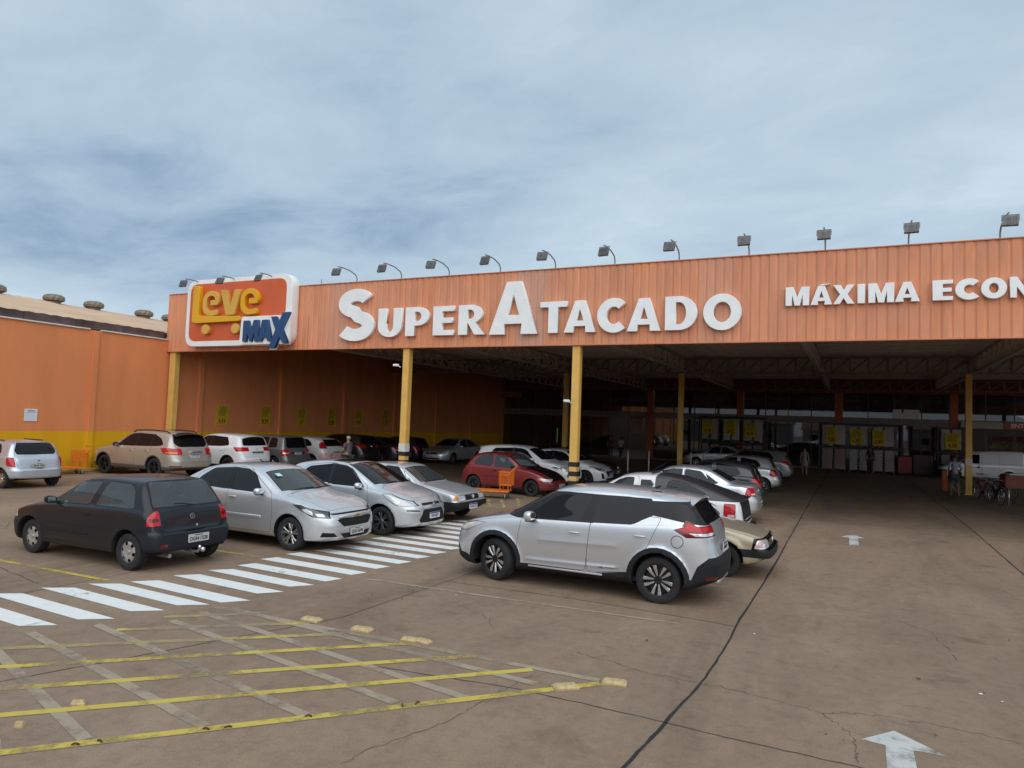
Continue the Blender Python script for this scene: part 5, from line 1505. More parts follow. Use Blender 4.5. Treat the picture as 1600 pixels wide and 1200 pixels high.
def spec_kicks():
    L = 4.295
    return dict(L=L, W=1.76, H=1.59, wb=2.61, fo=.86, wr=.332, tw=.215, rim='ten', clad=.075, ra=.385, inset=.01,
        top=[(0, .72), (.02, .79), (.10, .845), (.40, .95), (.78, 1.03), (.90, 1.055), (1.0, 1.10), (1.70, 1.49), (1.88, 1.545), (2.2, 1.583), (2.7, 1.59), (3.2, 1.57), (3.62, 1.535), (3.84, 1.505), (3.90, 1.46), (4.12, 1.20), (4.18, 1.12), (4.24, 1.0), (4.28, .85), (L, .66)],
        sh=[(0, .68), (.10, .79), (.40, .89), (.9, .99), (1.5, 1.02), (2.4, 1.05), (3.1, 1.075), (3.7, 1.12), (4.05, 1.10), (4.2, .98), (L, .62)],
        crown=[(0, .04), (.8, .06), (1.0, .11), (1.7, .10), (2.0, .075), (3.4, .08), (3.85, .10), (4.1, .09), (L, .04)],
        bot=[(0, .26), (.3, .20), (3.9, .22), (L, .34)], nose=(.56, .48), tail=(.60, .52), tum=.34,
        pf=[(.2, .10), (.32, .02), (.5, 0), (.62, .02), (.85, .06)], pr=[(.28, .10), (.42, .01), (.60, .0), (.70, .035), (.9, .06), (1.15, .04)],
        side=[(.90, 0.0), (.972, .09), (.965, .20), (.978, .34), (1.0, .66), (.985, .92)], flare=(.03, .035),
        wins=[([(1.36, 1.045), (2.27, 1.07), (2.40, 1.44), (1.97, 1.432), (1.80, 1.37)], .035), ([(2.48, 1.075), (3.02, 1.10), (3.02, 1.46), (2.55, 1.455)], .02), ([(3.05, 1.105), (3.10, 1.11), (3.385, 1.275), (3.23, 1.43), (3.05, 1.455)], .02)],
        band=[('pillar_trim', [(1.02, 1.055), (1.24, 1.025), (2.5, 1.055), (2.5, 1.47), (1.97, 1.475), (1.72, 1.46), (1.60, 1.41)]), ('pillar_trim', [(2.3, 1.055), (3.06, 1.085), (3.42, 1.26), (3.32, 1.47), (2.36, 1.47)]),
              ('pillar_trim', [(3.36, 1.235), (3.50, 1.265), (4.3, 1.115), (3.94, 1.46), (3.32, 1.44)])],
        ws=(.99, .68, 1.70, .54, .12), rw=[(-.56, 1.18), (.56, 1.18), (.50, 1.44), (-.50, 1.44)],
        doors=[('front_door', [(1.27, .34), (2.375, .345), (2.39, .66), (2.445, 1.10), (1.31, 1.03), (1.25, .66)]), ('rear_door', [(2.40, .345), (3.02, .40), (3.20, .60), (3.34, .85), (3.50, 1.22), (2.47, 1.20), (2.40, .66)])],
        hood=[(.20, -.50), (.40, -.62), (.95, -.72), (.95, .72), (.40, .62), (.20, .50)],
        tailgate=[(-.50, .66), (.50, .66), (.60, .98), (.64, 1.10), (.56, 1.47), (-.56, 1.47), (-.64, 1.10), (-.60, .98)],
        zones=[('lower_trim', 'y', rect(-.2, 4.6, .1, .335), None), ('lower_trim', 'y', [(-.2, .33), (.5, .33), (.3, .38), (-.2, .40)], None), ('lower_trim', 'y', [(2.5, .33), (3.3, .33), (3.3, .41), (3.0, .395)], None), ('lower_trim', 'y', [(3.8, .33), (4.6, .33), (4.6, .40), (3.9, .395)], None),
               ('lower_trim', 'y', [(3.93, .37), (4.02, .58), (4.16, .70), (4.6, .72), (4.6, .36)], None), ('lower_trim', 'y', [(-.2, .38), (.22, .36), (.10, .52), (-.2, .60)], None)],
        patches=[('lamp_bezel', 'y', [(3.685, 1.075), (3.86, 1.135), (4.5, 1.135), (4.5, .99), (3.87, .975)], (.40, 2, 3.6, 9)),
                 ('lamp_bezel', 'y', [(3.80, 1.125), (3.845, 1.215), (3.95, 1.175), (3.98, 1.13)], (.40, 2, 3.6, 9)),
                 ('taillight', 'y', [(3.74, 1.085), (3.87, 1.12), (4.5, 1.12), (4.5, 1.06), (3.84, 1.055)], (.40, 2, 3.6, 9)),
                 ('taillight', 'y', [(3.84, 1.11), (3.86, 1.185), (3.93, 1.16), (4.05, 1.115)], (.40, 2, 3.6, 9)),
                 ('taillight_lens', 'y', [(3.90, 1.04), (4.5, 1.04), (4.5, 1.005), (3.99, 1.0)], (.43, 2, 3.6, 9)),
                 ('headlight', 'y', [(.12, .73), (.34, .76), (.68, .905), (.50, .905), (.15, .82)], (.36, 2, -1, .9)),
                 ('headlight_lens', 'y', [(.24, .765), (.36, .79), (.50, .86), (.42, .88), (.24, .82)], (.36, 2, -1, .9)),
                 ('grille', 'x', [(-.34, .60), (-.2, .48), (.2, .48), (.34, .60), (.44, .76), (-.44, .76)], lambda s, y, z, n: n.x > .1 and s < .5),
                 ('reflector', 'y', rect(4.13, 4.6, .385, .43), (.52, 2, 3.9, 9))],
        seams=[('y', [(3.745 + .085 * math.cos(2 * PI * k / 16), .91 + .085 * math.sin(2 * PI * k / 16)) for k in range(17)], SIDEL)],
        push=[('y', [(1.62, .725), (2.85, .755), (2.85, .760), (1.62, .733)], SIDE, .006), ('y', [(1.40, .405), (2.85, .43), (2.85, .445), (1.40, .420)], SIDE, .009)],
        mats={'lamp_bezel': MT['dark_red_lens']}, glass=MT['tint_dark'],
        extras=[ex_mirrors(1.50, .85, 1.085, None, size=(.14, .25, .17), drop=.01), ex_handles([(2.20, .895, 'front_door'), (3.21, .94, 'rear_door')], MT['silver_trim']),
                ex_spoiler(3.62, 3.97, .58, .045), ex_box('sill_trim', (2.05, .868, .315), (1.20, .012, .028), 'silver_trim', .005, pair=True),
                ex_box('skid_trim', (4.18, 0, .33), (.16, .80, .07), 'silver_trim', .02), ex_box('skid_end', (4.06, .58, .36), (.14, .10, .10), 'silver_trim', .02, (0, .5, 0), pair=True), ex_plate('EWM0F25', False, .80, 0.0, 'new'),
                ex_box('roof_slot', (3.35, .50, 1.565), (.16, .02, .012), 'black', .003, (0, -.03, 0), pair=True), ex_tube('antenna', [(3.2, 0, 1.57), (3.28, 0, 1.61)], .016, 'black'), ex_wiper(True, .98, 1.09, -.55, .0, .03, .03)])

def spec_saveiro():
    L = 4.49
    F = lambda s, y, z, n: s < 9
    return dict(L=L, W=1.71, H=1.50, wb=2.75, fo=.86, wr=.30, tw=.19, rim='five',
        top=[(0, .66), (.03, .72), (.12, .78), (.5, .90), (.95, 1.0), (1.05, 1.02), (1.15, 1.07), (1.75, 1.41), (1.95, 1.465), (2.3, 1.495), (2.7, 1.505), (3.0, 1.48), (3.4, 1.395), (3.9, 1.24), (4.36, 1.075), (4.43, 1.02), (4.46, .9), (L, .66)],
        sh=[(0, .60), (.12, .71), (.5, .84), (1.0, .94), (1.8, .975), (2.7, 1.0), (3.6, 1.02), (4.3, 1.01), (4.42, .93), (L, .62)],
        crown=[(0, .04), (.9, .06), (1.15, .12), (1.75, .10), (2.1, .07), (3.0, .09), (3.8, .08), (4.35, .04), (L, .03)],
        nose=(.55, .5), tail=(.26, .80), tum=.26, pr=[(.25, .08), (.36, 0), (.5, 0), (.56, .02), (1.0, .04)],
        wins=[([(1.45, .99), (2.12, 1.0), (2.14, 1.395), (1.95, 1.385), (1.76, 1.30)], .03), ([(2.84, 1.07), (3.5, 1.075), (3.72, 1.15), (3.5, 1.25), (3.2, 1.36), (2.92, 1.39)], .06)],
        zones=[('canopy', 'y', [(2.62, 1.035), (4.6, 1.03), (4.6, 1.7), (2.62, 1.7)], None)],
        ws=(1.14, .64, 1.76, .52, .12),
        doors=[('door', [(1.3, .3), (2.22, .3), (2.25, 1.0), (2.26, 1.43), (1.92, 1.42), (1.32, .98)])], doorbase=(),
        patches=[('side_window7', 'y', [(2.30, 1.03), (2.44, 1.03), (2.60, 1.28), (2.52, 1.37), (2.30, 1.37)], SIDE),
                 ('decal', 'y', [(3.76 + .27 * math.cos(a), .76 + .25 * math.sin(a)) for a in [2 * PI * k / 14 for k in range(14)]], lambda s, y, z, n: abs(n.y) > .45 and z > .5),
                 ('taillight', 'y', round_poly([(4.10, .68), (4.32, .68), (4.32, .99), (4.10, .99)], .03), (.60, 2, 4, 9)),
                 ('taillight_lens', 'y', rect(4.18, 4.31, .73, .78), (.62, 2, 4, 9)),
                 ('lower_bumper', 'y', [(4.25, .2), (4.6, .2), (4.6, .56), (4.30, .56)], None),
                 ('lower_bumper', 'x', rect(-.62, .62, .60, 1.02), lambda s, y, z, n: n.x < -.4)],
        mats={'canopy': MT['canopy_black'], 'decal': MT['decal_mat']}, glass=MT['tint'],
        extras=[ex_mirrors(1.5, .83, 1.02, None), ex_tube('antenna', [(2.35, .2, 1.50), (2.75, .2, 1.74)], .006, 'black'), ex_box('roof_rack_bar', (2.5, 0, 1.525), (.06, 1.0, .03), 'black', .01), ex_spoiler(4.2, 4.50, .58, .05, .03, 'canopy_black'), ex_box('rear_step', (4.50, 0, .46), (.12, 1.4, .12), 'black', .03)])

def spec_hatch():
    L = 3.90
    return dict(L=L, W=1.66, H=1.49, wb=2.46, fo=.80, wr=.295, tw=.185, rim='eight',
        top=[(0, .62), (.03, .69), (.12, .75), (.5, .88), (.88, .96), (.98, .99), (1.08, 1.03), (1.75, 1.42), (1.95, 1.465), (2.3, 1.488), (2.8, 1.485), (3.3, 1.44), (3.48, 1.40), (3.54, 1.34), (3.70, 1.05), (3.77, .95), (3.83, .84), (3.87, .7), (L, .6)],
        sh=[(0, .58), (.12, .69), (.5, .82), (1.0, .92), (1.8, .95), (2.8, .98), (3.5, .99), (3.76, .90), (L, .58)],
        crown=[(0, .04), (.9, .06), (1.08, .12), (1.75, .10), (2.1, .06), (3.3, .07), (3.55, .10), (3.75, .07), (L, .04)],
        nose=(.55, .5), tail=(.42, .64), tum=.28, pr=[(.25, .08), (.36, 0), (.56, 0), (.62, .03), (1.1, .06)],
        wins=[([(1.42, .97), (2.20, .985), (2.24, 1.39), (1.95, 1.375), (1.76, 1.30)], .04), ([(2.38, .99), (3.0, 1.01), (3.18, 1.07), (3.02, 1.30), (2.38, 1.39)], .06)],
        ws=(1.06, .64, 1.76, .52, .12), rw=[(-.55, 1.04), (.55, 1.04), (.49, 1.36), (-.49, 1.36)],
        doors=[('front_door', [(1.2, .3), (2.26, .3), (2.29, .98), (2.30, 1.43), (1.92, 1.42), (1.22, .95)]), ('rear_door', [(2.285, .3), (2.9, .32), (3.02, .7), (3.22, 1.02), (3.05, 1.36), (2.32, 1.43), (2.305, .98)])],
        tailgate=[(-.56, .62), (.56, .62), (.60, .95), (.53, 1.40), (-.53, 1.40), (-.60, .95)],
        patches=[('taillight', 'y', round_poly([(3.52, .75), (3.66, .68), (4.1, .70), (4.1, .92), (3.56, .95)], .05), (.48, 2, 3.3, 9))],
        glass=MT['tint_dark'], extras=[ex_mirrors(1.46, .81, 1.0, None), ex_plate('DMR 1184', False, .74, 0.0), ex_handles([(2.12, .85, 'front_door'), (2.92, .88, 'rear_door')]), ex_emblem_ring((0, .88), .04, False, 'chrome', .004)])

def spec_van():
    L = 4.38
    return dict(L=L, W=1.643, H=1.86, wb=2.717, fo=.82, wr=.30, tw=.18, rim='steel',
        top=[(0, .70), (.03, .78), (.12, .84), (.5, .97), (.85, 1.06), (.95, 1.09), (1.05, 1.15), (1.62, 1.60), (1.78, 1.70), (2.0, 1.78), (2.6, 1.83), (3.6, 1.86), (4.2, 1.86), (4.30, 1.84), (4.34, 1.72), (4.37, 1.0), (L, .6)],
        sh=[(0, .62), (.12, .76), (.5, .90), (1.0, 1.02), (1.7, 1.06), (2.6, 1.08), (4.2, 1.08), (4.34, 1.0), (L, .6)],
        crown=[(0, .04), (.9, .07), (1.05, .13), (1.62, .11), (2.0, .08), (4.2, .07), (4.34, .10), (L, .04)],
        nose=(.5, .52), tail=(.16, .9), tum=.10, pr=[(.25, .06), (.4, 0), (.6, 0), (1.2, .02)],
        wins=[([(1.18, 1.09), (2.06, 1.05), (2.08, 1.56), (1.85, 1.56), (1.66, 1.50)], .04)],
        ws=(1.04, .60, 1.64, .56, .12),
        doors=[('front_door', [(1.1, .3), (2.14, .3), (2.17, 1.05), (2.18, 1.62), (1.85, 1.62), (1.12, 1.06)]), ('sliding_door', [(2.22, .36), (3.04, .36), (3.06, 1.64), (2.24, 1.62)])],
        patches=[('headlight', 'y', [(.1, .74), (.6, .80), (.7, .96), (.45, .92), (.12, .84)], (.4, 2, -1, .9)), ('lower_bumper', 'y', [(-.1, .2), (.4, .2), (.4, .60), (-.1, .60)], None),
                 ('decal', 'y', [(1.92, .82), (2.02, .90), (2.12, .82), (2.02, .74)], SIDE)],
        mats={'decal': MT['ink']}, glass=MT['tint_dark'], extras=[ex_mirrors(1.34, .81, 1.12, MT['black'], size=(.11, .18, .2)), ex_handles([(2.05, .95, 'front_door')], MT['black'], 'flap')])
# ------------------------------------------------------------------ ground and its markings
def ground_mat():
    m, nt, p = new_mat('stained_concrete')
    N, L = nt.nodes, nt.links
    tc = N.new('ShaderNodeTexCoord')
    def nz(scale, det=8, rough=.6, dist=0, sc=(1, 1, 1)):
        mp = N.new('ShaderNodeMapping'); mp.inputs['Scale'].default_value = sc
        L.new(tc.outputs['Object'], mp.inputs['Vector'])
        n = N.new('ShaderNodeTexNoise'); n.inputs['Scale'].default_value = scale; n.inputs['Detail'].default_value = det
        n.inputs['Roughness'].default_value = rough; n.inputs['Distortion'].default_value = dist
        L.new(mp.outputs[0], n.inputs['Vector']); return n.outputs['Fac']
    def ramp(fac, stops):
        r = N.new('ShaderNodeValToRGB'); L.new(fac, r.inputs[0])
        e = r.color_ramp.elements
        e[0].position, e[0].color = stops[0][0], (*stops[0][1], 1)
        e[1].position, e[1].color = stops[-1][0], (*stops[-1][1], 1)
        for ps, c in stops[1:-1]:
            q = e.new(ps); q.color = (*c, 1)
        return r.outputs[0]
    def mixc(fac, a, b, mode='MIX'):
        n = N.new('ShaderNodeMix'); n.data_type = 'RGBA'; n.blend_type = mode
        if isinstance(fac, float): n.inputs[0].default_value = fac
        else: L.new(fac, n.inputs[0])
        L.new(a, n.inputs[6]); L.new(b, n.inputs[7]); return n.outputs[2]
    base = ramp(nz(.22, 9, .62, .3), [(.28, (.184, .127, .086)), (.5, (.230, .162, .111)), (.72, (.268, .195, .138))])
    streak = ramp(nz(.5, 8, .66, 1.2, (1.0, .22, 1)), [(.32, (.74, .725, .71)), (.50, (1, 1, 1)), (.70, (1.18, 1.17, 1.16))])
    c = mixc(1.0, base, streak, 'MULTIPLY')
    blot = ramp(nz(1.7, 9, .7, .6), [(.30, (.66, .64, .63)), (.44, (1, 1, 1)), (.64, (1, 1, 1)), (.78, (1.18, 1.17, 1.16))])
    c = mixc(.75, c, mixc(1.0, c, blot, 'MULTIPLY'))
    grain = ramp(nz(55, 5, .7), [(.25, (.78, .78, .78)), (.5, (1, 1, 1)), (.78, (1.2, 1.2, 1.2))])
    c = mixc(.9, c, mixc(1.0, c, grain, 'MULTIPLY'))
    agg = ramp(nz(160, 3, .7), [(.30, (.66, .65, .64)), (.48, (1, 1, 1)), (.72, (1.35, 1.34, 1.32))])
    c = mixc(.75, c, mixc(1.0, c, agg, 'MULTIPLY'))
    dust = ramp(nz(6, 8, .75, .4), [(.36, (.80, .79, .78)), (.50, (1, 1, 1)), (.66, (1.14, 1.13, 1.11))])
    c = mixc(.7, c, mixc(1.0, c, dust, 'MULTIPLY'))
    # small oil spots
    v = N.new('ShaderNodeTexVoronoi'); v.inputs['Scale'].default_value = .55; v.inputs['Randomness'].default_value = 1
    L.new(tc.outputs['Object'], v.inputs['Vector'])
    sp = ramp(v.outputs['Distance'], [(.0, (.45, .44, .44)), (.05, (.7, .69, .69)), (.11, (1, 1, 1))])
    c = mixc(.8, c, mixc(1.0, c, sp, 'MULTIPLY'))
    L.new(c, p.inputs['Base Color'])
    r = N.new('ShaderNodeMapRange'); L.new(nz(.9, 6, .6), r.inputs[0]); r.inputs[3].default_value = .62; r.inputs[4].default_value = .92
    L.new(r.outputs[0], p.inputs['Roughness'])
    p.inputs['Specular IOR Level'].default_value = .35
    b = N.new('ShaderNodeBump'); b.inputs['Strength'].default_value = .25; b.inputs['Distance'].default_value = .01
    L.new(nz(30, 6, .7), b.inputs['Height']); L.new(b.outputs[0], p.inputs['Normal'])
    return m

def worn_paint(name, col, wear=.5, edge=.10, scale=5.0, rough=.75):
    """road paint worn through to the concrete in patches"""
    m = bpy.data.materials.new(name); m.use_nodes = True
    nt = m.node_tree; N, L = nt.nodes, nt.links
    p = N['Principled BSDF']; out = N['Material Output']
    tc = N.new('ShaderNodeTexCoord')
    n1 = N.new('ShaderNodeTexNoise'); n1.inputs['Scale'].default_value = scale; n1.inputs['Detail'].default_value = 10; n1.inputs['Roughness'].default_value = .72
    L.new(tc.outputs['Object'], n1.inputs['Vector'])
    n2 = N.new('ShaderNodeTexNoise'); n2.inputs['Scale'].default_value = 1.1; n2.inputs['Detail'].default_value = 4
    L.new(tc.outputs['Object'], n2.inputs['Vector'])
    ad = N.new('ShaderNodeMath'); ad.operation = 'ADD'; L.new(n1.outputs['Fac'], ad.inputs[0])
    big = N.new('ShaderNodeMapRange'); L.new(n2.outputs['Fac'], big.inputs[0]); big.inputs[1].default_value = .3; big.inputs[2].default_value = .7; big.inputs[3].default_value = .30; big.inputs[4].default_value = .70; L.new(big.outputs[0], ad.inputs[1])
    mr = N.new('ShaderNodeMapRange'); L.new(ad.outputs[0], mr.inputs[0])
    mr.inputs[1].default_value = wear * 2 - edge; mr.inputs[2].default_value = wear * 2 + edge
    mr.inputs[3].default_value = 0.04; mr.inputs[4].default_value = .96
    cr = N.new('ShaderNodeMapRange'); L.new(n1.outputs['Fac'], cr.inputs[0]); cr.inputs[3].default_value = .78; cr.inputs[4].default_value = 1.1
    sc = N.new('ShaderNodeVectorMath'); sc.operation = 'SCALE'; sc.inputs[0].default_value = col; L.new(cr.outputs[0], sc.inputs['Scale'])
    L.new(sc.outputs[0], p.inputs['Base Color']); p.inputs['Roughness'].default_value = rough
    t = N.new('ShaderNodeBsdfTransparent')
    mx = N.new('ShaderNodeMixShader'); L.new(mr.outputs[0], mx.inputs[0]); L.new(t.outputs[0], mx.inputs[1]); L.new(p.outputs[0], mx.inputs[2])
    L.new(mx.outputs[0], out.inputs[0])
    return m

GM = ground_mat()
ground = mesh_obj('ground', [(-400, -400, 0), (400, -400, 0), (400, 600, 0), (-400, 600, 0)], [(0, 1, 2, 3)], GM)
tag(ground, kind='structure')
PW = worn_paint('white_road_paint', (.78, .79, .77), .37, .10)
PW2 = worn_paint('arrow_paint', (.54, .54, .52), .455, .14)
PY = worn_paint('yellow_road_paint', (.56, .43, .075), .46, .12)
PY2 = worn_paint('worn_yellow_paint', (.52, .41, .10), .54, .12)
PG = worn_paint('faded_paint', (.36, .285, .205), .43, .20)
PYF = worn_paint('faded_bay_paint', (.46, .38, .15), .49, .12)
DK = simple('joint_filler', (.018, .016, .015), .9)
DK2 = simple('joint_line', (.070, .053, .041), .95)  # plain dark tone of the thinner slab joints
CRK = simple('crack_line', (.105, .076, .055), .95)
ML = [.004]

def ribbon(name, pts, w, mat, z=.004, jit=0.0, sub_n=1, parent=None, wj=0.0):
    P = []
    for a, b in zip(pts, pts[1:]):
        for k in range(sub_n):
            t = k / sub_n
            P.append(Vector((a[0] + (b[0] - a[0]) * t, a[1] + (b[1] - a[1]) * t)))
    P.append(Vector(pts[-1]))
    if jit:
        for i in range(1, len(P) - 1): P[i] += Vector((random.uniform(-jit, jit), random.uniform(-jit, jit)))
    V, F = [], []
    for i, p in enumerate(P):
        d = (P[min(i + 1, len(P) - 1)] - P[max(i - 1, 0)]).normalized()
        n = Vector((-d.y, d.x)) * (w / 2 * (1 + random.uniform(-wj, wj)))
        V += [(p.x + n.x, p.y + n.y, z), (p.x - n.x, p.y - n.y, z)]
    for i in range(len(P) - 1): F.append((2 * i, 2 * i + 1, 2 * i + 3, 2 * i + 2))
    return mesh_obj(name, V, F, mat, parent or ground)

def flat(name, poly, mat, z=.004):
    return mesh_obj(name, [(x, y, z) for x, y in poly], [tuple(range(len(poly)))], mat, ground)

# slab joints and cracks
ribbon('slab_joint', [(-1.66, 3.0), (-1.49, 5.22), (-1.42, 6.12), (-1.32, 7.31), (-1.30, 8.37), (-1.32, 10.37), (-1.29, 13.32), (-1.31, 19.76), (-1.35, 28.0), (-1.36, 53.0)], .030, DK, .003, .008, 6, wj=.3)
ribbon('slab_joint', [(2.93, 5), (2.94, 16.3), (3.02, 23.3), (3.03, 53.0)], .028, DK, .003, .006, 14, wj=.3)
ribbon('slab_joint', [(-5.69, 9.65), (-3.64, 9.75), (-2.36, 9.68), (-1.31, 9.58)], .014, DK2, .003, .01, 8, wj=.4)
ribbon('slab_joint', [(-4.6, 5.98), (-3.94, 6.05), (-2.88, 6.2), (-2.3, 6.2), (-1.44, 6.18), (-.76, 6.14), (.05, 6.13), (1.6, 6.1)], .015, DK2, .003, .008, 8, wj=.4)
ribbon('slab_joint', [(-7.4, 3.0), (-6.94, 3.91), (-6.47, 5.19), (-5.74, 7.17), (-5.69, 9.0), (-5.66, 10.4), (-5.66, 21.0)], .014, DK2, .003, .01, 9, wj=.4)
ribbon('slab_joint', [(-9.95, 3.2), (-9.98, 9.0), (-10.0, 21)], .012, DK2, .003, .01, 12, wj=.4)
ribbon('slab_joint', [(-24.99, 13.61), (-23.35, 13.47), (-22.06, 13.6), (-16, 13.6)], .016, DK2, .003, .01, 8, wj=.4)
ribbon('slab_joint', [(-15.5, 8.6), (-16.2, 9.1), (-16.4, 9.42), (-18, 10.2)], .012, DK2, .003, .02, 8, wj=.4)
ribbon('slab_joint', [(-12.6, 6.66), (-11.75, 6.5), (-10.34, 6.24)], .012, DK2, .003, .02, 8, wj=.4)
ribbon('slab_joint', [(-1.3, 21.2), (3.0, 21.4), (9, 21.4)], .016, DK2, .003, .01, 8, wj=.4)
for pts in ([(-2.73, 7.53), (-2.21, 7.38), (-1.73, 7.29), (-1.39, 7.27), (-1.13, 7.3), (-.65, 7.22), (-.21, 7.11), (.06, 7.27), (.51, 7.36), (.93, 7.35), (1.31, 7.27)],
            [(-3.32, 4.23), (-3.24, 4.65), (-3.01, 5.29), (-2.94, 5.89), (-2.92, 6.18), (-2.86, 6.71)],
            [(-.21, 7.11), (-.01, 6.8), (.07, 6.49), (.05, 6.21)],
            [(.53, 11.17), (.93, 10.81), (1.06, 9.97), (1.1, 9.59)],
            [(-.77, 23.29), (.21, 22.98), (1.28, 20.68), (1.96, 20.17), (2.89, 21.95)],
            [(.2, 26.0), (.9, 24.9), (1.0, 23.2), (1.5, 21.9)], [(3.0, 12.2), (3.6, 11.4), (3.9, 10.2)], [(-4.9, 8.6), (-4.2, 8.2), (-3.9, 7.8)]):
    ribbon('crack', pts, .0055, CRK, .0032, .030, 9, wj=.75)

# zebra crossing
RX = [(-8.4, 4.66), (-8.21, 5.2), (-7.92, 5.7), (-7.75, 6.25), (-7.52, 6.74), (-7.26, 7.17), (-7.23, 7.77), (-7.16, 8.32), (-7.09, 8.87), (-7.06, 9.45), (-7.02, 10.04), (-6.95, 10.59), (-6.94, 11.18), (-6.92, 11.74), (-6.90, 12.3), (-6.88, 12.85), (-6.87, 13.4), (-6.86, 13.95), (-6.85, 14.5), (-6.85, 15.05), (-6.85, 15.6)]
TX = [-10.5, -10.2, -9.95, -9.72, -9.44, -9.20, -9.05, -8.93, -9.0, -9.08, -9.06] + [-8.9] * 12
for i, (x, y) in enumerate(RX):
    off = (-.35, -.25) if i < 5 else ((-.25, -.28) if i < 8 else (-.10, -.29))
    tx, ty = TX[i], y + .09 + (.02 if i < 8 else 0)
    flat('crosswalk_stripe', [(tx, ty), (tx + off[0], ty + off[1]), (x + off[0] * .9, y + off[1]), (x, y)], PW)
# hatched no-parking box
for n, a, b in (('L1', (-7.52, 6.05), (-6.69, 6.79)), ('L2', (-7.51, 5.43), (-5.95, 6.76)), ('L3', (-7.95, 4.36), (-5.28, 6.68)), ('L4', (-7.5, 3.96), (-4.39, 6.84)), ('L5', (-7.3, 3.30), (-3.61, 6.82)), ('L6', (-7.1, 2.60), (-2.92, 6.75)), ('L7', (-6.4, 2.2), (-2.19, 6.74))):
    ribbon('hatch_line', [a, b], .105, PG, .0036)
    ribbon('hatch_line', [a, b], .095, PY2 if n in ('L3', 'L1', 'L2') else PY, .0052)
ribbon('hatch_line', [(-7.37, 6.70), (-2.22, 6.82)], .09, PG, .0042)
for a, b in (((-8.18, 4.88), (-4.64, 4.17)), ((-7.88, 5.44), (-4.1, 4.74)), ((-7.9, 4.37), (-5.21, 3.57)), ((-7.31, 6.0), (-3.61, 5.34)), ((-7.35, 6.44), (-3.07, 5.75)), ((-7.21, 6.76), (-2.73, 6.41)), ((-7.3, 3.9), (-5.5, 3.1)), ((-7.0, 3.2), (-5.9, 2.7))):
    ribbon('hatch_line', [a, b], .105, PG, .0046)
# bay lines
for a, b, m, wd in (((-13.4, 6.79), (-9.71, 6.87), PY, .09), ((-13, 9.37), (-9.34, 9.36), PY, .09), ((-13, 11.88), (-9.3, 11.86), PYF, .09), ((-13, 14.38), (-9.3, 14.36), PYF, .09), ((-13, 16.9), (-9.3, 16.88), PYF, .09), ((-26.8, 14.5), (-21.6, 14.46), PY2, .09), ((-26.8, 11.96), (-21.49, 11.9), PY2, .09), ((-26.8, 17.2), (-21.6, 17.1), PY2, .09),
                    ((-6.76, 9.08), (-4.2, 9.19), PG, .075), ((-4.2, 9.19), (-1.99, 9.29), PG, .06), ((-5.6, 11.7), (-1.83, 11.8), PYF, .085), ((-5.6, 14.2), (-1.7, 14.25), PYF, .08), ((-5.6, 16.7), (-1.66, 16.72), PYF, .08), ((-5.4, 19.14), (-1.63, 19.19), PYF, .08), ((-5.4, 21.78), (-1.61, 21.86), PYF, .08), ((-5.4, 24.5), (-1.54, 24.4), PYF, .08), ((-5.4, 27), (-1.5, 27), PYF, .08), ((-13, 21.9), (-9, 21.9), PYF, .08), ((-13, 24.4), (-9, 24.4), PYF, .08), ((-13, 27), (-9, 27), PYF, .08)):
    ribbon('bay_line', [a, b], wd, m, .0048)
for a, b in (((-11.15, 21.46), (-9.68, 18.78)), ((-10.6, 21.3), (-9.05, 18.54)), ((-10.0, 21.4), (-8.92, 19.26)), ((-11.6, 20.9), (-10.35, 18.75)), ((-11.3, 18.81), (-9.0, 18.64))):
    ribbon('hatch_line', [a, b], .09, PYF, .0055)
flat('arrow_marking', [(.35, 7.02), (.09, 6.68), (.27, 6.66), (.26, 5.9), (.47, 5.9), (.47, 6.67), (.70, 6.69)], PW2, .0045)
flat('arrow_marking', [(.06, 19.88), (-.22, 19.30), (-.03, 19.22), (-.03, 17.90), (.17, 17.95), (.17, 19.26), (.32, 19.34)], PW2, .0045)

def stop_block(x, y, rz, label, sz=1.0):
    t = thing('parking_stop', label, 'parking stop', (x, y, 0), rz, 'yellow blocks at the hatched box')
    bm = bmesh.new()
    b, tp = .135 * sz, .085 * sz
    V = []
    for z, kx, ky in ((0, 1, 1), (.018, 1, 1), (.044, .76, .5)):
        V.append([bm.verts.new((sx * b * kx + random.uniform(-.002, .002), sy * .07 * sz * ky + random.uniform(-.002, .002), z)) for sx, sy in ((-1, -1), (1, -1), (1, 1), (-1, 1))])
    for a, c in zip(V, V[1:]):
        for k in range(4): bm.faces.new((a[k], a[(k + 1) % 4], c[(k + 1) % 4], c[k]))
    bm.faces.new(V[-1])
    bm_obj('block', bm, BLK, t)
BLK = simple('block_yellow', (.44, .33, .165), .8, noise=.35, scale=25, bump=.4)
for x, y, rz, lb, sz in ((-5.95, 6.89, .1, 'yellow block at the far left end of the hatched box edge', .95), (-5.19, 6.90, .1, 'yellow block second from the far left end of the hatched box edge', .95), (-4.50, 6.87, .2, 'yellow block butted left against another on the hatched box edge', .7), (-4.33, 6.90, -.1, 'yellow block butted right against another on the hatched box edge', .7),
                         (-2.44, 6.46, .7, 'yellow block on the yellow border line just short of the box corner', .9), (-2.07, 6.82, .2, 'yellow block at the right corner tip of the hatched box', .9), (-5.87, 3.94, .6, 'small broken yellow block inside the near part of the hatched box', .42), (-5.85, 3.46, .4, 'tiny yellow fragment at the near left edge of the hatched box', .26), (-9.86, 22.7, .3, 'yellow block under the nose of the red hatchback', 1.3)):
    stop_block(x, y, rz, lb, sz)
RUST = simple('rusty_steel', (.075, .035, .02), .85, noise=.4, scale=30)
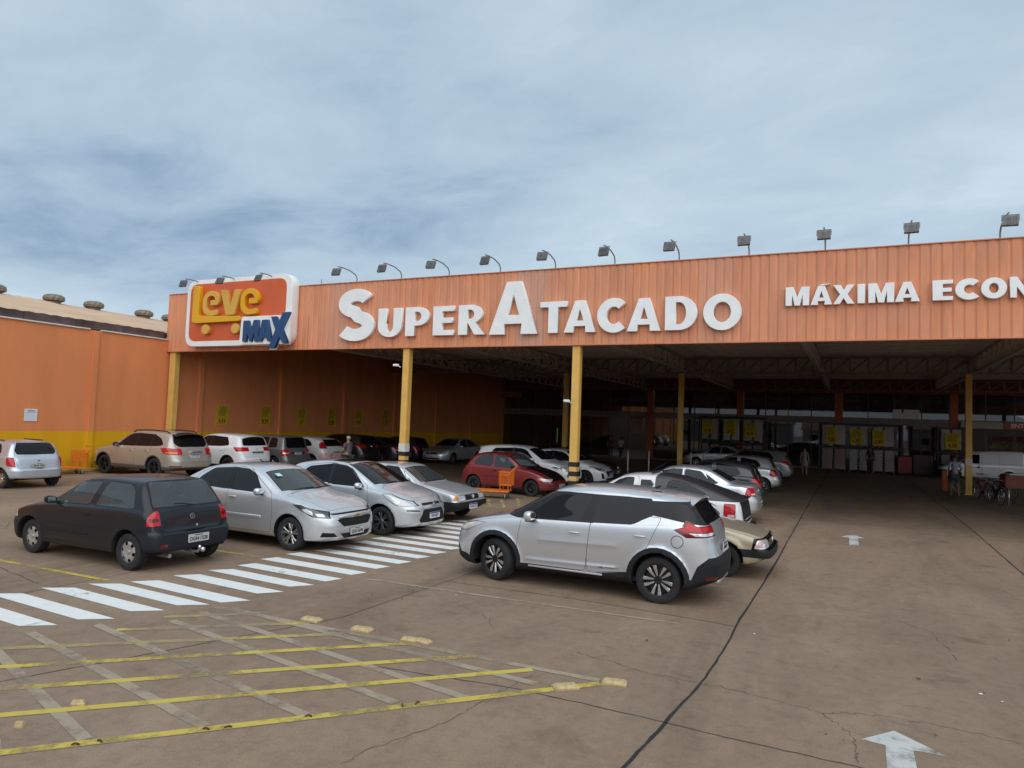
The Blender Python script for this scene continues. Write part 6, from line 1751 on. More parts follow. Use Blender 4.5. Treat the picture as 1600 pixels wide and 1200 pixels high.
for i, (x, y) in enumerate(((-5.18, 3.48), (-5.08, 3.6), (-4.58, 4.14), (-4.46, 4.25), (-4.06, 4.73), (-3.52, 5.31), (-3.44, 5.42))):
    bm = bmesh.new()
    add_tube(bm, [(-.018, -.03, .004), (-.006, 0, .022), (.01, .02, .018), (.022, .035, .004)], .009, 6)
    o = bm_obj('anchor_stub', bm, RUST, ground, smooth=True)
    o.location = (x, y, .004); o.rotation_euler = (0, 0, random.uniform(0, 3)); o.scale = (.75, .75, .75)
# bits of litter
LEAF = simple('dry_leaf', (.10, .06, .035), .9)
for k in range(16):
    x, y = random.choice(((-4.8, 8.5), (-3.0, 8.2), (0.6, 8.8), (1.2, 10.5), (-.6, 9.2), (.3, 6.9), (-6.2, 8.6)))
    x += random.uniform(-.9, .9); y += random.uniform(-.6, .6)
    bm = bmesh.new(); r = random.uniform(.012, .026)
    vs = [bm.verts.new((r * math.cos(a) * random.uniform(.6, 1.3), r * math.sin(a) * random.uniform(.4, .9), .006 + random.uniform(0, .012))) for a in (0, 1, 2, 3, 4.2, 5.3)]
    bm.faces.new(vs)
    o = bm_obj('litter', bm, LEAF if k % 4 else MT['white_plastic'], ground); o.location = (x, y, 0)

# ------------------------------------------------------------------ left-hand building
def wall_mat(name, top, low, zcut, blocks=True):
    """painted blockwork: two coats of colour met at a straight line, faint block courses, rain streaks and scuffs"""
    m, nt, p = new_mat(name)
    N, L = nt.nodes, nt.links
    tc = N.new('ShaderNodeTexCoord'); sx = N.new('ShaderNodeSeparateXYZ'); L.new(tc.outputs['Object'], sx.inputs[0])
    gt = N.new('ShaderNodeMath'); gt.operation = 'GREATER_THAN'; L.new(sx.outputs['Z'], gt.inputs[0]); gt.inputs[1].default_value = zcut
    mx = N.new('ShaderNodeMix'); mx.data_type = 'RGBA'; L.new(gt.outputs[0], mx.inputs[0]); mx.inputs[6].default_value = rgba(low); mx.inputs[7].default_value = rgba(top)
    mp = N.new('ShaderNodeMapping'); mp.inputs['Scale'].default_value = (1, 1, .16); L.new(tc.outputs['Object'], mp.inputs['Vector'])
    n = N.new('ShaderNodeTexNoise'); n.inputs['Scale'].default_value = 1.6; n.inputs['Detail'].default_value = 8; n.inputs['Roughness'].default_value = .6; L.new(mp.outputs[0], n.inputs['Vector'])
    r = N.new('ShaderNodeMapRange'); L.new(n.outputs['Fac'], r.inputs[0]); r.inputs[1].default_value = .25; r.inputs[2].default_value = .75; r.inputs[3].default_value = .90; r.inputs[4].default_value = 1.08
    n2 = N.new('ShaderNodeTexNoise'); n2.inputs['Scale'].default_value = .35; n2.inputs['Detail'].default_value = 4; L.new(tc.outputs['Object'], n2.inputs['Vector'])
    r2 = N.new('ShaderNodeMapRange'); L.new(n2.outputs['Fac'], r2.inputs[0]); r2.inputs[3].default_value = .88; r2.inputs[4].default_value = 1.12
    mu = N.new('ShaderNodeMath'); mu.operation = 'MULTIPLY'; L.new(r.outputs[0], mu.inputs[0]); L.new(r2.outputs[0], mu.inputs[1])
    sc = N.new('ShaderNodeVectorMath'); sc.operation = 'SCALE'; L.new(mx.outputs[2], sc.inputs[0]); L.new(mu.outputs[0], sc.inputs['Scale'])
    # splash dirt near the foot
    d = N.new('ShaderNodeMapRange'); L.new(sx.outputs['Z'], d.inputs[0]); d.inputs[1].default_value = .5; d.inputs[2].default_value = 0; d.inputs[3].default_value = 0; d.inputs[4].default_value = .75
    n3 = N.new('ShaderNodeTexNoise'); n3.inputs['Scale'].default_value = 4; n3.inputs['Detail'].default_value = 8; L.new(tc.outputs['Object'], n3.inputs['Vector'])
    dm = N.new('ShaderNodeMath'); dm.operation = 'MULTIPLY'; L.new(d.outputs[0], dm.inputs[0]); L.new(n3.outputs['Fac'], dm.inputs[1])
    mx2 = N.new('ShaderNodeMix'); mx2.data_type = 'RGBA'; L.new(dm.outputs[0], mx2.inputs[0]); L.new(sc.outputs[0], mx2.inputs[6]); mx2.inputs[7].default_value = (.09, .06, .04, 1)
    L.new(mx2.outputs[2], p.inputs['Base Color'])
    setp(p, Roughness=.78)
    p.inputs['Specular IOR Level'].default_value = .3
    if blocks:
        br = N.new('ShaderNodeTexBrick'); br.inputs['Scale'].default_value = 1.0; br.inputs['Mortar Size'].default_value = .008; br.inputs['Brick Width'].default_value = .4; br.inputs['Row Height'].default_value = .2
        cb = N.new('ShaderNodeCombineXYZ'); L.new(sx.outputs['Y'], cb.inputs[0]); L.new(sx.outputs['Z'], cb.inputs[1]); L.new(cb.outputs[0], br.inputs['Vector'])
        b = N.new('ShaderNodeBump'); b.inputs['Strength'].default_value = .18; b.inputs['Distance'].default_value = .01; b.invert = True
        L.new(br.outputs['Fac'], b.inputs['Height']); L.new(b.outputs[0], p.inputs['Normal'])
    return m
ORANGE, YEL = (.70, .245, .095), (.70, .37, .006)
WALL = wall_mat('orange_wall', ORANGE, YEL, 1.555)
WX = -27.07
sb = thing('warehouse', 'orange warehouse with yellow plinth and low beige metal roof left of the canopy', 'building', (WX, 20, 0))
def wparts(name, bm, mat, smooth=False, angle=None):
    o = bm_obj(name, bm, mat, None, smooth, angle)
    o.parent = sb; o.matrix_parent_inverse = Matrix.Translation((-WX, -20, 0))
    return o
bm = bmesh.new(); add_box(bm, (WX - .15, 20, 2.78), (.30, 72, 5.56)); wparts('wall', bm, WALL)
bm = bmesh.new(); add_box(bm, (WX - .15, 38.8, 6.03), (.298, 35, .94)); wparts('upper_wall', bm, WALL)
for k in range(-5, 7):
    y = 17.85 + 5.13 * k
    bm = bmesh.new(); add_box(bm, (WX + .05, y, 2.775), (.11, .24, 5.545), .006); wparts('pilaster', bm, WALL)
GUT = simple('gutter_white', (.62, .60, .56), .5, noise=.2, scale=3)
FLASH = simple('flashing_rusted', (.13, .10, .10), .55, .4, noise=.65, scale=1.4)
for (a, b) in ((-16, 17.6), (18.1, 21.1)):
    bm = bmesh.new(); add_box(bm, (WX - .03, (a + b) / 2, 5.585), (.20, b - a, .055), .01); wparts('gutter', bm, GUT)
bm = bmesh.new()
for k in range(19):
    y0 = -16 + k * 1.95
    add_box(bm, (WX - .14 + random.uniform(-.01, .01), y0 + .97, 5.77 + random.uniform(-.01, .01)), (.03, 1.93, .31), rot=(0, random.uniform(.15, .22), 0))
wparts('flashing', bm, FLASH)
ROOFM = simple('beige_roof_sheet', (.56, .37, .225), .6, noise=.16, scale=.5)
V, F = [], []
xs0, xs1, z0, z1 = WX - .18, -36.0, 5.93, 7.70
ny = 150
for i in range(ny + 1):
    y = -16 + (53.2 - -16) * i / ny * .537 if False else -16 + 37.1 * i / ny
    dz = .025 if i % 2 else 0
    V += [(xs0, y, z0 + dz), (xs1, y, z1 + dz), (xs1 - 9, y, z0 + dz)]
for i in range(ny):
    a, b = 3 * i, 3 * i + 3
    F += [(a, a + 1, b + 1, b), (a + 1, a + 2, b + 2, b + 1)]
o = mesh_obj('roof', V, F, ROOFM, None); o.parent = sb; o.matrix_parent_inverse = Matrix.Translation((-WX, -20, 0))
V = [(x, y + 37.1, z) for (x, y, z) in V[:3]] if False else None
bm = bmesh.new()
ra = [(WX - .18, 21.1, 5.9), (-36, 21.1, 7.68), (-45, 21.1, 5.9)]
for y0, y1 in ((21.1, 53.5),):
    A = [bm.verts.new((p[0], y0, p[2])) for p in ra]; B = [bm.verts.new((p[0], y1, p[2])) for p in ra]
    bm.faces.new((A[0], A[1], B[1], B[0])); bm.faces.new((A[1], A[2], B[2], B[1]))
wparts('roof', bm, ROOFM)
VENT = simple('vent_galvanised', (.20, .165, .13), .5, .3, noise=.25, scale=6)
for y in (18.6, 21.3, 23.35, 26.25, 27.95, 31.5):
    bm = bmesh.new()
    x, zb = -35.7, 7.55
    add_lathe(bm, [(.30, zb), (.30, zb + .12), (.37, zb + .13)], 18, 'z', c=(x, y, 0))
    n = 26
    prof = [(.32, zb + .12), (.46, zb + .17), (.49, zb + .28), (.44, zb + .40), (.31, zb + .47), (.05, zb + .50)]
    rings = []
    for i, (r, zz) in enumerate(prof):
        rings.append([bm.verts.new((x + (r - (.03 if k % 2 else 0)) * math.cos(2 * PI * k / n + i * .16), y + (r - (.03 if k % 2 else 0)) * math.sin(2 * PI * k / n + i * .16), zz)) for k in range(n)])
    for a, b in zip(rings, rings[1:]):
        for k in range(n): bm.faces.new((a[k], a[(k + 1) % n], b[(k + 1) % n], b[k]))
    wparts('roof_vent', bm, VENT)
# painted kerb line on the ground foot
bm = bmesh.new(); add_box(bm, (WX + .10, 5, .06), (.22, 42, .12), .02); wparts('kerb', bm, simple('kerb_paint', (.40, .27, .07), .85, noise=.4, scale=3))
# notice board on the wall
t = thing('wall_notice', 'small white notice panel on the orange wall left of the pilaster', 'sign', (WX + .02, 15.61, 2.15), PI / 2)
bm = bmesh.new(); add_box(bm, (0, 0, 0), (.46, .015, .45), .004); bm_obj('panel', bm, simple('notice_white', (.66, .68, .70), .5), t)
bm = bmesh.new(); add_box(bm, (0, -.0085, .155), (.24, .002, .030)); bm_obj('heading', bm, MT['rim_mid'], t)
bm = bmesh.new()
for k in range(1): add_box(bm, (0, -.0085, .10), (.36, .002, .008))
bm_obj('rule', bm, MT['ink'], t)

# low buildings across the street behind the camera (seen only in reflections)
def house(label, x, y, w, d, h, col, roofc):
    t = thing('street_building', label, 'building', (x, y, 0), 0, 'low buildings across the street')
    bm = bmesh.new(); add_box(bm, (0, 0, h / 2), (w, d, h)); bm_obj('wall', bm, simple('street_wall', col, .8, noise=.15, scale=1), t)
    bm = bmesh.new(); add_prism(bm, [(-d / 2 - .5, h), (d / 2 + .5, h), (0, h + 1.5)], -w / 2 - .4, w / 2 + .4, 'x'); bm_obj('roof', bm, simple('street_roof', roofc, .8, noise=.3, scale=1), t)
    for k in range(max(1, int(w / 4))):
        bm = bmesh.new(); add_box(bm, (-w / 2 + 2 + k * 4, d / 2 + .01, 1.6), (1.5, .06, 1.2)); f = bm_obj('window', bm, MT['tint_dark'], t)
        bm = bmesh.new(); add_box(bm, (-w / 2 + 2 + k * 4, d / 2 + .02, .95), (1.7, .14, .08)); bm_obj('sill', bm, MT['white_plastic'], f)
xx = -70
for i, (w, h, c, rc, lb) in enumerate(((18, 4.4, (.34, .30, .26), (.16, .07, .045), 'grey house across the street, furthest left behind the camera'), (14, 3.6, (.40, .34, .25), (.18, .08, .05), 'cream house across the street, left behind the camera'), (22, 5.2, (.28, .28, .28), (.20, .19, .18), 'grey shed across the street, left of centre behind the camera'), (16, 3.8, (.42, .40, .36), (.17, .08, .05), 'pale house across the street, straight behind the camera'), (20, 4.8, (.30, .24, .20), (.15, .07, .05), 'brown shop across the street, right of centre behind the camera'), (16, 3.7, (.38, .37, .33), (.19, .09, .06), 'beige house across the street, right behind the camera'), (24, 5.0, (.33, .33, .32), (.20, .18, .17), 'grey warehouse across the street, furthest right behind the camera'))):
    house(lb, xx + w / 2, -44 - (i % 3), w, 12, h * .8, c, rc)
    xx += w + 2.5
# ------------------------------------------------------------------ store with its drive-in canopy
FY, SY, XL, XR = 21.15, 54.5, -27.15, 23.0
st = thing('supermarket', 'orange wholesale supermarket with a deep car canopy over the parking bays', 'building', (0, 21.15, 0))
def sp_(name, bm, mat, smooth=False, angle=None):
    o = bm_obj(name, bm, mat, None, smooth, angle)
    o.parent = st; o.matrix_parent_inverse = Matrix.Translation((0, -21.15, 0))
    return o
def sshare(name, src, loc, parent=None):
    o = bpy.data.objects.new(name, src.data); C.objects.link(o); o.parent = parent or st
    if parent is None: o.matrix_parent_inverse = Matrix.Translation((0, -21.15, 0))
    o.location = loc
    return o

def fascia_mat():
    m, nt, p = new_mat('fascia_sheet')
    N, L = nt.nodes, nt.links
    oi = N.new('ShaderNodeObjectInfo'); tc = N.new('ShaderNodeTexCoord')
    r = N.new('ShaderNodeValToRGB'); L.new(oi.outputs['Random'], r.inputs[0])
    e = r.color_ramp.elements
    e[0].color = (0.657, 0.257, 0.136, 1); e[1].color = (0.56, 0.30, 0.21, 1)
    q = e.new(.45); q.color = (0.678, 0.285, 0.153, 1); q = e.new(.8); q.color = (0.700, 0.268, 0.127, 1)
    ad = N.new('ShaderNodeVectorMath'); ad.operation = 'ADD'
    vm = N.new('ShaderNodeVectorMath'); vm.operation = 'SCALE'; vm.inputs[0].default_value = (37, 11, 0); L.new(oi.outputs['Random'], vm.inputs['Scale'])
    L.new(tc.outputs['Object'], ad.inputs[0]); L.new(vm.outputs[0], ad.inputs[1])
    mp = N.new('ShaderNodeMapping'); mp.inputs['Scale'].default_value = (1, 1, .12); L.new(ad.outputs[0], mp.inputs['Vector'])
    n = N.new('ShaderNodeTexNoise'); n.inputs['Scale'].default_value = 3.5; n.inputs['Detail'].default_value = 9; n.inputs['Roughness'].default_value = .68; L.new(mp.outputs[0], n.inputs['Vector'])
    mr = N.new('ShaderNodeMapRange'); L.new(n.outputs['Fac'], mr.inputs[0]); mr.inputs[1].default_value = .25; mr.inputs[2].default_value = .75; mr.inputs[3].default_value = .74; mr.inputs[4].default_value = 1.16
    sc = N.new('ShaderNodeVectorMath'); sc.operation = 'SCALE'; L.new(r.outputs[0], sc.inputs[0]); L.new(mr.outputs[0], sc.inputs['Scale'])
    # chalky fading
    n2 = N.new('ShaderNodeTexNoise'); n2.inputs['Scale'].default_value = 1.1; n2.inputs['Detail'].default_value = 5; L.new(ad.outputs[0], n2.inputs['Vector'])
    m2 = N.new('ShaderNodeMapRange'); L.new(n2.outputs['Fac'], m2.inputs[0]); m2.inputs[1].default_value = .42; m2.inputs[2].default_value = .72; m2.inputs[3].default_value = 0; m2.inputs[4].default_value = .35
    mx = N.new('ShaderNodeMix'); mx.data_type = 'RGBA'; L.new(m2.outputs[0], mx.inputs[0]); L.new(sc.outputs[0], mx.inputs[6]); mx.inputs[7].default_value = (.56, .29, .20, 1)
    L.new(mx.outputs[2], p.inputs['Base Color'])
    setp(p, Roughness=.55); p.inputs['Specular IOR Level'].default_value = .35
    return m
FM = fascia_mat()
# one corrugated sheet, four ribs
def sheet_bm(h):
    bm = bmesh.new()
    pr = []
    for k in range(4):
        x = k * .25
        pr += [(x, 0), (x + .150, 0), (x + .158, .006), (x + .190, .020), (x + .212, .020), (x + .242, .005)]
    pr.append((1.0, 0))
    A = [bm.verts.new((x, d, 0)) for x, d in pr]; B = [bm.verts.new((x, d, h)) for x, d in pr]
    for k in range(len(pr) - 1): bm.faces.new((A[k], A[k + 1], B[k + 1], B[k]))
    return bm
src = None
nsheet = int(XR - XL)
for k in range(nsheet):
    loc = (XL + k + .004, FY + (.0 if k % 2 else .006) + random.uniform(-.002, .002), 5.085 + random.uniform(-.006, .004))
    if src is None:
        src = sp_('fascia_sheet', sheet_bm(2.50), FM); src.location = loc
    else: sshare('fascia_sheet', src, loc)
TRIMO = simple('fascia_trim', (.54, .20, .10), .5, noise=.15, scale=3)
def bar(name, c, s, mat, bev=.004):
    bm = bmesh.new(); add_box(bm, c, s, bev); return sp_(name, bm, mat)
bar('fascia_trim', ((XL + XR) / 2, FY + .02, 5.065), (XR - XL, .14, .035), TRIMO)
bar('fascia_trim', ((XL + XR) / 2, FY + .06, 7.595), (XR - XL, .18, .03), TRIMO)
bar('fascia_return', (XL - .012, FY + .6, 6.33), (.02, 1.2, 2.50), TRIMO)
bm = bmesh.new()
for k in range(nsheet):
    for zz in (5.35, 6.3, 7.25):
        for dx in (.07, .57): add_box(bm, (XL + k + dx, FY - .004, zz + random.uniform(-.01, .01)), (.016, .012, .016))
o = sp_('sheet_screw', bm, MT['steel']); o['kind'] = 'stuff'
# roof over the bays
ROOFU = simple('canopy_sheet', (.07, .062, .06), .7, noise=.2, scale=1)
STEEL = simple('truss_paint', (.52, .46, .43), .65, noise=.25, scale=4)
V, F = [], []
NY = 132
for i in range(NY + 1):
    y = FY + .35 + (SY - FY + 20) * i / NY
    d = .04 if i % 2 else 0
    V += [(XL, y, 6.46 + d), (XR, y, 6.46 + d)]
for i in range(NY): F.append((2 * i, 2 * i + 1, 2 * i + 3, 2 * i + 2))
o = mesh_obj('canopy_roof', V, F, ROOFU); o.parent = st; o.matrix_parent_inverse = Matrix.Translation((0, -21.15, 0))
PURL = simple('purlin_zinc', (.78, .70, .66), .6, noise=.15, scale=3)
src = None
for k in range(27):
    y = FY + .55 + k * 1.24
    if src is None:
        bm = bmesh.new(); add_box(bm, (0, 0, 0), (XR - XL, .05, .13)); add_box(bm, (0, -.03, -.065), (XR - XL, .09, .015))
        src = sp_('purlin', bm, PURL); src.location = ((XL + XR) / 2, y, 6.40)
    else: sshare('purlin', src, ((XL + XR) / 2, y, 6.40))
STEEL_SHADED = simple('truss_paint_shaded', (.22, .195, .185), .7, noise=.25, scale=4)  # same truss paint, darkened so the cross trusses read as shaded
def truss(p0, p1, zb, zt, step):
    STEEL = STEEL_SHADED if abs((Vector(p1) - Vector(p0)).x) > 1 else globals()['STEEL']
    p0, p1 = Vector(p0), Vector(p1)
    d = p1 - p0; Ln = d.length; d.normalize()
    tr = sub('truss', st); tr.matrix_parent_inverse = Matrix.Translation((0, -21.15, 0))
    for z in (zb, zt):
        bm = bmesh.new()
        c = (p0 + p1) / 2
        along = abs(d.x) > .5
        add_box(bm, (c.x, c.y, z), ((Ln, .15, .08) if along else (.17, Ln, .09)))
        bm_obj('chord', bm, STEEL, tr)
    n = int(Ln / step)
    h = zt - zb
    vsrc = dsrc = None
    for k in range(n + 1):
        p = p0 + d * (k * Ln / n)
        if vsrc is None:
            bm = bmesh.new(); add_box(bm, (0, 0, 0), (.10, .10, h - .06)); vsrc = bm_obj('web_bar', bm, STEEL, tr); o = vsrc
        else: o = share('web_bar', vsrc, tr)
        o.location = (p.x, p.y, (zb + zt) / 2)
        if k < n:
            q = p0 + d * ((k + .5) * Ln / n)
            L2 = math.hypot(Ln / n, h) - .06
            if dsrc is None:
                bm = bmesh.new(); add_box(bm, (0, 0, 0), (.085, .08, L2)); dsrc = bm_obj('web_bar', bm, STEEL, tr); o = dsrc
            else: o = share('web_bar', dsrc, tr)
            o.location = (q.x, q.y, (zb + zt) / 2)
            a = math.atan2(Ln / n, h)
            o.rotation_euler = (0, a, 0) if abs(d.x) > .5 else (a, 0, 0)
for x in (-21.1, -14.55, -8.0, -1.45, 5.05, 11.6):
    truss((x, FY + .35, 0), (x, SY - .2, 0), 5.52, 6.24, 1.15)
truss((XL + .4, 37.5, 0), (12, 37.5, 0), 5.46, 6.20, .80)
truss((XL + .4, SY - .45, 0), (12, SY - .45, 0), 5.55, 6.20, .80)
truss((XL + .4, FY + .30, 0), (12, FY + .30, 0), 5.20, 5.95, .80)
# columns
COLY = simple('column_yellow', (.70, .42, .105), .55, noise=.10, scale=4)
COLK = simple('column_black', (.014, .014, .016), .6)
COLW = simple('column_white', (.62, .62, .60), .6, noise=.1, scale=9)
def column(x, y, ztop, label=None, w=.25, d=.28, white=False, stripes=True):
    c = sub('column', st); c.matrix_parent_inverse = Matrix.Translation((0, -21.15, 0)); c.location = (x, y, 0)
    bm = bmesh.new(); add_box(bm, (0, 0, ztop / 2), (w, d, ztop), .012)
    # C-profile lips down the two open edges
    for sx in (-1, 1): add_box(bm, (sx * (w / 2 + .004), -d * .28, ztop / 2), (.012, .05, ztop))
    bm_obj('shaft', bm, COLY, c)
    if stripes:
        for k in range(5):
            bm = bmesh.new(); add_box(bm, (0, 0, 1.245 - .30 * k), (w + .036, d + .012, .15), .004); bm_obj('band', bm, COLK, c)
    if white:
        bm = bmesh.new(); add_box(bm, (0, 0, 1.465), (w + .03, d + .010, .29), .004); bm_obj('number_band', bm, COLW, c)
    bm = bmesh.new(); add_box(bm, (0, 0, .012), (w + .14, d + .14, .024), .004); bm_obj('base_plate', bm, COLY, c)
    return c
column(-26.78, FY + .17, 5.46, w=.32, stripes=False)
column(-14.55, FY + .17, 5.46, white=True)
column(-8.0, FY + .17, 5.46)
for x in (-14.68, -8.15, 4.73, 11.6):
    column(x, 37.5, 5.42, white=x > 0, stripes=False)
# store front
SF = simple('store_red', (.27, .052, .022), .6, noise=.12, scale=2)
PIL = simple('pilaster_orange', (.40, .085, .024), .6, noise=.1, scale=2)
BEAM = simple('transom_grey', (.20, .175, .16), .6, noise=.15, scale=3)
ALU = simple('mullion', (.07, .066, .064), .45, .4)
GL = glass_mat('shop_glass', (.03, .032, .034), .78, 1.62)
bar('store_wall', ((XL + XR) / 2, SY + .18, 5.92), (XR - XL, .30, 1.08), SF)
bar('transom_beam', ((XL + XR) / 2, SY - .02, 3.465), (XR - XL, .22, .46), BEAM)
bar('plinth', ((XL + XR) / 2, SY + .02, .06), (XR - XL, .24, .12), BEAM)
PX = [-20.9, -14.19, -7.45, -.82, 6.06, 12.7, 19.3]
for x in PX:
    bar('pilaster', (x, SY - .05, 2.69), (.45, .32, 5.38), PIL, .01)
edges = [XL] + PX + [XR]
for a, b in zip(edges, edges[1:]):
    a0 = a + (.23 if a != XL else 0); b0 = b - .23
    n = 4
    for k in range(n):
        x0 = a0 + (b0 - a0) * k / n; x1 = a0 + (b0 - a0) * (k + 1) / n
        for z0, z1 in ((.125, 3.23), (3.70, 5.375)):
            if z0 < 1 and (-16.9 < (x0 + x1) / 2 < -14.9 or (x0 + x1) / 2 > 6.4 and (x0 + x1) / 2 < 11): continue      # open doorways
            bm = bmesh.new(); add_box(bm, ((x0 + x1) / 2, SY + .10, (z0 + z1) / 2), (x1 - x0 - .06, .012, z1 - z0)); sp_('window_pane', bm, GL)
        if k:
            bm = bmesh.new(); add_box(bm, (x0, SY + .09, 1.68), (.06, .08, 3.10)); add_box(bm, (x0, SY + .09, 4.54), (.06, .08, 1.67)); sp_('mullion', bm, ALU)
# sales hall behind the glass
HALL = simple('hall_wall', (.12, .10, .09), .8)
HFL = simple('hall_floor', (.16, .155, .15), .35)
bar('back_wall', ((XL + XR) / 2, SY + 19.8, 3.2), (XR - XL, .2, 6.4), HALL)
bar('end_wall', (XR + .1, SY + 9.9, 3.2), (.2, 20, 6.4), HALL)
bar('hall_floor', ((XL + XR) / 2, SY + 10, .012), (XR - XL, 19.6, .012), HFL)
bar('side_wall', (WX - .12, SY + 9.9, 3.2), (.2, 20, 6.4), HALL)

HALL_FILL = bpy.data.materials.new('added_fill_glow'); HALL_FILL.use_nodes = True  # glowing bars added above the sightline to brighten the hall
q = HALL_FILL.node_tree.nodes['Principled BSDF']; q.inputs['Emission Color'].default_value = (1, .96, .88, 1); q.inputs['Emission Strength'].default_value = 9.0
src = None
for x in (-22, -12, -3, 6, 15):
    for y in (SY + 4, SY + 10, SY + 16):
        if src is None:
            bm = bmesh.new(); add_box(bm, (0, 0, 0), (2.6, .10, .06), .01); src = sp_('added_light_bar', bm, HALL_FILL); src.location = (x, y, 6.38)
        else: sshare('added_light_bar', src, (x, y, 6.38))
# ------------------------------------------------------------------ raised letters
def arc(cx, cy, rx, ry, a0, a1, n=14):
    return [(cx + rx * math.cos(math.radians(a0 + (a1 - a0) * k / n)), cy + ry * math.sin(math.radians(a0 + (a1 - a0) * k / n))) for k in range(n + 1)]
def stroke(sp, w):
    P = [Vector(p) for p in sp]; Lf, Rt = [], []
    ws = w if isinstance(w, list) else [w] * len(P)
    for i, p in enumerate(P):
        d = (P[min(i + 1, len(P) - 1)] - P[max(i - 1, 0)]).normalized()
        n = Vector((-d.y, d.x)) * ws[i] / 2
        Lf.append(tuple(p + n)); Rt.append(tuple(p - n))
    return Lf + Rt[::-1]
def glyph(ch, w=.22):
    """outline loops in a box one unit high; returns (loops, advance width)"""
    v = w
    if ch == 'S':
        sp = arc(.37, .735, .25, .175, 28, 90, 8) + arc(.36, .735, .255, .175, 96, 262, 16) + arc(.37, .262, .27, .19, 78, -90, 18) + arc(.36, .262, .30, .19, -96, -148, 7)
        return [stroke(sp, v * .92)], .74
    if ch == 'C': return [stroke(arc(.46, .5, .46 - v / 2, .5 - v * .42, 48, 312, 30), v)], .80
    if ch == 'O': return [arc(.48, .5, .48, .51, 0, 360, 40)[:-1], arc(.48, .5, .48 - v, .51 - v * .86, 0, 360, 40)[:-1][::-1]], .96
    if ch == 'D':
        return [[(0, 0), (0, 1)] + [(.30, 1)] + arc(.34, .5, .42, .5, 88, -88, 22) + [(.30, 0)], [(v, .16), (.30, .16)] + arc(.33, .5, .42 - v * .96, .34, -86, 86, 18) + [(.30, .84), (v, .84)]], .76
    if ch == 'U':
        return [[(0, 1), (0, .36)] + arc(.37, .36, .37, .37, 180, 360, 22) + [(.74, .36), (.74, 1), (.74 - v, 1), (.74 - v, .36)] + arc(.37, .37, .37 - v, .21, 360, 180, 18) + [(v, .36), (v, 1)]], .74
    if ch == 'P':
        return [[(0, 0), (0, 1), (.30, 1)] + arc(.34, .68, .30, .32, 88, -88, 18) + [(.30, .36), (v, .36), (v, 0)], [(v, .50), (.28, .50)] + arc(.31, .675, .135, .175, -86, 86, 12) + [(.28, .85), (v, .85)]], .66
    if ch == 'R':
        return [[(0, 0), (0, 1), (.32, 1)] + arc(.35, .70, .31, .30, 88, -62, 16) + [(.47, .40), (.74, 0), (.74 - v * 1.12, 0), (.28, .38), (v, .38), (v, 0)], [(v, .52), (.28, .52)] + arc(.31, .69, .135, .165, -86, 86, 12) + [(.28, .855), (v, .855)]], .74
    if ch == 'E': return [[(0, 0), (0, 1), (.58, 1), (.58, .835), (v, .835), (v, .595), (.54, .595), (.54, .43), (v, .43), (v, .165), (.58, .165), (.58, 0)]], .58
    if ch == 'T': return [[(.35 - v / 2, 0), (.35 - v / 2, .835), (0, .835), (0, 1), (.70, 1), (.70, .835), (.35 + v / 2, .835), (.35 + v / 2, 0)]], .70
    if ch == 'A': return [[(0, 0), (.30, 1), (.56, 1), (.86, 0), (.86 - v * 1.06, 0), (.59, .20), (.27, .20), (v * 1.06, 0)], [(.318, .36), (.542, .36), (.43, .76)]], .86
    if ch == 'M': return [[(0, 0), (0, 1), (.30, 1), (.475, .42), (.65, 1), (.95, 1), (.95, 0), (.95 - v * .88, 0), (.95 - v * .88, .74), (.58, 0), (.37, 0), (v * .88, .74), (v * .88, 0)]], .95
    if ch == 'X': return [[(0, 0), (.30, .51), (.02, 1), (.30, 1), (.445, .70), (.59, 1), (.86, 1), (.58, .51), (.88, 0), (.60, 0), (.435, .32), (.27, 0)]], .88
    if ch == 'I': return [[(0, 0), (0, 1), (v * 1.1, 1), (v * 1.1, 0)]], v * 1.1
    if ch == 'N': return [[(0, 0), (0, 1), (.25, 1), (.58, .42), (.58, 1), (.82, 1), (.82, 0), (.58, 0), (.24, .58), (.24, 0)]], .82
    if ch == '´': return [[(0, 0), (.12, .22), (.36, .22), (.16, 0)]], .36
LETW = simple('letter_white', (.82, .83, .83), .5, noise=.07, scale=2.5)
STAIN = simple('letter_stain', (.60, .35, .05), .6)
def letter(sign, ch, x0, x1, zb, zt, y, depth, mat, w=.24, name='letter'):
    loops, adv = glyph(ch, w)
    o = shape_mesh(name, [[((px / adv) * (x1 - x0), py * (zt - zb)) for px, py in lp] for lp in loops], depth, .008, mat, sign)
    o.location = (x0 - sign.location.x, y - sign.location.y, zb - sign.location.z)
    o.rotation_euler = (PI / 2, 0, 0)
    return o
sg = thing('name_sign', 'large raised white letters reading SUPER ATACADO on the corrugated fascia', 'sign', (-10, 21.05, 5.4))
zs = 5.46
for ch, a, b, z0, z1 in (('S', -17.53, -15.96, 5.43, 7.23), ('U', -15.70, -14.69, 5.465, 6.50), ('P', -14.50, -13.50, 5.475, 6.50), ('E', -13.33, -12.50, 5.475, 6.49), ('R', -12.30, -11.27, 5.47, 6.49), ('A', -11.09, -9.32, 5.45, 7.21),
                         ('T', -9.22, -8.30, 5.46, 6.47), ('A', -8.37, -7.31, 5.46, 6.47), ('C', -7.25, -6.33, 5.44, 6.48), ('A', -6.28, -5.24, 5.45, 6.45), ('D', -5.10, -4.16, 5.455, 6.46), ('O', -3.97, -2.90, 5.43, 6.47)):
    letter(sg, ch, a, b, z0, z1, 21.07, .14, LETW, .27 if (z1 - z0) > 1.2 else .25)
s2 = thing('slogan_sign', 'smaller raised white letters beginning MÁXIMA ECON at the right of the fascia', 'sign', (0, 21.05, 6.0))
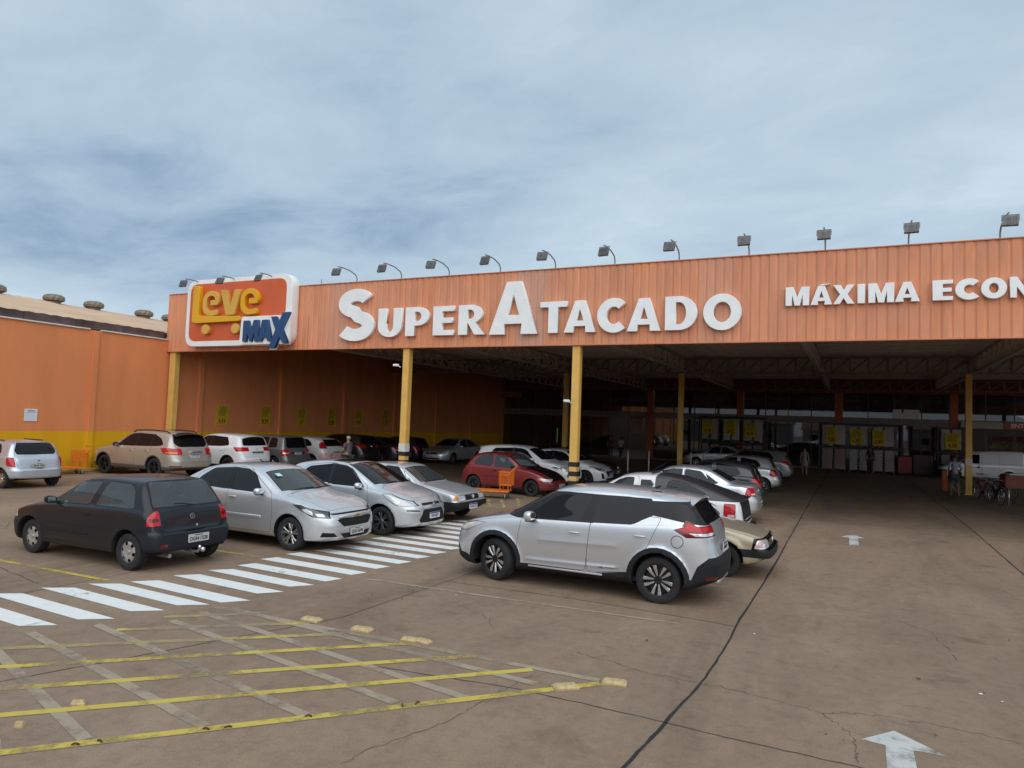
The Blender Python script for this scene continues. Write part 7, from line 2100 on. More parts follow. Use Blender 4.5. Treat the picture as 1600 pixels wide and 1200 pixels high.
XS = [-1.7, -1.1, -1.05, -.52, -.48, .03, .12, .29, .38, .98, 1.01, 1.57, 1.87, 2.31, 2.37, 2.89, 2.93, 3.46, 3.54, 3.97, 4.03, 4.56, 4.63, 5.23, 5.30, 5.47, 5.52, 6.08]
for i, ch in enumerate('MAXIMAECONOMIA'):
    letter(s2, ch, XS[2 * i], XS[2 * i + 1], 6.065, 6.575, 21.08, .10, LETW, .28)
letter(s2, '´', -.84, -.62, 6.60, 6.72, 21.08, .10, LETW)
# ------------------------------------------------------------------ logo box
lg = thing('logo_sign', 'rounded orange sign box with yellow trolley-shaped word LEVE and blue MAX', 'sign', (-22.6, 21.0, 6.6))
def lp(name, loops, y0, y1, mat, bev=.01):
    """loops in world (x,z); slab from y0 (front) to y1"""
    o = shape_mesh(name, [[(x + 22.6, z - 6.6) for x, z in l] for l in loops], (y1 - y0), bev, mat, lg)
    o.location = (0, (y0 + y1) / 2 - 21.0, 0); o.rotation_euler = (PI / 2, 0, 0)
    return o
SW = simple('sign_white', (.80, .805, .80), .45, noise=.06, scale=2)
SO = simple('sign_orange', (.60, .105, .028), .35, noise=.06, scale=1.2)
SYE = simple('sign_yellow', (.70, .36, .004), .45)
SYP = simple('sign_yellow_pale', (.64, .36, .06), .5)
SB = simple('sign_blue', (.010, .055, .155), .4)
def rr(x0, x1, z0, z1, r): return round_poly([(x0, z0), (x1, z0), (x1, z1), (x0, z1)], r, 8)
lp('sign_box', [rr(-25.52, -19.70, 5.23, 8.02, .52)], 20.76, 21.12, SW)
lp('sign_face', [rr(-25.33, -19.98, 5.44, 7.86, .42)], 20.748, 20.764, SO, .002)
lp('letter', [round_poly([(-24.93, 7.74), (-24.61, 7.72), (-24.61, 6.46), (-22.2, 6.39), (-22.2, 6.21), (-24.64, 6.18), (-24.93, 6.22)], .10, 4)], 20.56, 20.75, SYE, .015)
def e_shape(cx, cz, sx, sz, mat):
    sp = [(-.02, .02), (.18, .02), (.42, .02)] + [(.44 * math.cos(a), .10 + .42 * math.sin(a) * 1.0) for a in [math.radians(t) for t in range(0, 181, 15)]] + [(-.44, .0), (-.44, -.14)] + [(-.02 + .42 * math.cos(a), -.14 + .38 * math.sin(a)) for a in [math.radians(t) for t in range(190, 271, 16)]] + [(.20, -.51), (.44, -.47)]
    lpz = stroke(sp, .235)
    return lp('letter', [[(cx + x * sx, cz + z * sz) for x, z in lpz]], 20.58, 20.75, mat, .012)
e_shape(-23.91, 6.98, .84, .80, SYP)
lp('letter', [round_poly([(-23.37, 7.50), (-23.07, 7.49), (-22.82, 6.72), (-22.59, 7.49), (-22.27, 7.47), (-22.56, 6.47), (-23.02, 6.47)], .05, 3)], 20.58, 20.75, SYP, .012)
e_shape(-21.75, 6.97, .86, .82, SYE)
for cx in (-24.16, -22.47):
    lp('trolley_wheel', [arc(cx, 5.90, .205, .195, 0, 360, 26)[:-1]], 20.58, 20.75, SYP, .012)
lp('white_panel', [round_poly([(-22.22, 5.24), (-19.62, 5.24), (-19.62, 6.36), (-22.16, 6.36)], .07, 4), ], 20.62, 20.752, SW, .008)
lp('letter', [[(-21.95, 6.18), (-21.68, 6.18), (-21.53, 5.78), (-21.40, 6.19), (-21.15, 6.19), (-21.12, 5.36), (-21.32, 5.36), (-21.35, 5.80), (-21.48, 5.36), (-21.58, 5.36), (-21.74, 5.78), (-21.75, 5.36), (-21.96, 5.36)]], 20.53, 20.63, SB, .012)
lp('letter', [[(-20.96, 6.18), (-20.66, 6.19), (-20.40, 5.37), (-20.62, 5.36), (-20.67, 5.50), (-20.90, 5.50), (-20.94, 5.36), (-21.13, 5.36)], [(-20.87, 5.66), (-20.73, 5.66), (-20.80, 5.98)]], 20.53, 20.63, SB, .012)
XO = [(-20.45, 6.29), (-20.19, 6.29), (-20.04, 6.06), (-19.86, 6.44), (-19.52, 6.44), (-19.86, 5.81), (-19.56, 5.26), (-19.80, 5.26), (-20.0, 5.52), (-20.20, 5.08), (-20.50, 5.08), (-20.20, 5.78)]
lp('letter_edge', [[(-20.2 + (x + 20.02) * 1.10 + .18, 5.76 + (z - 5.76) * 1.09) for x, z in XO]], 20.60, 20.64, SW, .006)
lp('letter', [XO], 20.49, 20.61, SB, .012)
# ------------------------------------------------------------------ floodlights along the top edge
HEAD = simple('floodlight_grey', (.125, .122, .122), .5, .3, noise=.5, scale=10)
ARM = simple('floodlight_arm', (.26, .25, .24), .5, .6)
LENSM = simple('floodlight_glass', (.30, .31, .32), .08, .2)
nl = 0
FLAB = {0: 'floodlight on the fascia top furthest to the left, before the logo box', 1: 'floodlight behind the top left of the logo box', 2: 'floodlight behind the top middle of the logo box', 4: 'first floodlight to the right of the logo box, above the big S',
        5: 'floodlight above the U and P of SUPER', 6: 'floodlight above the E of SUPER', 7: 'floodlight just left of the big A of ATACADO', 8: 'floodlight just right of the big A, above the small T', 9: 'floodlight above the letters C and A of ATACADO',
        10: 'floodlight above the D of ATACADO', 11: 'floodlight just past the end of ATACADO, before MÁXIMA', 12: 'floodlight above the X of MÁXIMA', 13: 'floodlight above the gap between MÁXIMA and ECON', 14: 'floodlight above ECON at the right end of the fascia'}
def floodlight(x, i):
    t = thing('floodlight', FLAB[i], 'floodlight', (x, 21.25, 7.55), 0, 'floodlights along the fascia top')
    bm = bmesh.new()
    add_tube(bm, [(0, 0, -.3), (0, 0, .22), (0, -.10, .33), (0, -.45, .42), (0, -.85, .44), (0, -1.12, .42)], .021, 7)
    bm_obj('arm', bm, ARM, t, smooth=True, angle=50)
    ti = -.42 + random.uniform(-.12, .12)
    R = Matrix.Translation((random.uniform(-.03, .03), -1.20, .20)) @ Euler((ti, random.uniform(-.06, .06), random.uniform(-.25, .15))).to_matrix().to_4x4()
    bm = bmesh.new()
    add_prism(bm, round_poly([(-.165, -.135), (.165, -.135), (.165, .135), (-.165, .135)], .02, 2), -.03, .04, 'y')
    for k in range(5): add_box(bm, (-.12 + .06 * k, -.036, 0), (.010, .014, .22))
    bm.transform(R); bm_obj('lamp_housing', bm, HEAD, t)
    bm = bmesh.new(); add_box(bm, (0, .045, 0), (.28, .008, .22)); bm.transform(R); bm_obj('lamp_glass', bm, LENSM, t)
    bm = bmesh.new(); add_tube(bm, [(-.175, 0, .0), (-.175, 0, .17), (.175, 0, .17), (.175, 0, .0)], .012, 5); bm.transform(R); bm_obj('bracket', bm, ARM, t)
for i in range(15):
    if i == 3: continue
    floodlight(3.36 - 2.033 * (14 - i) if i > 3 else (-24.95, -22.85, -20.80)[i], i)
t = thing('broken_bracket', 'short bare stub standing on the fascia top between the logo box and the big S', 'bracket', (-18.7, 21.25, 7.55))
bm = bmesh.new(); add_tube(bm, [(0, 0, -.2), (.01, 0, .27)], .018, 6); bm_obj('stub', bm, ARM, t)
# cameras on the columns
def cctv(x, y, z, rz, label):
    t = thing('security_camera', label, 'camera', (x, y, z), rz)
    bm = bmesh.new(); add_box(bm, (.0, -.10, 0), (.085, .22, .085), .02, seg=2); bm_obj('housing', bm, MT['white_plastic'], t, smooth=True, angle=50)
    bm = bmesh.new(); add_lathe(bm, [(.030, -.215), (.030, -.225), (.001, -.226)], 12, 'y'); bm_obj('lens', bm, MT['gloss_black'], t)
    bm = bmesh.new(); add_tube(bm, [(0, .0, -.03), (0, .03, -.06), (0, .08, -.06)], .014, 6); bm_obj('bracket', bm, MT['white_plastic'], t)
cctv(-14.55 - .16, 21.0, 4.42, -1.1, 'white camera on a yellow column with the white number band')
cctv(-8.0 - .12, 21.05, 3.26, -.9, 'white camera half way up the yellow column beside the red hatchback')
bm = bmesh.new(); add_tube(bm, [(0, 0, 0), (.01, 0, -.25), (-.01, 0, -.5)], .008, 5)
o = bm_obj('hanging_cable', bm, MT['black'], None); o.location = (-8.13, 20.98, 3.2); tag(o, 'thin dark cable hanging below the camera on a column', 'cable')
# ------------------------------------------------------------------ posters and price cards
POST = simple('poster_yellow', (.86, .70, .035), .7, noise=.1, scale=6)
POSTR = simple('poster_red', (.30, .012, .012), .7)
POSTK = simple('poster_black', (.02, .018, .015), .7)
def scribble(parent, w, h, seed, price, y=-.006):
    """brush-lettered poster: rows of dark strokes above a big red price"""
    rnd = random.Random(seed)
    bm = bmesh.new()
    z = h * .42
    for row in range(4 if h > w * 1.15 else 3):
        x = -w * .36 + rnd.random() * .08 * w
        hh = h * (.052 if row else .06)
        while x < w * rnd.uniform(.20, .40):
            k = rnd.choice((0, 1, 2))
            a, b = x, x + w * rnd.uniform(.05, .09)
            pts = ([(a, y, z - hh), (a + .2 * (b - a), y, z + hh), (b, y, z - hh)], [(a, y, z + hh), (a, y, z - hh), (b, y, z - hh * .8)], [(b, y, z + hh), (a, y, z + hh * .4), (b, y, z - hh * .2), (a, y, z - hh)])[k]
            add_tube(bm, pts, w * .009, 4)
            x = b + w * .035
        z -= h * .125
    bm_obj('lettering', bm, POSTK, parent)
    text_obj('price', price, h * .34, POSTR, parent, (0, y, -h * .27), (PI / 2, 0, rnd.uniform(-.0, .0)), .001, h * .006, .80 * (w / h) * 1.25 if w < h else .9)
def poster(name, label, group, loc, rz, w, h, seed, price, tilt=0.0, curl=.02, cat='poster'):
    t = thing(name, label, cat, loc, rz, group)
    bm = bmesh.new()
    A = []
    for i in range(7):
        u = i / 6 - .5
        A.append([bm.verts.new((u * w, -abs(u) ** 2 * curl * 2 * (1 if j else .4), (j / 4 - .5) * h)) for j in range(5)])
    for a, b in zip(A, A[1:]):
        for j in range(4): bm.faces.new((a[j], b[j], b[j + 1], a[j + 1]))
    r = bmesh.ops.solidify(bm, geom=bm.faces[:], thickness=.003)
    bm_obj('card', bm, POST, t)
    scribble(t, w, h, seed, price)
    t.rotation_euler = (0, tilt, rz)
    return t
PPOS = ((24.33, 2.34), (27.06, 2.36), (29.70, 2.36), (32.20, 2.37), (34.66, 2.42), (37.38, 2.47))
PLAB = ('yellow price poster on the canopy side wall, nearest the opening', 'yellow price poster above the white hatchback-SUV, second along the side wall', 'yellow price poster third along the side wall from the opening', 'yellow price poster fourth along the side wall, above the white hatchback', 'dim yellow price poster fifth along the side wall from the opening', 'deepest and dimmest of the yellow posters on the canopy side wall')
for i, (y, z) in enumerate(PPOS):
    poster('wall_poster', PLAB[i], 'yellow price posters on the side wall', (WX + .02, y, z), PI / 2, .72, .96, 10 + i, ('4,69', '8,99', '17', '6,49', '3,99', '5,79')[i], (.03, -.02, 0, .02, 0, .01)[i])

# ------------------------------------------------------------------ goods stacked on pallets in front of the glass
WOOD = simple('pallet_wood', (.16, .10, .06), .85, noise=.3, scale=8)
WRAPS = [simple('wrapped_rice', (.36, .31, .30), .35, noise=.25, scale=5), simple('wrapped_sugar', (.38, .36, .35), .3, noise=.2, scale=6), simple('wrapped_beans', (.26, .17, .16), .4, noise=.35, scale=6), simple('wrapped_flour', (.32, .25, .26), .3, noise=.3, scale=5)]
RACK = simple('rack_dark', (.03, .035, .05), .5, .3)
def pallet_stack(x0, x1, z0, z1, y, mat, label, layers=8, seed=0, base=True):
    rnd = random.Random(seed)
    t = thing('pallet_stack', label, 'pallet stack', ((x0 + x1) / 2, y, z0), 0, 'film wrapped goods stacked on pallets')
    w = x1 - x0
    bm = bmesh.new()
    for k in range(5): add_box(bm, (-w / 2 + w * (k + .5) / 5, 0, .125), (w / 6, 1.0, .022))
    for k in range(3): add_box(bm, (-w / 2 + .07 + (w - .14) * k / 2, 0, .06), (.11, 1.0, .10))
    bm_obj('pallet', bm, WOOD, t)
    H = z1 - z0 - .14
    lh = H / layers
    first = None
    for k in range(layers):
        nb = 2
        for j in range(nb):
            bw = w / nb
            if first is None:
                bm = bmesh.new(); add_box(bm, (0, 0, 0), (bw * .98, .92, lh * .93), min(.07, lh * .42), seg=2)
                first = bm_obj('bag', bm, mat, t, smooth=True, angle=60); o = first
            else: o = share('bag', first, t)
            o.location = (-w / 2 + bw * (j + .5) + rnd.uniform(-.015, .015), rnd.uniform(-.03, .03), .14 + lh * (k + .5))
            o.rotation_euler = (0, rnd.uniform(-.03, .03), rnd.uniform(-.04, .04))
    return t
def rack(x0, x1, y, zs, label):
    t = thing('pallet_rack', label, 'rack', ((x0 + x1) / 2, y, 0), 0)
    w = x1 - x0
    for sx in (-1, 1):
        for dy in (-.5, .5):
            bm = bmesh.new(); add_box(bm, (sx * w / 2, dy, 1.62), (.09, .08, 3.24)); bm_obj('upright', bm, RACK, t)
    for z in zs:
        for dy in (-.5, .5):
            bm = bmesh.new(); add_box(bm, (0, dy, z), (w - .09, .05, .11)); bm_obj('beam', bm, RACK, t)
GY = 53.3
rack(-1.98, 3.0, GY, (1.58, 3.2), 'dark pallet rack holding the three signed stacks before the glass')
pallet_stack(-1.86, -.30, .0, 1.52, GY, WRAPS[2], 'brown wrapped goods on the floor, left bay of the three-bay rack', 8, 1)
pallet_stack(-.16, 1.02, .0, 1.50, GY, WRAPS[1], 'grey wrapped goods on the floor, middle bay of the three-bay rack', 8, 2)
pallet_stack(1.25, 2.60, .0, 1.52, GY, WRAPS[3], 'pinkish wrapped goods on the floor, right bay of the three-bay rack', 8, 3)
pallet_stack(-1.86, -.30, 1.66, 3.12, GY, WRAPS[1], 'raised wrapped stack in the left bay of the three-bay rack', 8, 4)
pallet_stack(-.16, 1.02, 1.66, 3.06, GY, WRAPS[0], 'raised wrapped stack in the middle bay of the three-bay rack', 8, 5)
pallet_stack(1.25, 2.60, 1.66, 3.08, GY, WRAPS[0], 'raised wrapped stack in the right bay of the three-bay rack', 8, 6)
rack(-10.1, -5.5, GY, (1.55, 3.42), 'dark pallet rack left of the doorway, above the parked silver cars')
pallet_stack(-9.96, -8.72, 1.66, 3.30, GY, WRAPS[0], 'raised wrapped stack in the left bay of the rack above the silver cars', 9, 7)
pallet_stack(-8.46, -7.22, 1.66, 3.30, GY, WRAPS[1], 'raised wrapped stack in the middle bay of the rack above the silver cars', 9, 8)
pallet_stack(-7.06, -5.64, 1.66, 3.30, GY, WRAPS[0], 'raised wrapped stack in the right bay of the rack above the silver cars', 9, 9)
pallet_stack(-9.96, -8.72, .0, 1.45, GY, WRAPS[2], 'dark wrapped goods on the floor behind the silver saloon, left bay', 8, 10)
pallet_stack(-7.06, -5.64, .0, 1.45, GY, WRAPS[2], 'dark wrapped goods on the floor behind the silver saloon, right bay', 8, 11)
rack(5.0, 6.5, GY, (1.52, 3.1), 'dark pallet rack with one stack behind the white van')
pallet_stack(5.14, 6.36, 1.62, 3.06, GY, WRAPS[1], 'raised wrapped stack behind the nose of the white van', 8, 12)
pallet_stack(5.14, 6.36, .0, 1.40, GY, WRAPS[3], 'wrapped goods on the floor behind the nose of the white van', 8, 13)
for i, (x, z, w, h, pr, lb) in enumerate(((-1.22, 2.42, .72, 1.14, '3,80', 'yellow price card on the left stack of the three-bay rack'), (.28, 2.37, .74, 1.02, '6,99', 'yellow price card on the middle stack of the three-bay rack'), (1.62, 2.33, .74, 1.02, '2,49', 'yellow price card on the right stack of the three-bay rack'),
        (-9.49, 2.70, .78, 1.0, '7,19', 'yellow price card on the left stack above the silver cars'), (-7.87, 2.70, .80, 1.06, '5,69', 'yellow price card on the middle stack above the silver cars'), (-6.51, 2.58, .76, 1.02, '4,39', 'yellow price card on the right stack above the silver cars'), (5.79, 2.30, .78, 1.04, '4,58', 'yellow price card behind the white van'))):
    poster('price_card', lb, 'yellow price cards on the pallet stacks', (x, GY - .56, z), 0, w, h, 40 + i, pr, cat='price card')

# ------------------------------------------------------------------ signs, window pictures and counters at the store front
SIGNR = simple('sign_red', (.36, .07, .035), .5)
SIGNG = simple('sign_grey', (.36, .34, .32), .6)
t = thing('entrance_sign', 'grey lintel sign with a red end panel reading ENTRADA', 'sign', (9.2, 54.1, 3.4))
bm = bmesh.new(); add_box(bm, (-1.65, 0, 0), (2.3, .14, .42), .01); bm_obj('panel', bm, SIGNG, t)
bm = bmesh.new(); add_box(bm, (.78, -.01, 0), (2.5, .15, .44), .01); bm_obj('panel', bm, SIGNR, t)
text_obj('lettering', 'ENTRADA', .36, LETW, t, (.72, -.09, -.0), (PI / 2, 0, 0), .008, .006, 1.0)
t = thing('hanging_sign', 'dull red blank sign panel high at the left end of the store glass', 'sign', (-26.2, 54.0, 4.86))
bm = bmesh.new(); add_box(bm, (0, 0, 0), (2.0, .10, .50), .01); bm_obj('panel', bm, simple('sign_salmon', (.40, .14, .10), .6), t)
t = thing('lobby_sign', 'pinkish board with dark lettering inside the glass above the left doorway', 'sign', (-17.6, 56.6, 4.1))
bm = bmesh.new(); add_box(bm, (0, 0, 0), (4.3, .2, .95), .02); bm_obj('board', bm, simple('lobby_board', (.50, .30, .23), .6), t)
bm = bmesh.new()
for k in range(5): add_box(bm, (-.45 + .30 * k, -.11, .16), (.22, .02, .26))
bm_obj('lettering', bm, MT['ink'], t)
bm = bmesh.new(); add_box(bm, (1.75, 0, -1.35), (1.05, .2, 1.72), .02); bm_obj('side_panel', bm, simple('lobby_panel', (.46, .28, .21), .6), t)
for x0, x1, z0, z1, c, lb in ((.66, 1.36, 3.72, 5.22, (.10, .16, .34), 'blue bottle picture in the upper glass, left one of two above the signed stacks'), (1.54, 2.42, 3.72, 5.22, (.26, .34, .48), 'pale blue bottle picture in the upper glass, right one of two above the signed stacks'), (-4.03, -3.34, 3.76, 5.18, (.14, .20, .36), 'blue bottle picture in the upper glass above the parked hatchbacks'),
        (-8.59, -7.72, 4.40, 5.16, (.40, .32, .03), 'yellow picture in the upper glass above the small columns'), (-17.5, -15.95, 4.72, 5.30, (.36, .34, .03), 'yellow-green picture in the upper glass above the lobby board'), (4.8, 5.66, 4.33, 5.1, (.28, .05, .04), 'red picture in the upper glass near the right column'), (-12.6, -11.2, 3.9, 5.2, (.16, .20, .30), 'bluish picture in the upper glass right of the front yellow column')):
    t = thing('window_picture', lb, 'picture', ((x0 + x1) / 2, 54.9, (z0 + z1) / 2))
    m = simple('picture_print', c, .5, noise=.5, scale=3)
    bm = bmesh.new(); add_box(bm, (0, 0, 0), (x1 - x0, .02, z1 - z0)); bm_obj('print', bm, m, t)
for x0, x1, lb in ((2.53, 3.04, 'narrow white panel painted as a reflection in the upper glass'), (3.16, 4.08, 'wide white panel painted as a reflection in the upper glass')):
    o = mesh_obj('painted_reflection', [(x0, 54.42, 3.60), (x1, 54.42, 3.60), (x1, 54.42, 4.31), (x0, 54.42, 4.31), (x0, 54.43, 3.60), (x1, 54.43, 3.60), (x1, 54.43, 4.31), (x0, 54.43, 4.31)], [(0, 1, 2, 3), (4, 7, 6, 5), (0, 4, 5, 1), (1, 5, 6, 2), (2, 6, 7, 3), (3, 7, 4, 0)], MT['plate_white'])
    tag(o, lb, 'painted reflection')  # white panels standing in for bright reflections on the glass
def counter(name, label, cat, x, y, w, d, h, mat, topm):
    t = thing(name, label, cat, (x, y, 0))
    bm = bmesh.new(); add_box(bm, (0, 0, h / 2 + .06), (w, d, h - .12), .03, seg=2); bm_obj('cabinet', bm, mat, t)
    bm = bmesh.new(); add_box(bm, (0, 0, h), (w + .06, d + .06, .05), .01); bm_obj('top', bm, topm, t)
    bm = bmesh.new(); add_box(bm, (0, 0, .05), (w - .1, d - .1, .10)); bm_obj('plinth', bm, MT['black'], t)
    return t
counter('ice_chest', 'small red chest standing right of the signed pallet stacks', 'chest', 3.15, 53.0, .80, .6, 1.15, simple('chest_red', (.34, .03, .03), .5), simple('chest_top', (.30, .04, .04), .5))
counter('display_case', 'dark maroon display case between the red chest and the white van', 'display', 4.2, 53.2, 1.1, .7, 1.35, simple('case_maroon', (.10, .03, .045), .5), MT['black'])
FR = simple('fridge_black', (.02, .022, .025), .4)
GREEN = bpy.data.materials.new('green_strip'); GREEN.use_nodes = True
q = GREEN.node_tree.nodes['Principled BSDF']; q.inputs['Base Color'].default_value = (.2, .8, .1, 1); q.inputs['Emission Color'].default_value = (.35, 1.0, .12, 1); q.inputs['Emission Strength'].default_value = .55
t = thing('drinks_fridge', 'dark drinks fridge edged with glowing green strips inside the left glass', 'fridge', (-21.9, 55.6, 0))
bm = bmesh.new(); add_box(bm, (0, .3, 1.1), (1.2, .6, 2.2), .02); bm_obj('cabinet', bm, FR, t)
for sx in (-1, 1):
    bm = bmesh.new(); add_box(bm, (sx * .56, -.01, 1.55), (.05, .03, 1.25)); bm_obj('light_strip', bm, GREEN, t)
for k in range(5):
    bm = bmesh.new(); add_box(bm, (0, -.02, .35 + .38 * k), (1.0, .03, .22)); bm_obj('shelf_stock', bm, simple('stock', (.2 + .1 * (k % 2), .2, .22), .5, noise=.6, scale=12), t)
# shelving seen through the glass
SH = simple('shelf_grey', (.14, .13, .13), .6)
for i, x in enumerate((-24, -11.6, -5.0, 3.4, 10.5)):
    t = thing('shelf_unit', ('shelving with mixed goods behind the left glass', 'shelving with mixed goods behind the glass right of the lobby', 'shelving with mixed goods behind the middle doorway', 'shelving with mixed goods behind the signed stacks', 'shelving with mixed goods inside the entrance')[i], 'shelving', (x, 60 + (i % 2) * 2, 0))
    for z in (.2, .75, 1.3, 1.85, 2.4):
        bm = bmesh.new(); add_box(bm, (0, 0, z), (3.6, .6, .04)); bm_obj('shelf', bm, SH, t)
        bm = bmesh.new(); xx = -1.75
        while xx < 1.6:
            w = random.uniform(.12, .3); h = random.uniform(.2, .42); add_box(bm, (xx + w / 2, -.05, z + .02 + h / 2), (w * .92, .45, h)); xx += w
        o = bm_obj('goods', bm, simple('goods_print', random.choice(((.25, .06, .05), (.10, .16, .28), (.34, .27, .06), (.28, .28, .27))), .5, noise=.6, scale=9), t); o['kind'] = 'stuff'
    for sx in (-1.8, 1.8):
        bm = bmesh.new(); add_box(bm, (sx, 0, 1.35), (.05, .6, 2.7)); bm_obj('upright', bm, SH, t)
# steel posts by the crossing to the doors
POSTM = simple('post_steel', (.44, .44, .43), .4, .6)
for x, y, lb in ((-11.05, 37.8, 'steel post nearest the dark hatchback, left of a pair'), (-10.15, 38.8, 'steel post right of a pair, left of the thin yellow column'), (-8.0, 39.6, 'steel post left of a pair behind the thin yellow column'), (-7.55, 41.0, 'steel post right of a pair behind the thin yellow column')):
    t = thing('steel_post', lb, 'post', (x, y, 0), 0, 'steel posts between the bays and the doors')
    bm = bmesh.new(); add_lathe(bm, [(.045, 0), (.045, 1.15), (.03, 1.19), (.001, 1.20)], 12, 'z'); bm_obj('tube', bm, POSTM, t, smooth=True, angle=40)
    bm = bmesh.new(); add_lathe(bm, [(.11, 0), (.11, .012), (.04, .02)], 12, 'z'); bm_obj('foot', bm, POSTM, t)

# ------------------------------------------------------------------ trolleys
OR = MT['orange_plastic']
def caster(t, x, y, mat_f='steel'):
    bm = bmesh.new()
    add_lathe(bm, [(.02, -.016), (.058, -.018), (.062, 0), (.058, .018), (.02, .016)], 14, 'y', c=(x, y, .062)); w = bm_obj('wheel', bm, MT['tyre'], t, smooth=True, angle=40)
    bm = bmesh.new(); add_box(bm, (x, y - .025, .10), (.035, .006, .11)); add_box(bm, (x, y + .025, .10), (.035, .006, .11)); add_box(bm, (x, y, .155), (.06, .06, .012)); bm_obj('fork', bm, MT[mat_f], w)
def platform_trolley(label, x, y, rz):
    """warehouse trolley: long low flat bed, wire basket and push handle at one end"""
    t = thing('platform_trolley', label, 'trolley', (x, y, 0), rz)
    L2, W2 = 1.35, .56
    bm = bmesh.new()
    for sy in (-1, 1): add_box(bm, (-.05, sy * W2 / 2, .24), (L2, .045, .05), .006)
    for k in range(6): add_box(bm, (-.05 - L2 / 2 + .03 + (L2 - .06) * k / 5, 0, .24), (.045, W2, .035), .004)
    bm_obj('bed_frame', bm, OR, t)
    bm = bmesh.new(); add_box(bm, (-.05, 0, .272), (L2 - .04, W2 - .05, .014)); bm_obj('bed', bm, OR, t)
    for sy in (-1, 1):
        bm = bmesh.new()
        add_tube(bm, [(.34, sy * W2 / 2, .25), (.34, sy * W2 / 2, .78), (.60, sy * W2 / 2, .78), (.60, sy * W2 / 2, .25)], .016, 7)
        add_tube(bm, [(.55, sy * W2 / 2, .74), (.76, sy * W2 / 2, 1.0)], .017, 7)
        bm_obj('upright', bm, OR, t, smooth=True, angle=50)
    bm = bmesh.new(); add_tube(bm, [(.76, -W2 / 2, 1.0), (.80, -W2 / 2 + .03, 1.03), (.80, W2 / 2 - .03, 1.03), (.76, W2 / 2, 1.0)], .017, 7); bm_obj('handle', bm, OR, t, smooth=True)
    # wire basket
    x0, x1, z0, z1 = .28, .70, .44, .88
    def wires(name, segs, r=.0055):
        bm = bmesh.new()
        for a, b in segs: add_tube(bm, [a, b], r, 4, False)
        bm_obj(name, bm, OR, t)
    hw = W2 / 2 - .02
    S = []
    for k in range(9):
        z = z0 + (z1 - z0) * k / 8
        S += [((x0, -hw, z), (x1, -hw, z)), ((x0, hw, z), (x1, hw, z)), ((x0, -hw, z), (x0, hw, z)), ((x1, -hw, z), (x1, hw, z))]
    for k in range(8):
        xx = x0 + (x1 - x0) * k / 7
        S += [((xx, -hw, z0), (xx, -hw, z1)), ((xx, hw, z0), (xx, hw, z1)), ((xx, -hw, z0), (xx, hw, z0))]
    for k in range(9):
        yy = -hw + 2 * hw * k / 8
        S += [((x0, yy, z0), (x0, yy, z1)), ((x1, yy, z0), (x1, yy, z1)), ((x0, yy, z0), (x1, yy, z0))]
    wires('basket', S)
    bm = bmesh.new(); add_tube(bm, [(x0, -hw, z1), (x1, -hw, z1), (x1, hw, z1), (x0, hw, z1), (x0, -hw, z1)], .012, 6); bm_obj('basket_rim', bm, OR, t)
    for cx in (-.60, .50):
        for sy in (-1, 1): caster(t, cx, sy * W2 * .42)
    return t
def wire_trolley(label, x, y, rz, mat):
    """ordinary supermarket trolley: deep tapering wire basket on a tubular chassis"""
    t = thing('shopping_trolley', label, 'trolley', (x, y, 0), rz)
    def P(u, v, k):  # u along 0 front..1 rear, v -1..1, k 0 bottom..1 top
        xf = .46 - .06 * (1 - k); xr = -.40 + .08 * (1 - k)
        return (xf + (xr - xf) * u, v * (.21 + .07 * u + .03 * k), (.50 if u > .5 else .56) * (1 - k) * 1.0 + (.92 + .07 * u) * k - (0 if k else 0))
    bm = bmesh.new()
    for k in [i / 8 for i in range(9)]:
        for v in (-1, 1): add_tube(bm, [P(0, v, k), P(1, v, k)], .0045, 4, False)
        for u in (0, 1): add_tube(bm, [P(u, -1, k), P(u, 1, k)], .0045, 4, False)
    for i in range(15):
        u = i / 14
        for v in (-1, 1): add_tube(bm, [P(u, v, 0), P(u, v, 1)], .004, 4, False)
        add_tube(bm, [P(u, -1, 0), P(u, 1, 0)], .004, 4, False)
    for i in range(9):
        v = -1 + i / 4
        for u in (0, 1): add_tube(bm, [P(u, v, 0), P(u, v, 1)], .004, 4, False)
        add_tube(bm, [P(0, v, 0), P(1, v, 0)], .004, 4, False)
    bm_obj('basket', bm, mat, t)
    bm = bmesh.new()
    for v in (-1, 1): add_tube(bm, [(-.52, v * .27, 1.03), (-.40, v * .27, .95), (-.36, v * .27, .50), (-.44, v * .27, .17), (.42, v * .20, .17)], .014, 7)
    add_tube(bm, [(.42, -.20, .17), (.42, .20, .17)], .014, 7)
    for v in (-1, 1): add_tube(bm, [(-.36, v * .26, .5), (.40, v * .2, .53)], .012, 6)
    bm_obj('chassis', bm, mat, t, smooth=True, angle=50)
    bm = bmesh.new(); add_tube(bm, [(-.53, -.28, 1.035), (-.53, .28, 1.035)], .019, 8); bm_obj('handle', bm, MT['black'], t, smooth=True)
    for cx, w in ((.36, .18), (-.40, .24)):
        for sy in (-1, 1): caster(t, cx, sy * w)
    return t

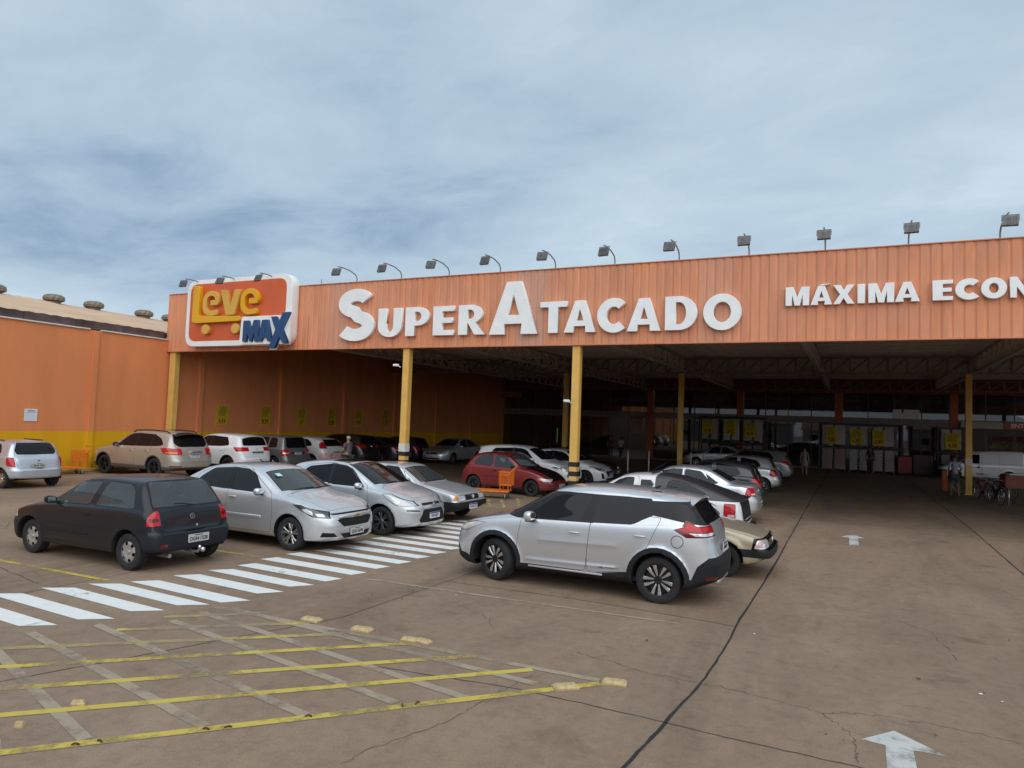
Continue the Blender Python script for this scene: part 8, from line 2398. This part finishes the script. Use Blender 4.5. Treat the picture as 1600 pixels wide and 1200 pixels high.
# ------------------------------------------------------------------ people
SKINM = simple('skin', (.38, .20, .13), .6)
SKIND = simple('skin_tanned', (.25, .125, .08), .6)
def skinned(name, verts, edges, radii, mat, parent, root=0, levels=2):
    me = bpy.data.meshes.new(name)
    me.from_pydata(verts, edges, [])
    o = bpy.data.objects.new(name, me); C.objects.link(o)
    sk = o.modifiers.new('skin', 'SKIN'); sk.use_smooth_shade = True
    for i, r in enumerate(radii):
        me.skin_vertices[0].data[i].radius = r if isinstance(r, tuple) else (r, r)
        me.skin_vertices[0].data[i].use_root = (i == root)
    ss = o.modifiers.new('sub', 'SUBSURF'); ss.levels = levels; ss.render_levels = levels
    dg = bpy.context.evaluated_depsgraph_get()
    m2 = bpy.data.meshes.new_from_object(o.evaluated_get(dg))
    bpy.data.objects.remove(o); bpy.data.meshes.remove(me)
    m2.materials.clear(); m2.materials.append(mat); m2.shade_smooth(); m2.name = name
    n = bpy.data.objects.new(name, m2)
    return link(n, parent)
def person(label, x, y, rz, H=1.7, shirt=(.3, .3, .3), legs=(.05, .05, .05), hair=(.02, .015, .01), skin=None, shorts=True, walk=.12, arms='down', long_hair=False, skirt=False, sleeves=True, build=1.0):
    """faces +x; one continuous body, clothes and hair as children"""
    skin = skin or SKINM
    t = thing('person', label, 'person', (x, y, 0), rz)
    k = H / 1.70
    V, E, R = [], [], []
    def v(p, r, par=None):
        V.append((p[0] * k, p[1] * k, p[2] * k)); R.append((r[0] * k * build, r[1] * k * build) if isinstance(r, tuple) else r * k * build)
        if par is not None: E.append((par, len(V) - 1))
        return len(V) - 1
    pel = v((0, 0, .92), (.155, .115))
    wai = v((0, 0, 1.08), (.135, .10), pel); che = v((.01, 0, 1.28), (.165, .115), wai); nk0 = v((0, 0, 1.42), (.085, .075), che); nk = v((.012, 0, 1.49), .052, nk0)
    hd0 = v((.03, 0, 1.555), (.062, .072), nk); hd1 = v((.03, 0, 1.62), (.075, .092), hd0); hd2 = v((.02, 0, 1.675), (.060, .075), hd1)
    hands = {}
    for s in (1, -1):
        st = walk * s
        hip = v((0, s * .095, .86), .092, pel); kn = v((st * .55 + .03, s * .10, .49), .060, hip); ca = v((st * .7, s * .10, .34), .052, kn); an = v((st * 1.0 - .03, s * .10, .09), .036, ca)
        he = v((st - .04, s * .10, .035), .034, an); to = v((st + .13, s * .115, .028), (.042, .026), he)
        sh = v((0, s * .175, 1.385), .060, nk0)
        if arms == 'push':
            el = v((.06, s * .23, 1.13), .042, sh); wr = v((.29, s * .22, 1.02), .029, el); hp = v((.36, s * .21, 1.02), (.036, .022), wr)
        elif arms == 'fwd':
            el = v((-.02, s * .24, 1.12), .043, sh); wr = v((.18, s * .16, 1.0), .030, el); hp = v((.25, s * .13, 1.0), (.036, .022), wr)
        else:
            el = v((-.03 - st * .3, s * .235, 1.11), .042, sh); wr = v((.03 - st * .6, s * .25, .87), .029, el); hp = v((.05 - st * .65, s * .245, .79), (.022, .038), wr)
        hands[s] = (V[hp], V[wr])
    body = skinned('body', V, E, R, skin, t)
    # fingers: five short chains per hand
    for s in (1, -1):
        h, w = Vector(hands[s][0]), Vector(hands[s][1])
        d = (h - w).normalized(); side = d.cross(Vector((0, 1, 0)) if arms == 'down' else Vector((0, 0, 1))).normalized()
        curl = Vector((0, -s * .5, 0)) if arms == 'down' else Vector((0, 0, -1))
        fv, fe, fr = [tuple(h)], [], [.018 * k]
        for j in range(4):
            o = side * ((j - 1.5) * .019 * k); ln = (.036, .042, .040, .032)[j] * k
            a = h + o + d * .03 * k; b = a + d * ln; c = b + (d * .5 + curl * .6) * ln * .8
            i0 = len(fv); fv += [tuple(a), tuple(b), tuple(c)]; fe += [(0, i0), (i0, i0 + 1), (i0 + 1, i0 + 2)]; fr += [.0095 * k, .0088 * k, .0075 * k]
        a = h - d * .01 + side * -.036 * k; b = a + (d * .8 - side * .3) * .035 * k
        i0 = len(fv); fv += [tuple(a), tuple(b)]; fe += [(0, i0), (i0, i0 + 1)]; fr += [.011 * k, .009 * k]
        skinned('hand', fv, fe, fr, skin, body, levels=1)
    # face: nose, eyes, ears, mouth
    bm = bmesh.new()
    for sy in (-1, 1):
        bmesh.ops.create_uvsphere(bm, u_segments=8, v_segments=6, radius=.010 * k, matrix=Matrix.Translation((.108 * k, sy * .030 * k, 1.625 * k)))
    bm_obj('eye', bm, MT['ink'], body, smooth=True)
    bm = bmesh.new()
    add_tube(bm, [(.105 * k, 0, 1.63 * k), (.132 * k, 0, 1.598 * k), (.108 * k, 0, 1.59 * k)], [.008 * k, .013 * k, .010 * k], 6)
    for sy in (-1, 1): add_tube(bm, [(.02 * k, sy * .076 * k, 1.64 * k), (.012 * k, sy * .09 * k, 1.615 * k), (.02 * k, sy * .078 * k, 1.585 * k)], .011 * k, 5)
    bm_obj('face_detail', bm, skin, body, smooth=True)
    bm = bmesh.new(); add_box(bm, (.100 * k, 0, 1.565 * k), (.012 * k, .042 * k, .008 * k), .003 * k); bm_obj('mouth', bm, simple('lips', (.22, .08, .07), .6), body)
    # clothes grown a little outside the body
    def part(name, idx, col, grow, rough=.85):
        mp = {i: n for n, i in enumerate(idx)}
        ed = [(mp[a], mp[b]) for a, b in E if a in mp and b in mp]
        rr_ = [tuple(q * grow + .010 * k for q in (R[i] if isinstance(R[i], tuple) else (R[i], R[i]))) for i in idx]
        return skinned(name, [V[i] for i in idx], ed, rr_, simple(name + '_cloth', col, rough, noise=.15, scale=14), t)
    n = len(V)
    # indices: 0 pel 1 wai 2 che 3 nk0 4 nk 5-7 head, then per side: hip kn ca an he to sh el wr hp
    A, B = 8, 18
    arm = [A + 6, B + 6] + ([A + 7, B + 7] if sleeves else [])
    V0 = list(V)
    if sleeves:   # sleeves stop above the elbow
        for i in (A, B):
            s_, e_ = Vector(V[i + 6]), Vector(V[i + 7]); V[i + 7] = tuple(s_.lerp(e_, .78))
    part('shirt', [0, 1, 2, 3] + arm, shirt, 1.08)
    V[:] = V0
    if skirt:
        bm = bmesh.new(); add_lathe(bm, [(.13 * k, 1.02 * k), (.165 * k, .92 * k), (.20 * k, .74 * k), (.215 * k, .60 * k), (.20 * k, .60 * k)], 20, 'z')
        bm_obj('skirt', bm, simple('skirt_cloth', legs, .9), t, smooth=True, angle=60)
    else:
        if shorts:
            for i in (A, B):
                h_, k_ = Vector(V[i]), Vector(V[i + 1]); V[i + 1] = tuple(h_.lerp(k_, .92))
            part('shorts', [0, A, A + 1, B, B + 1], legs, 1.16)
        else:
            part('trousers', [0, A, A + 1, A + 2, A + 3, B, B + 1, B + 2, B + 3], legs, 1.14)
        V[:] = V0
    part('shoe', [A + 4, A + 5], (.05, .045, .04), 1.12); part('shoe', [B + 4, B + 5], (.05, .045, .04), 1.12)
    bm = bmesh.new()
    r = bmesh.ops.create_uvsphere(bm, u_segments=16, v_segments=10, radius=1)
    for q in r['verts']:
        c = q.co.copy()
        q.co = Vector((c.x * .098 * k + .008 * k, c.y * .088 * k, max(c.z, -.55 if c.x < .1 else .12) * .088 * k + 1.645 * k))
    if long_hair:
        add_tube(bm, [(-.06 * k, 0, 1.62 * k), (-.09 * k, 0, 1.5 * k), (-.11 * k, 0, 1.36 * k)], [.07 * k, .065 * k, .03 * k], 10)
    bm_obj('hair', bm, simple('hair', hair, .7), body, smooth=True)
    return t

# ------------------------------------------------------------------ bicycles, counter, kiosk by the right column
def bicycle(label, x, y, rz, frame=(.12, .02, .02), lean=.06, group='bicycles parked by the right column'):
    t = thing('bicycle', label, 'bicycle', (x, y, 0), rz, group)
    t.rotation_euler = (lean, 0, rz)
    R = .335
    fm = simple('bike_frame', frame, .35, .2)
    for wx in (-.52, .52):
        w = sub('wheel', t, (wx, 0, R))
        bm = bmesh.new()
        prof = [(R - .018 + .018 * math.cos(a), .018 * math.sin(a)) for a in [2 * PI * k / 8 for k in range(8)]]
        add_lathe(bm, prof, 30, 'y', close=True); bm_obj('tyre', bm, MT['tyre'], w, smooth=True)
        bm = bmesh.new(); add_lathe(bm, [(R - .045, -.012), (R - .030, -.012), (R - .030, .012), (R - .045, .012)], 30, 'y', close=True); bm_obj('rim', bm, MT['steel'], w)
        bm = bmesh.new()
        for k in range(14):
            a = 2 * PI * k / 14; add_tube(bm, [(0, .02 * (-1) ** k, 0), ((R - .04) * math.cos(a), 0, (R - .04) * math.sin(a))], .0022, 3, False)
        add_tube(bm, [(0, -.05, 0), (0, .05, 0)], .022, 8); bm_obj('spokes', bm, MT['steel'], w)
    bb, st, hd, rw, fw = (-.06, 0, .29), (-.20, 0, .76), (.34, 0, .80), (-.52, 0, R), (.52, 0, R)
    bm = bmesh.new()
    hd2 = (.37, 0, .66)
    for a, b, r in ((bb, st, .017), (st, hd, .017), (bb, hd2, .020), (hd, hd2, .022)): add_tube(bm, [a, b], r, 7)
    for sy in (-.05, .05): add_tube(bm, [bb, (rw[0], sy, rw[2])], .010, 6); add_tube(bm, [st, (rw[0], sy, rw[2])], .009, 6); add_tube(bm, [hd2, (.43, sy, .5), (fw[0], sy, fw[2])], .011, 6)
    bm_obj('frame', bm, fm, t, smooth=True, angle=50)
    bm = bmesh.new(); add_tube(bm, [st, (-.23, 0, .90)], .014, 6); bm_obj('seat_post', bm, MT['steel'], t)
    bm = bmesh.new(); add_prism(bm, [(-.14, -.08), (-.14, .08), (.0, .05), (.14, .015), (.14, -.015), (.0, -.05)], .90, .95, 'z')
    for v in bm.verts: v.co.x -= .24
    bm_obj('saddle', bm, MT['black'], t)
    bm = bmesh.new(); add_tube(bm, [hd, (.33, 0, .92), (.37, 0, .96)], .013, 6); add_tube(bm, [(.30, -.31, 1.0), (.37, -.12, .965), (.37, .12, .965), (.30, .31, 1.0)], .012, 6); bm_obj('handlebar', bm, MT['steel'], t, smooth=True)
    bm = bmesh.new(); add_lathe(bm, [(.09, .045), (.09, .05), (.001, .05)], 18, 'y', c=bb)
    add_tube(bm, [(bb[0], .06, bb[2]), (bb[0] + .09, .07, bb[2] - .14)], .009, 5); add_tube(bm, [(bb[0], -.06, bb[2]), (bb[0] - .09, -.07, bb[2] + .14)], .009, 5)
    add_box(bm, (bb[0] + .09, .12, bb[2] - .14), (.09, .09, .02)); add_box(bm, (bb[0] - .09, -.12, bb[2] + .14), (.09, .09, .02)); bm_obj('crank', bm, MT['rim_dark'], t)
    bm = bmesh.new(); add_tube(bm, [(bb[0], .05, bb[2] + .085), (rw[0], .05, rw[2] + .035)], .005, 4); add_tube(bm, [(bb[0], .05, bb[2] - .085), (rw[0], .05, rw[2] - .035)], .005, 4); bm_obj('chain', bm, MT['rim_dark'], t)
    return t
# ------------------------------------------------------------------ everything parked or standing in the lot
def car(spec, x, y, hd, paint, label, cat='car', **k):
    return build_car(spec, label, cat, x, y, hd, paint=PAINT[paint], **k)
G1, G2, G3 = 'cars nosed against the side wall', 'cars in the middle row facing the aisle', 'cars in the right-hand row'
car(spec_kicks(), -3.79, 10.98, PI, 'silver', 'silver crossover with black cladding and black-and-silver spoked wheels, side on', group=G3, steer=math.radians(-20))
car(spec_gol(), -11.37, 8.20, PI, 'black', 'black two-door hatchback seen from behind with plate DGN-1528 and a tow ball', group=G2)
car(spec_cobalt(), -10.66, 10.93, 0, 'silver_c', 'dusty silver saloon with gold bow-tie badge parked behind the black hatchback', group=G2, glass=None)
car(spec_c3(), -10.28, 13.33, 0, 'silver', 'rounded silver hatchback with dark glass roof and double-chevron badge', group=G2)
car(spec_square(), -10.50, 15.75, 0, 'silver_old', 'old boxy silver saloon with black bumper and amber indicators', group=G2)
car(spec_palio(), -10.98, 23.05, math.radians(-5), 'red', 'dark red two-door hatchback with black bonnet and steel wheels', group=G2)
car(spec_creta(), -11.68, 25.8, 0, 'white', 'white crossover facing the aisle behind the red hatchback', group=G2, far=True)
car(spec_hb20(), -11.08, 28.3, 0, 'white', 'white hatchback facing the aisle right of the striped yellow column', group=G2, far=True)
car(spec_sedan('corolla'), -11.7, 30.75, 0, 'dark', 'dark saloon facing the aisle beyond the white hatchback', group=G2, far=True)
car(spec_celta(), -24.07, 13.25, PI, 'silver_b', 'small silver hatchback seen from behind at the far left', group=G1)
car(spec_veracruz(), -24.45, 18.65, PI, 'champagne', 'champagne grey seven-seat crossover with roof rails, angled from behind', group=G1, far=True)
car(spec_creta(), -24.33, 21.95, PI, 'white', 'white crossover seen from behind with red swept tail lamps', group=G1, far=True)
car(spec_livina(), -24.2, 24.35, PI, 'grey', 'grey upright hatchback seen from behind with a new style white plate', group=G1, far=True)
car(spec_focus(), -24.36, 27.0, PI, 'white', 'white rounded hatchback with high tail lamps by the side wall', group=G1, far=True)
car(spec_creta(), -24.3, 29.7, PI, 'dark', 'black tall car in deep shade next to the white rounded hatchback', group=G1, far=True)
car(spec_sedan('b'), -24.2, 32.3, PI, 'dark', 'black saloon in deep shade, second past the white rounded hatchback', group=G1, far=True)
car(spec_hatch(), -24.2, 34.9, PI, 'dark', 'dark hatchback deep in the canopy shade by the side wall', group=G1, far=True)
car(spec_sedan('corolla'), -21.2, 36.2, math.radians(-93), 'silver', 'silver grey saloon driving toward the camera deep under the canopy', far=True)
car(spec_square(None, True), -3.15, 13.40, 0, 'beige', 'old beige saloon with square headlamps poking out behind the silver crossover', group=G3)
car(spec_saveiro(), -4.22, 15.95, PI, 'white_d', 'white pickup with a sloping black canopy and red tail lamps', 'pickup', group=G3)
car(spec_sedan('b'), -4.55, 20.8, PI, 'silver', 'silver saloon seen from behind past the white pickup', group=G3, far=True)
car(spec_hatch(), -4.45, 25.2, PI, 'dark', 'black hatchback seen from behind between two silver cars', group=G3, far=True)
car(spec_hatch(), -4.5, 31.4, PI, 'silver', 'silver hatchback seen from behind, deepest but one in the right-hand row', group=G3, far=True)
car(spec_creta(), -4.7, 37.3, PI, 'grey', 'grey crossover at the deep end of the right-hand row', group=G3, far=True)
car(spec_sedan('corolla'), -8.0, 48.6, PI, 'silver_old', 'silver saloon side on before the store glass', far=True)
car(spec_van(), 7.0, 51.0, PI, 'white', 'white panel van parked before the entrance sign', 'van', far=True)
# trolleys
platform_trolley('orange platform trolley with wire basket standing by the red hatchback', -10.72, 20.9, math.radians(16))
platform_trolley('orange platform trolley at the yellow wall behind the small silver hatchback', -26.35, 16.55, math.radians(78))
RW = simple('trolley_red_wire', (.34, .10, .075), .5, .3)
wire_trolley('reddish wire trolley pushed by the old man', -19.62, 23.35, math.radians(172), RW)
person('old man in a grey shirt and dark shorts pushing a trolley', -18.80, 23.50, math.radians(172), 1.68, (.10, .10, .12), (.045, .05, .055), (.42, .41, .40), None, True, .10, 'push')
person('man in a light grey T-shirt and dark shorts walking away from the camera', 4.05, 36.1, math.radians(100), 1.74, (.30, .31, .37), (.05, .05, .055), skin=SKIND, walk=.14, arms='fwd')
person('woman in a pale dress near the deepest cars', -2.5, 45.5, math.radians(-80), 1.60, (.24, .23, .22), (.20, .22, .27), skirt=True, long_hair=True, walk=.10)
person('person in a white top near the left doorway', -15.9, 52.4, math.radians(80), 1.66, (.40, .38, .36), (.05, .05, .06), shorts=False, skin=SKIND)
person('person in a dark red top entering the left doorway', -16.9, 53.0, math.radians(95), 1.72, (.14, .03, .03), (.06, .06, .07), shorts=False, skin=SKIND)
person('person in dark clothes between the signed pallet stacks', 1.12, 52.2, math.radians(90), 1.72, (.03, .03, .035), (.03, .03, .035), shorts=False, skin=SKIND)
# bicycles and the barrow by the right-hand column
b1 = bicycle('dark bicycle just right of the yellow column, side on', 5.05, 38.4, math.radians(172), (.10, .02, .02))
for i, (x, y, rz, lb, col) in enumerate(((4.95, 35.2, math.radians(105), 'bicycle with a red frame pointing at the camera left of the red barrow', (.20, .02, .02)), (5.1, 33.2, math.radians(100), 'dark bicycle pointing at the camera under the red barrow', (.03, .03, .035)), (5.6, 36.6, math.radians(150), 'dark bicycle behind the others before the white van', (.05, .05, .06)))):
    bicycle(lb, x, y, rz, col, .05)
BAR = simple('barrow_red', (.17, .035, .016), .6, noise=.2, scale=4)
t = thing('vending_barrow', 'dark red barrow box on pale legs at the right edge', 'barrow', (5.95, 32.6, 0), math.radians(4))
bm = bmesh.new(); add_box(bm, (0, 0, .96), (1.5, .85, .50), .03, seg=2); bm_obj('box', bm, BAR, t)
bm = bmesh.new(); add_box(bm, (.1, 0, 1.225), (1.45, .90, .035), .008); bm_obj('lid', bm, MT['white_plastic'], t)
for sx in (-.62, .62):
    for sy in (-.34, .34):
        bm = bmesh.new(); add_tube(bm, [(sx, sy, .72), (sx, sy, .02)], .03, 8); bm_obj('leg', bm, MT['steel'], t, smooth=True)
for sx in (-1, 1):
    bm = bmesh.new(); add_tube(bm, [(-.75, sx * .32, .95), (-1.0, sx * .32, 1.0)], .016, 6); bm_obj('handle', bm, MT['steel'], t)
t = thing('orange_bollard', 'short orange post left of the man in the T-shirt', 'post', (3.95, 38.8, 0))
bm = bmesh.new(); add_box(bm, (0, 0, .49), (.22, .16, .98), .02); bm_obj('post', bm, simple('bollard_orange', (.40, .085, .02), .6), t)
bm = bmesh.new(); add_box(bm, (0, 0, .015), (.34, .28, .03), .006); bm_obj('foot', bm, MT['black'], t)
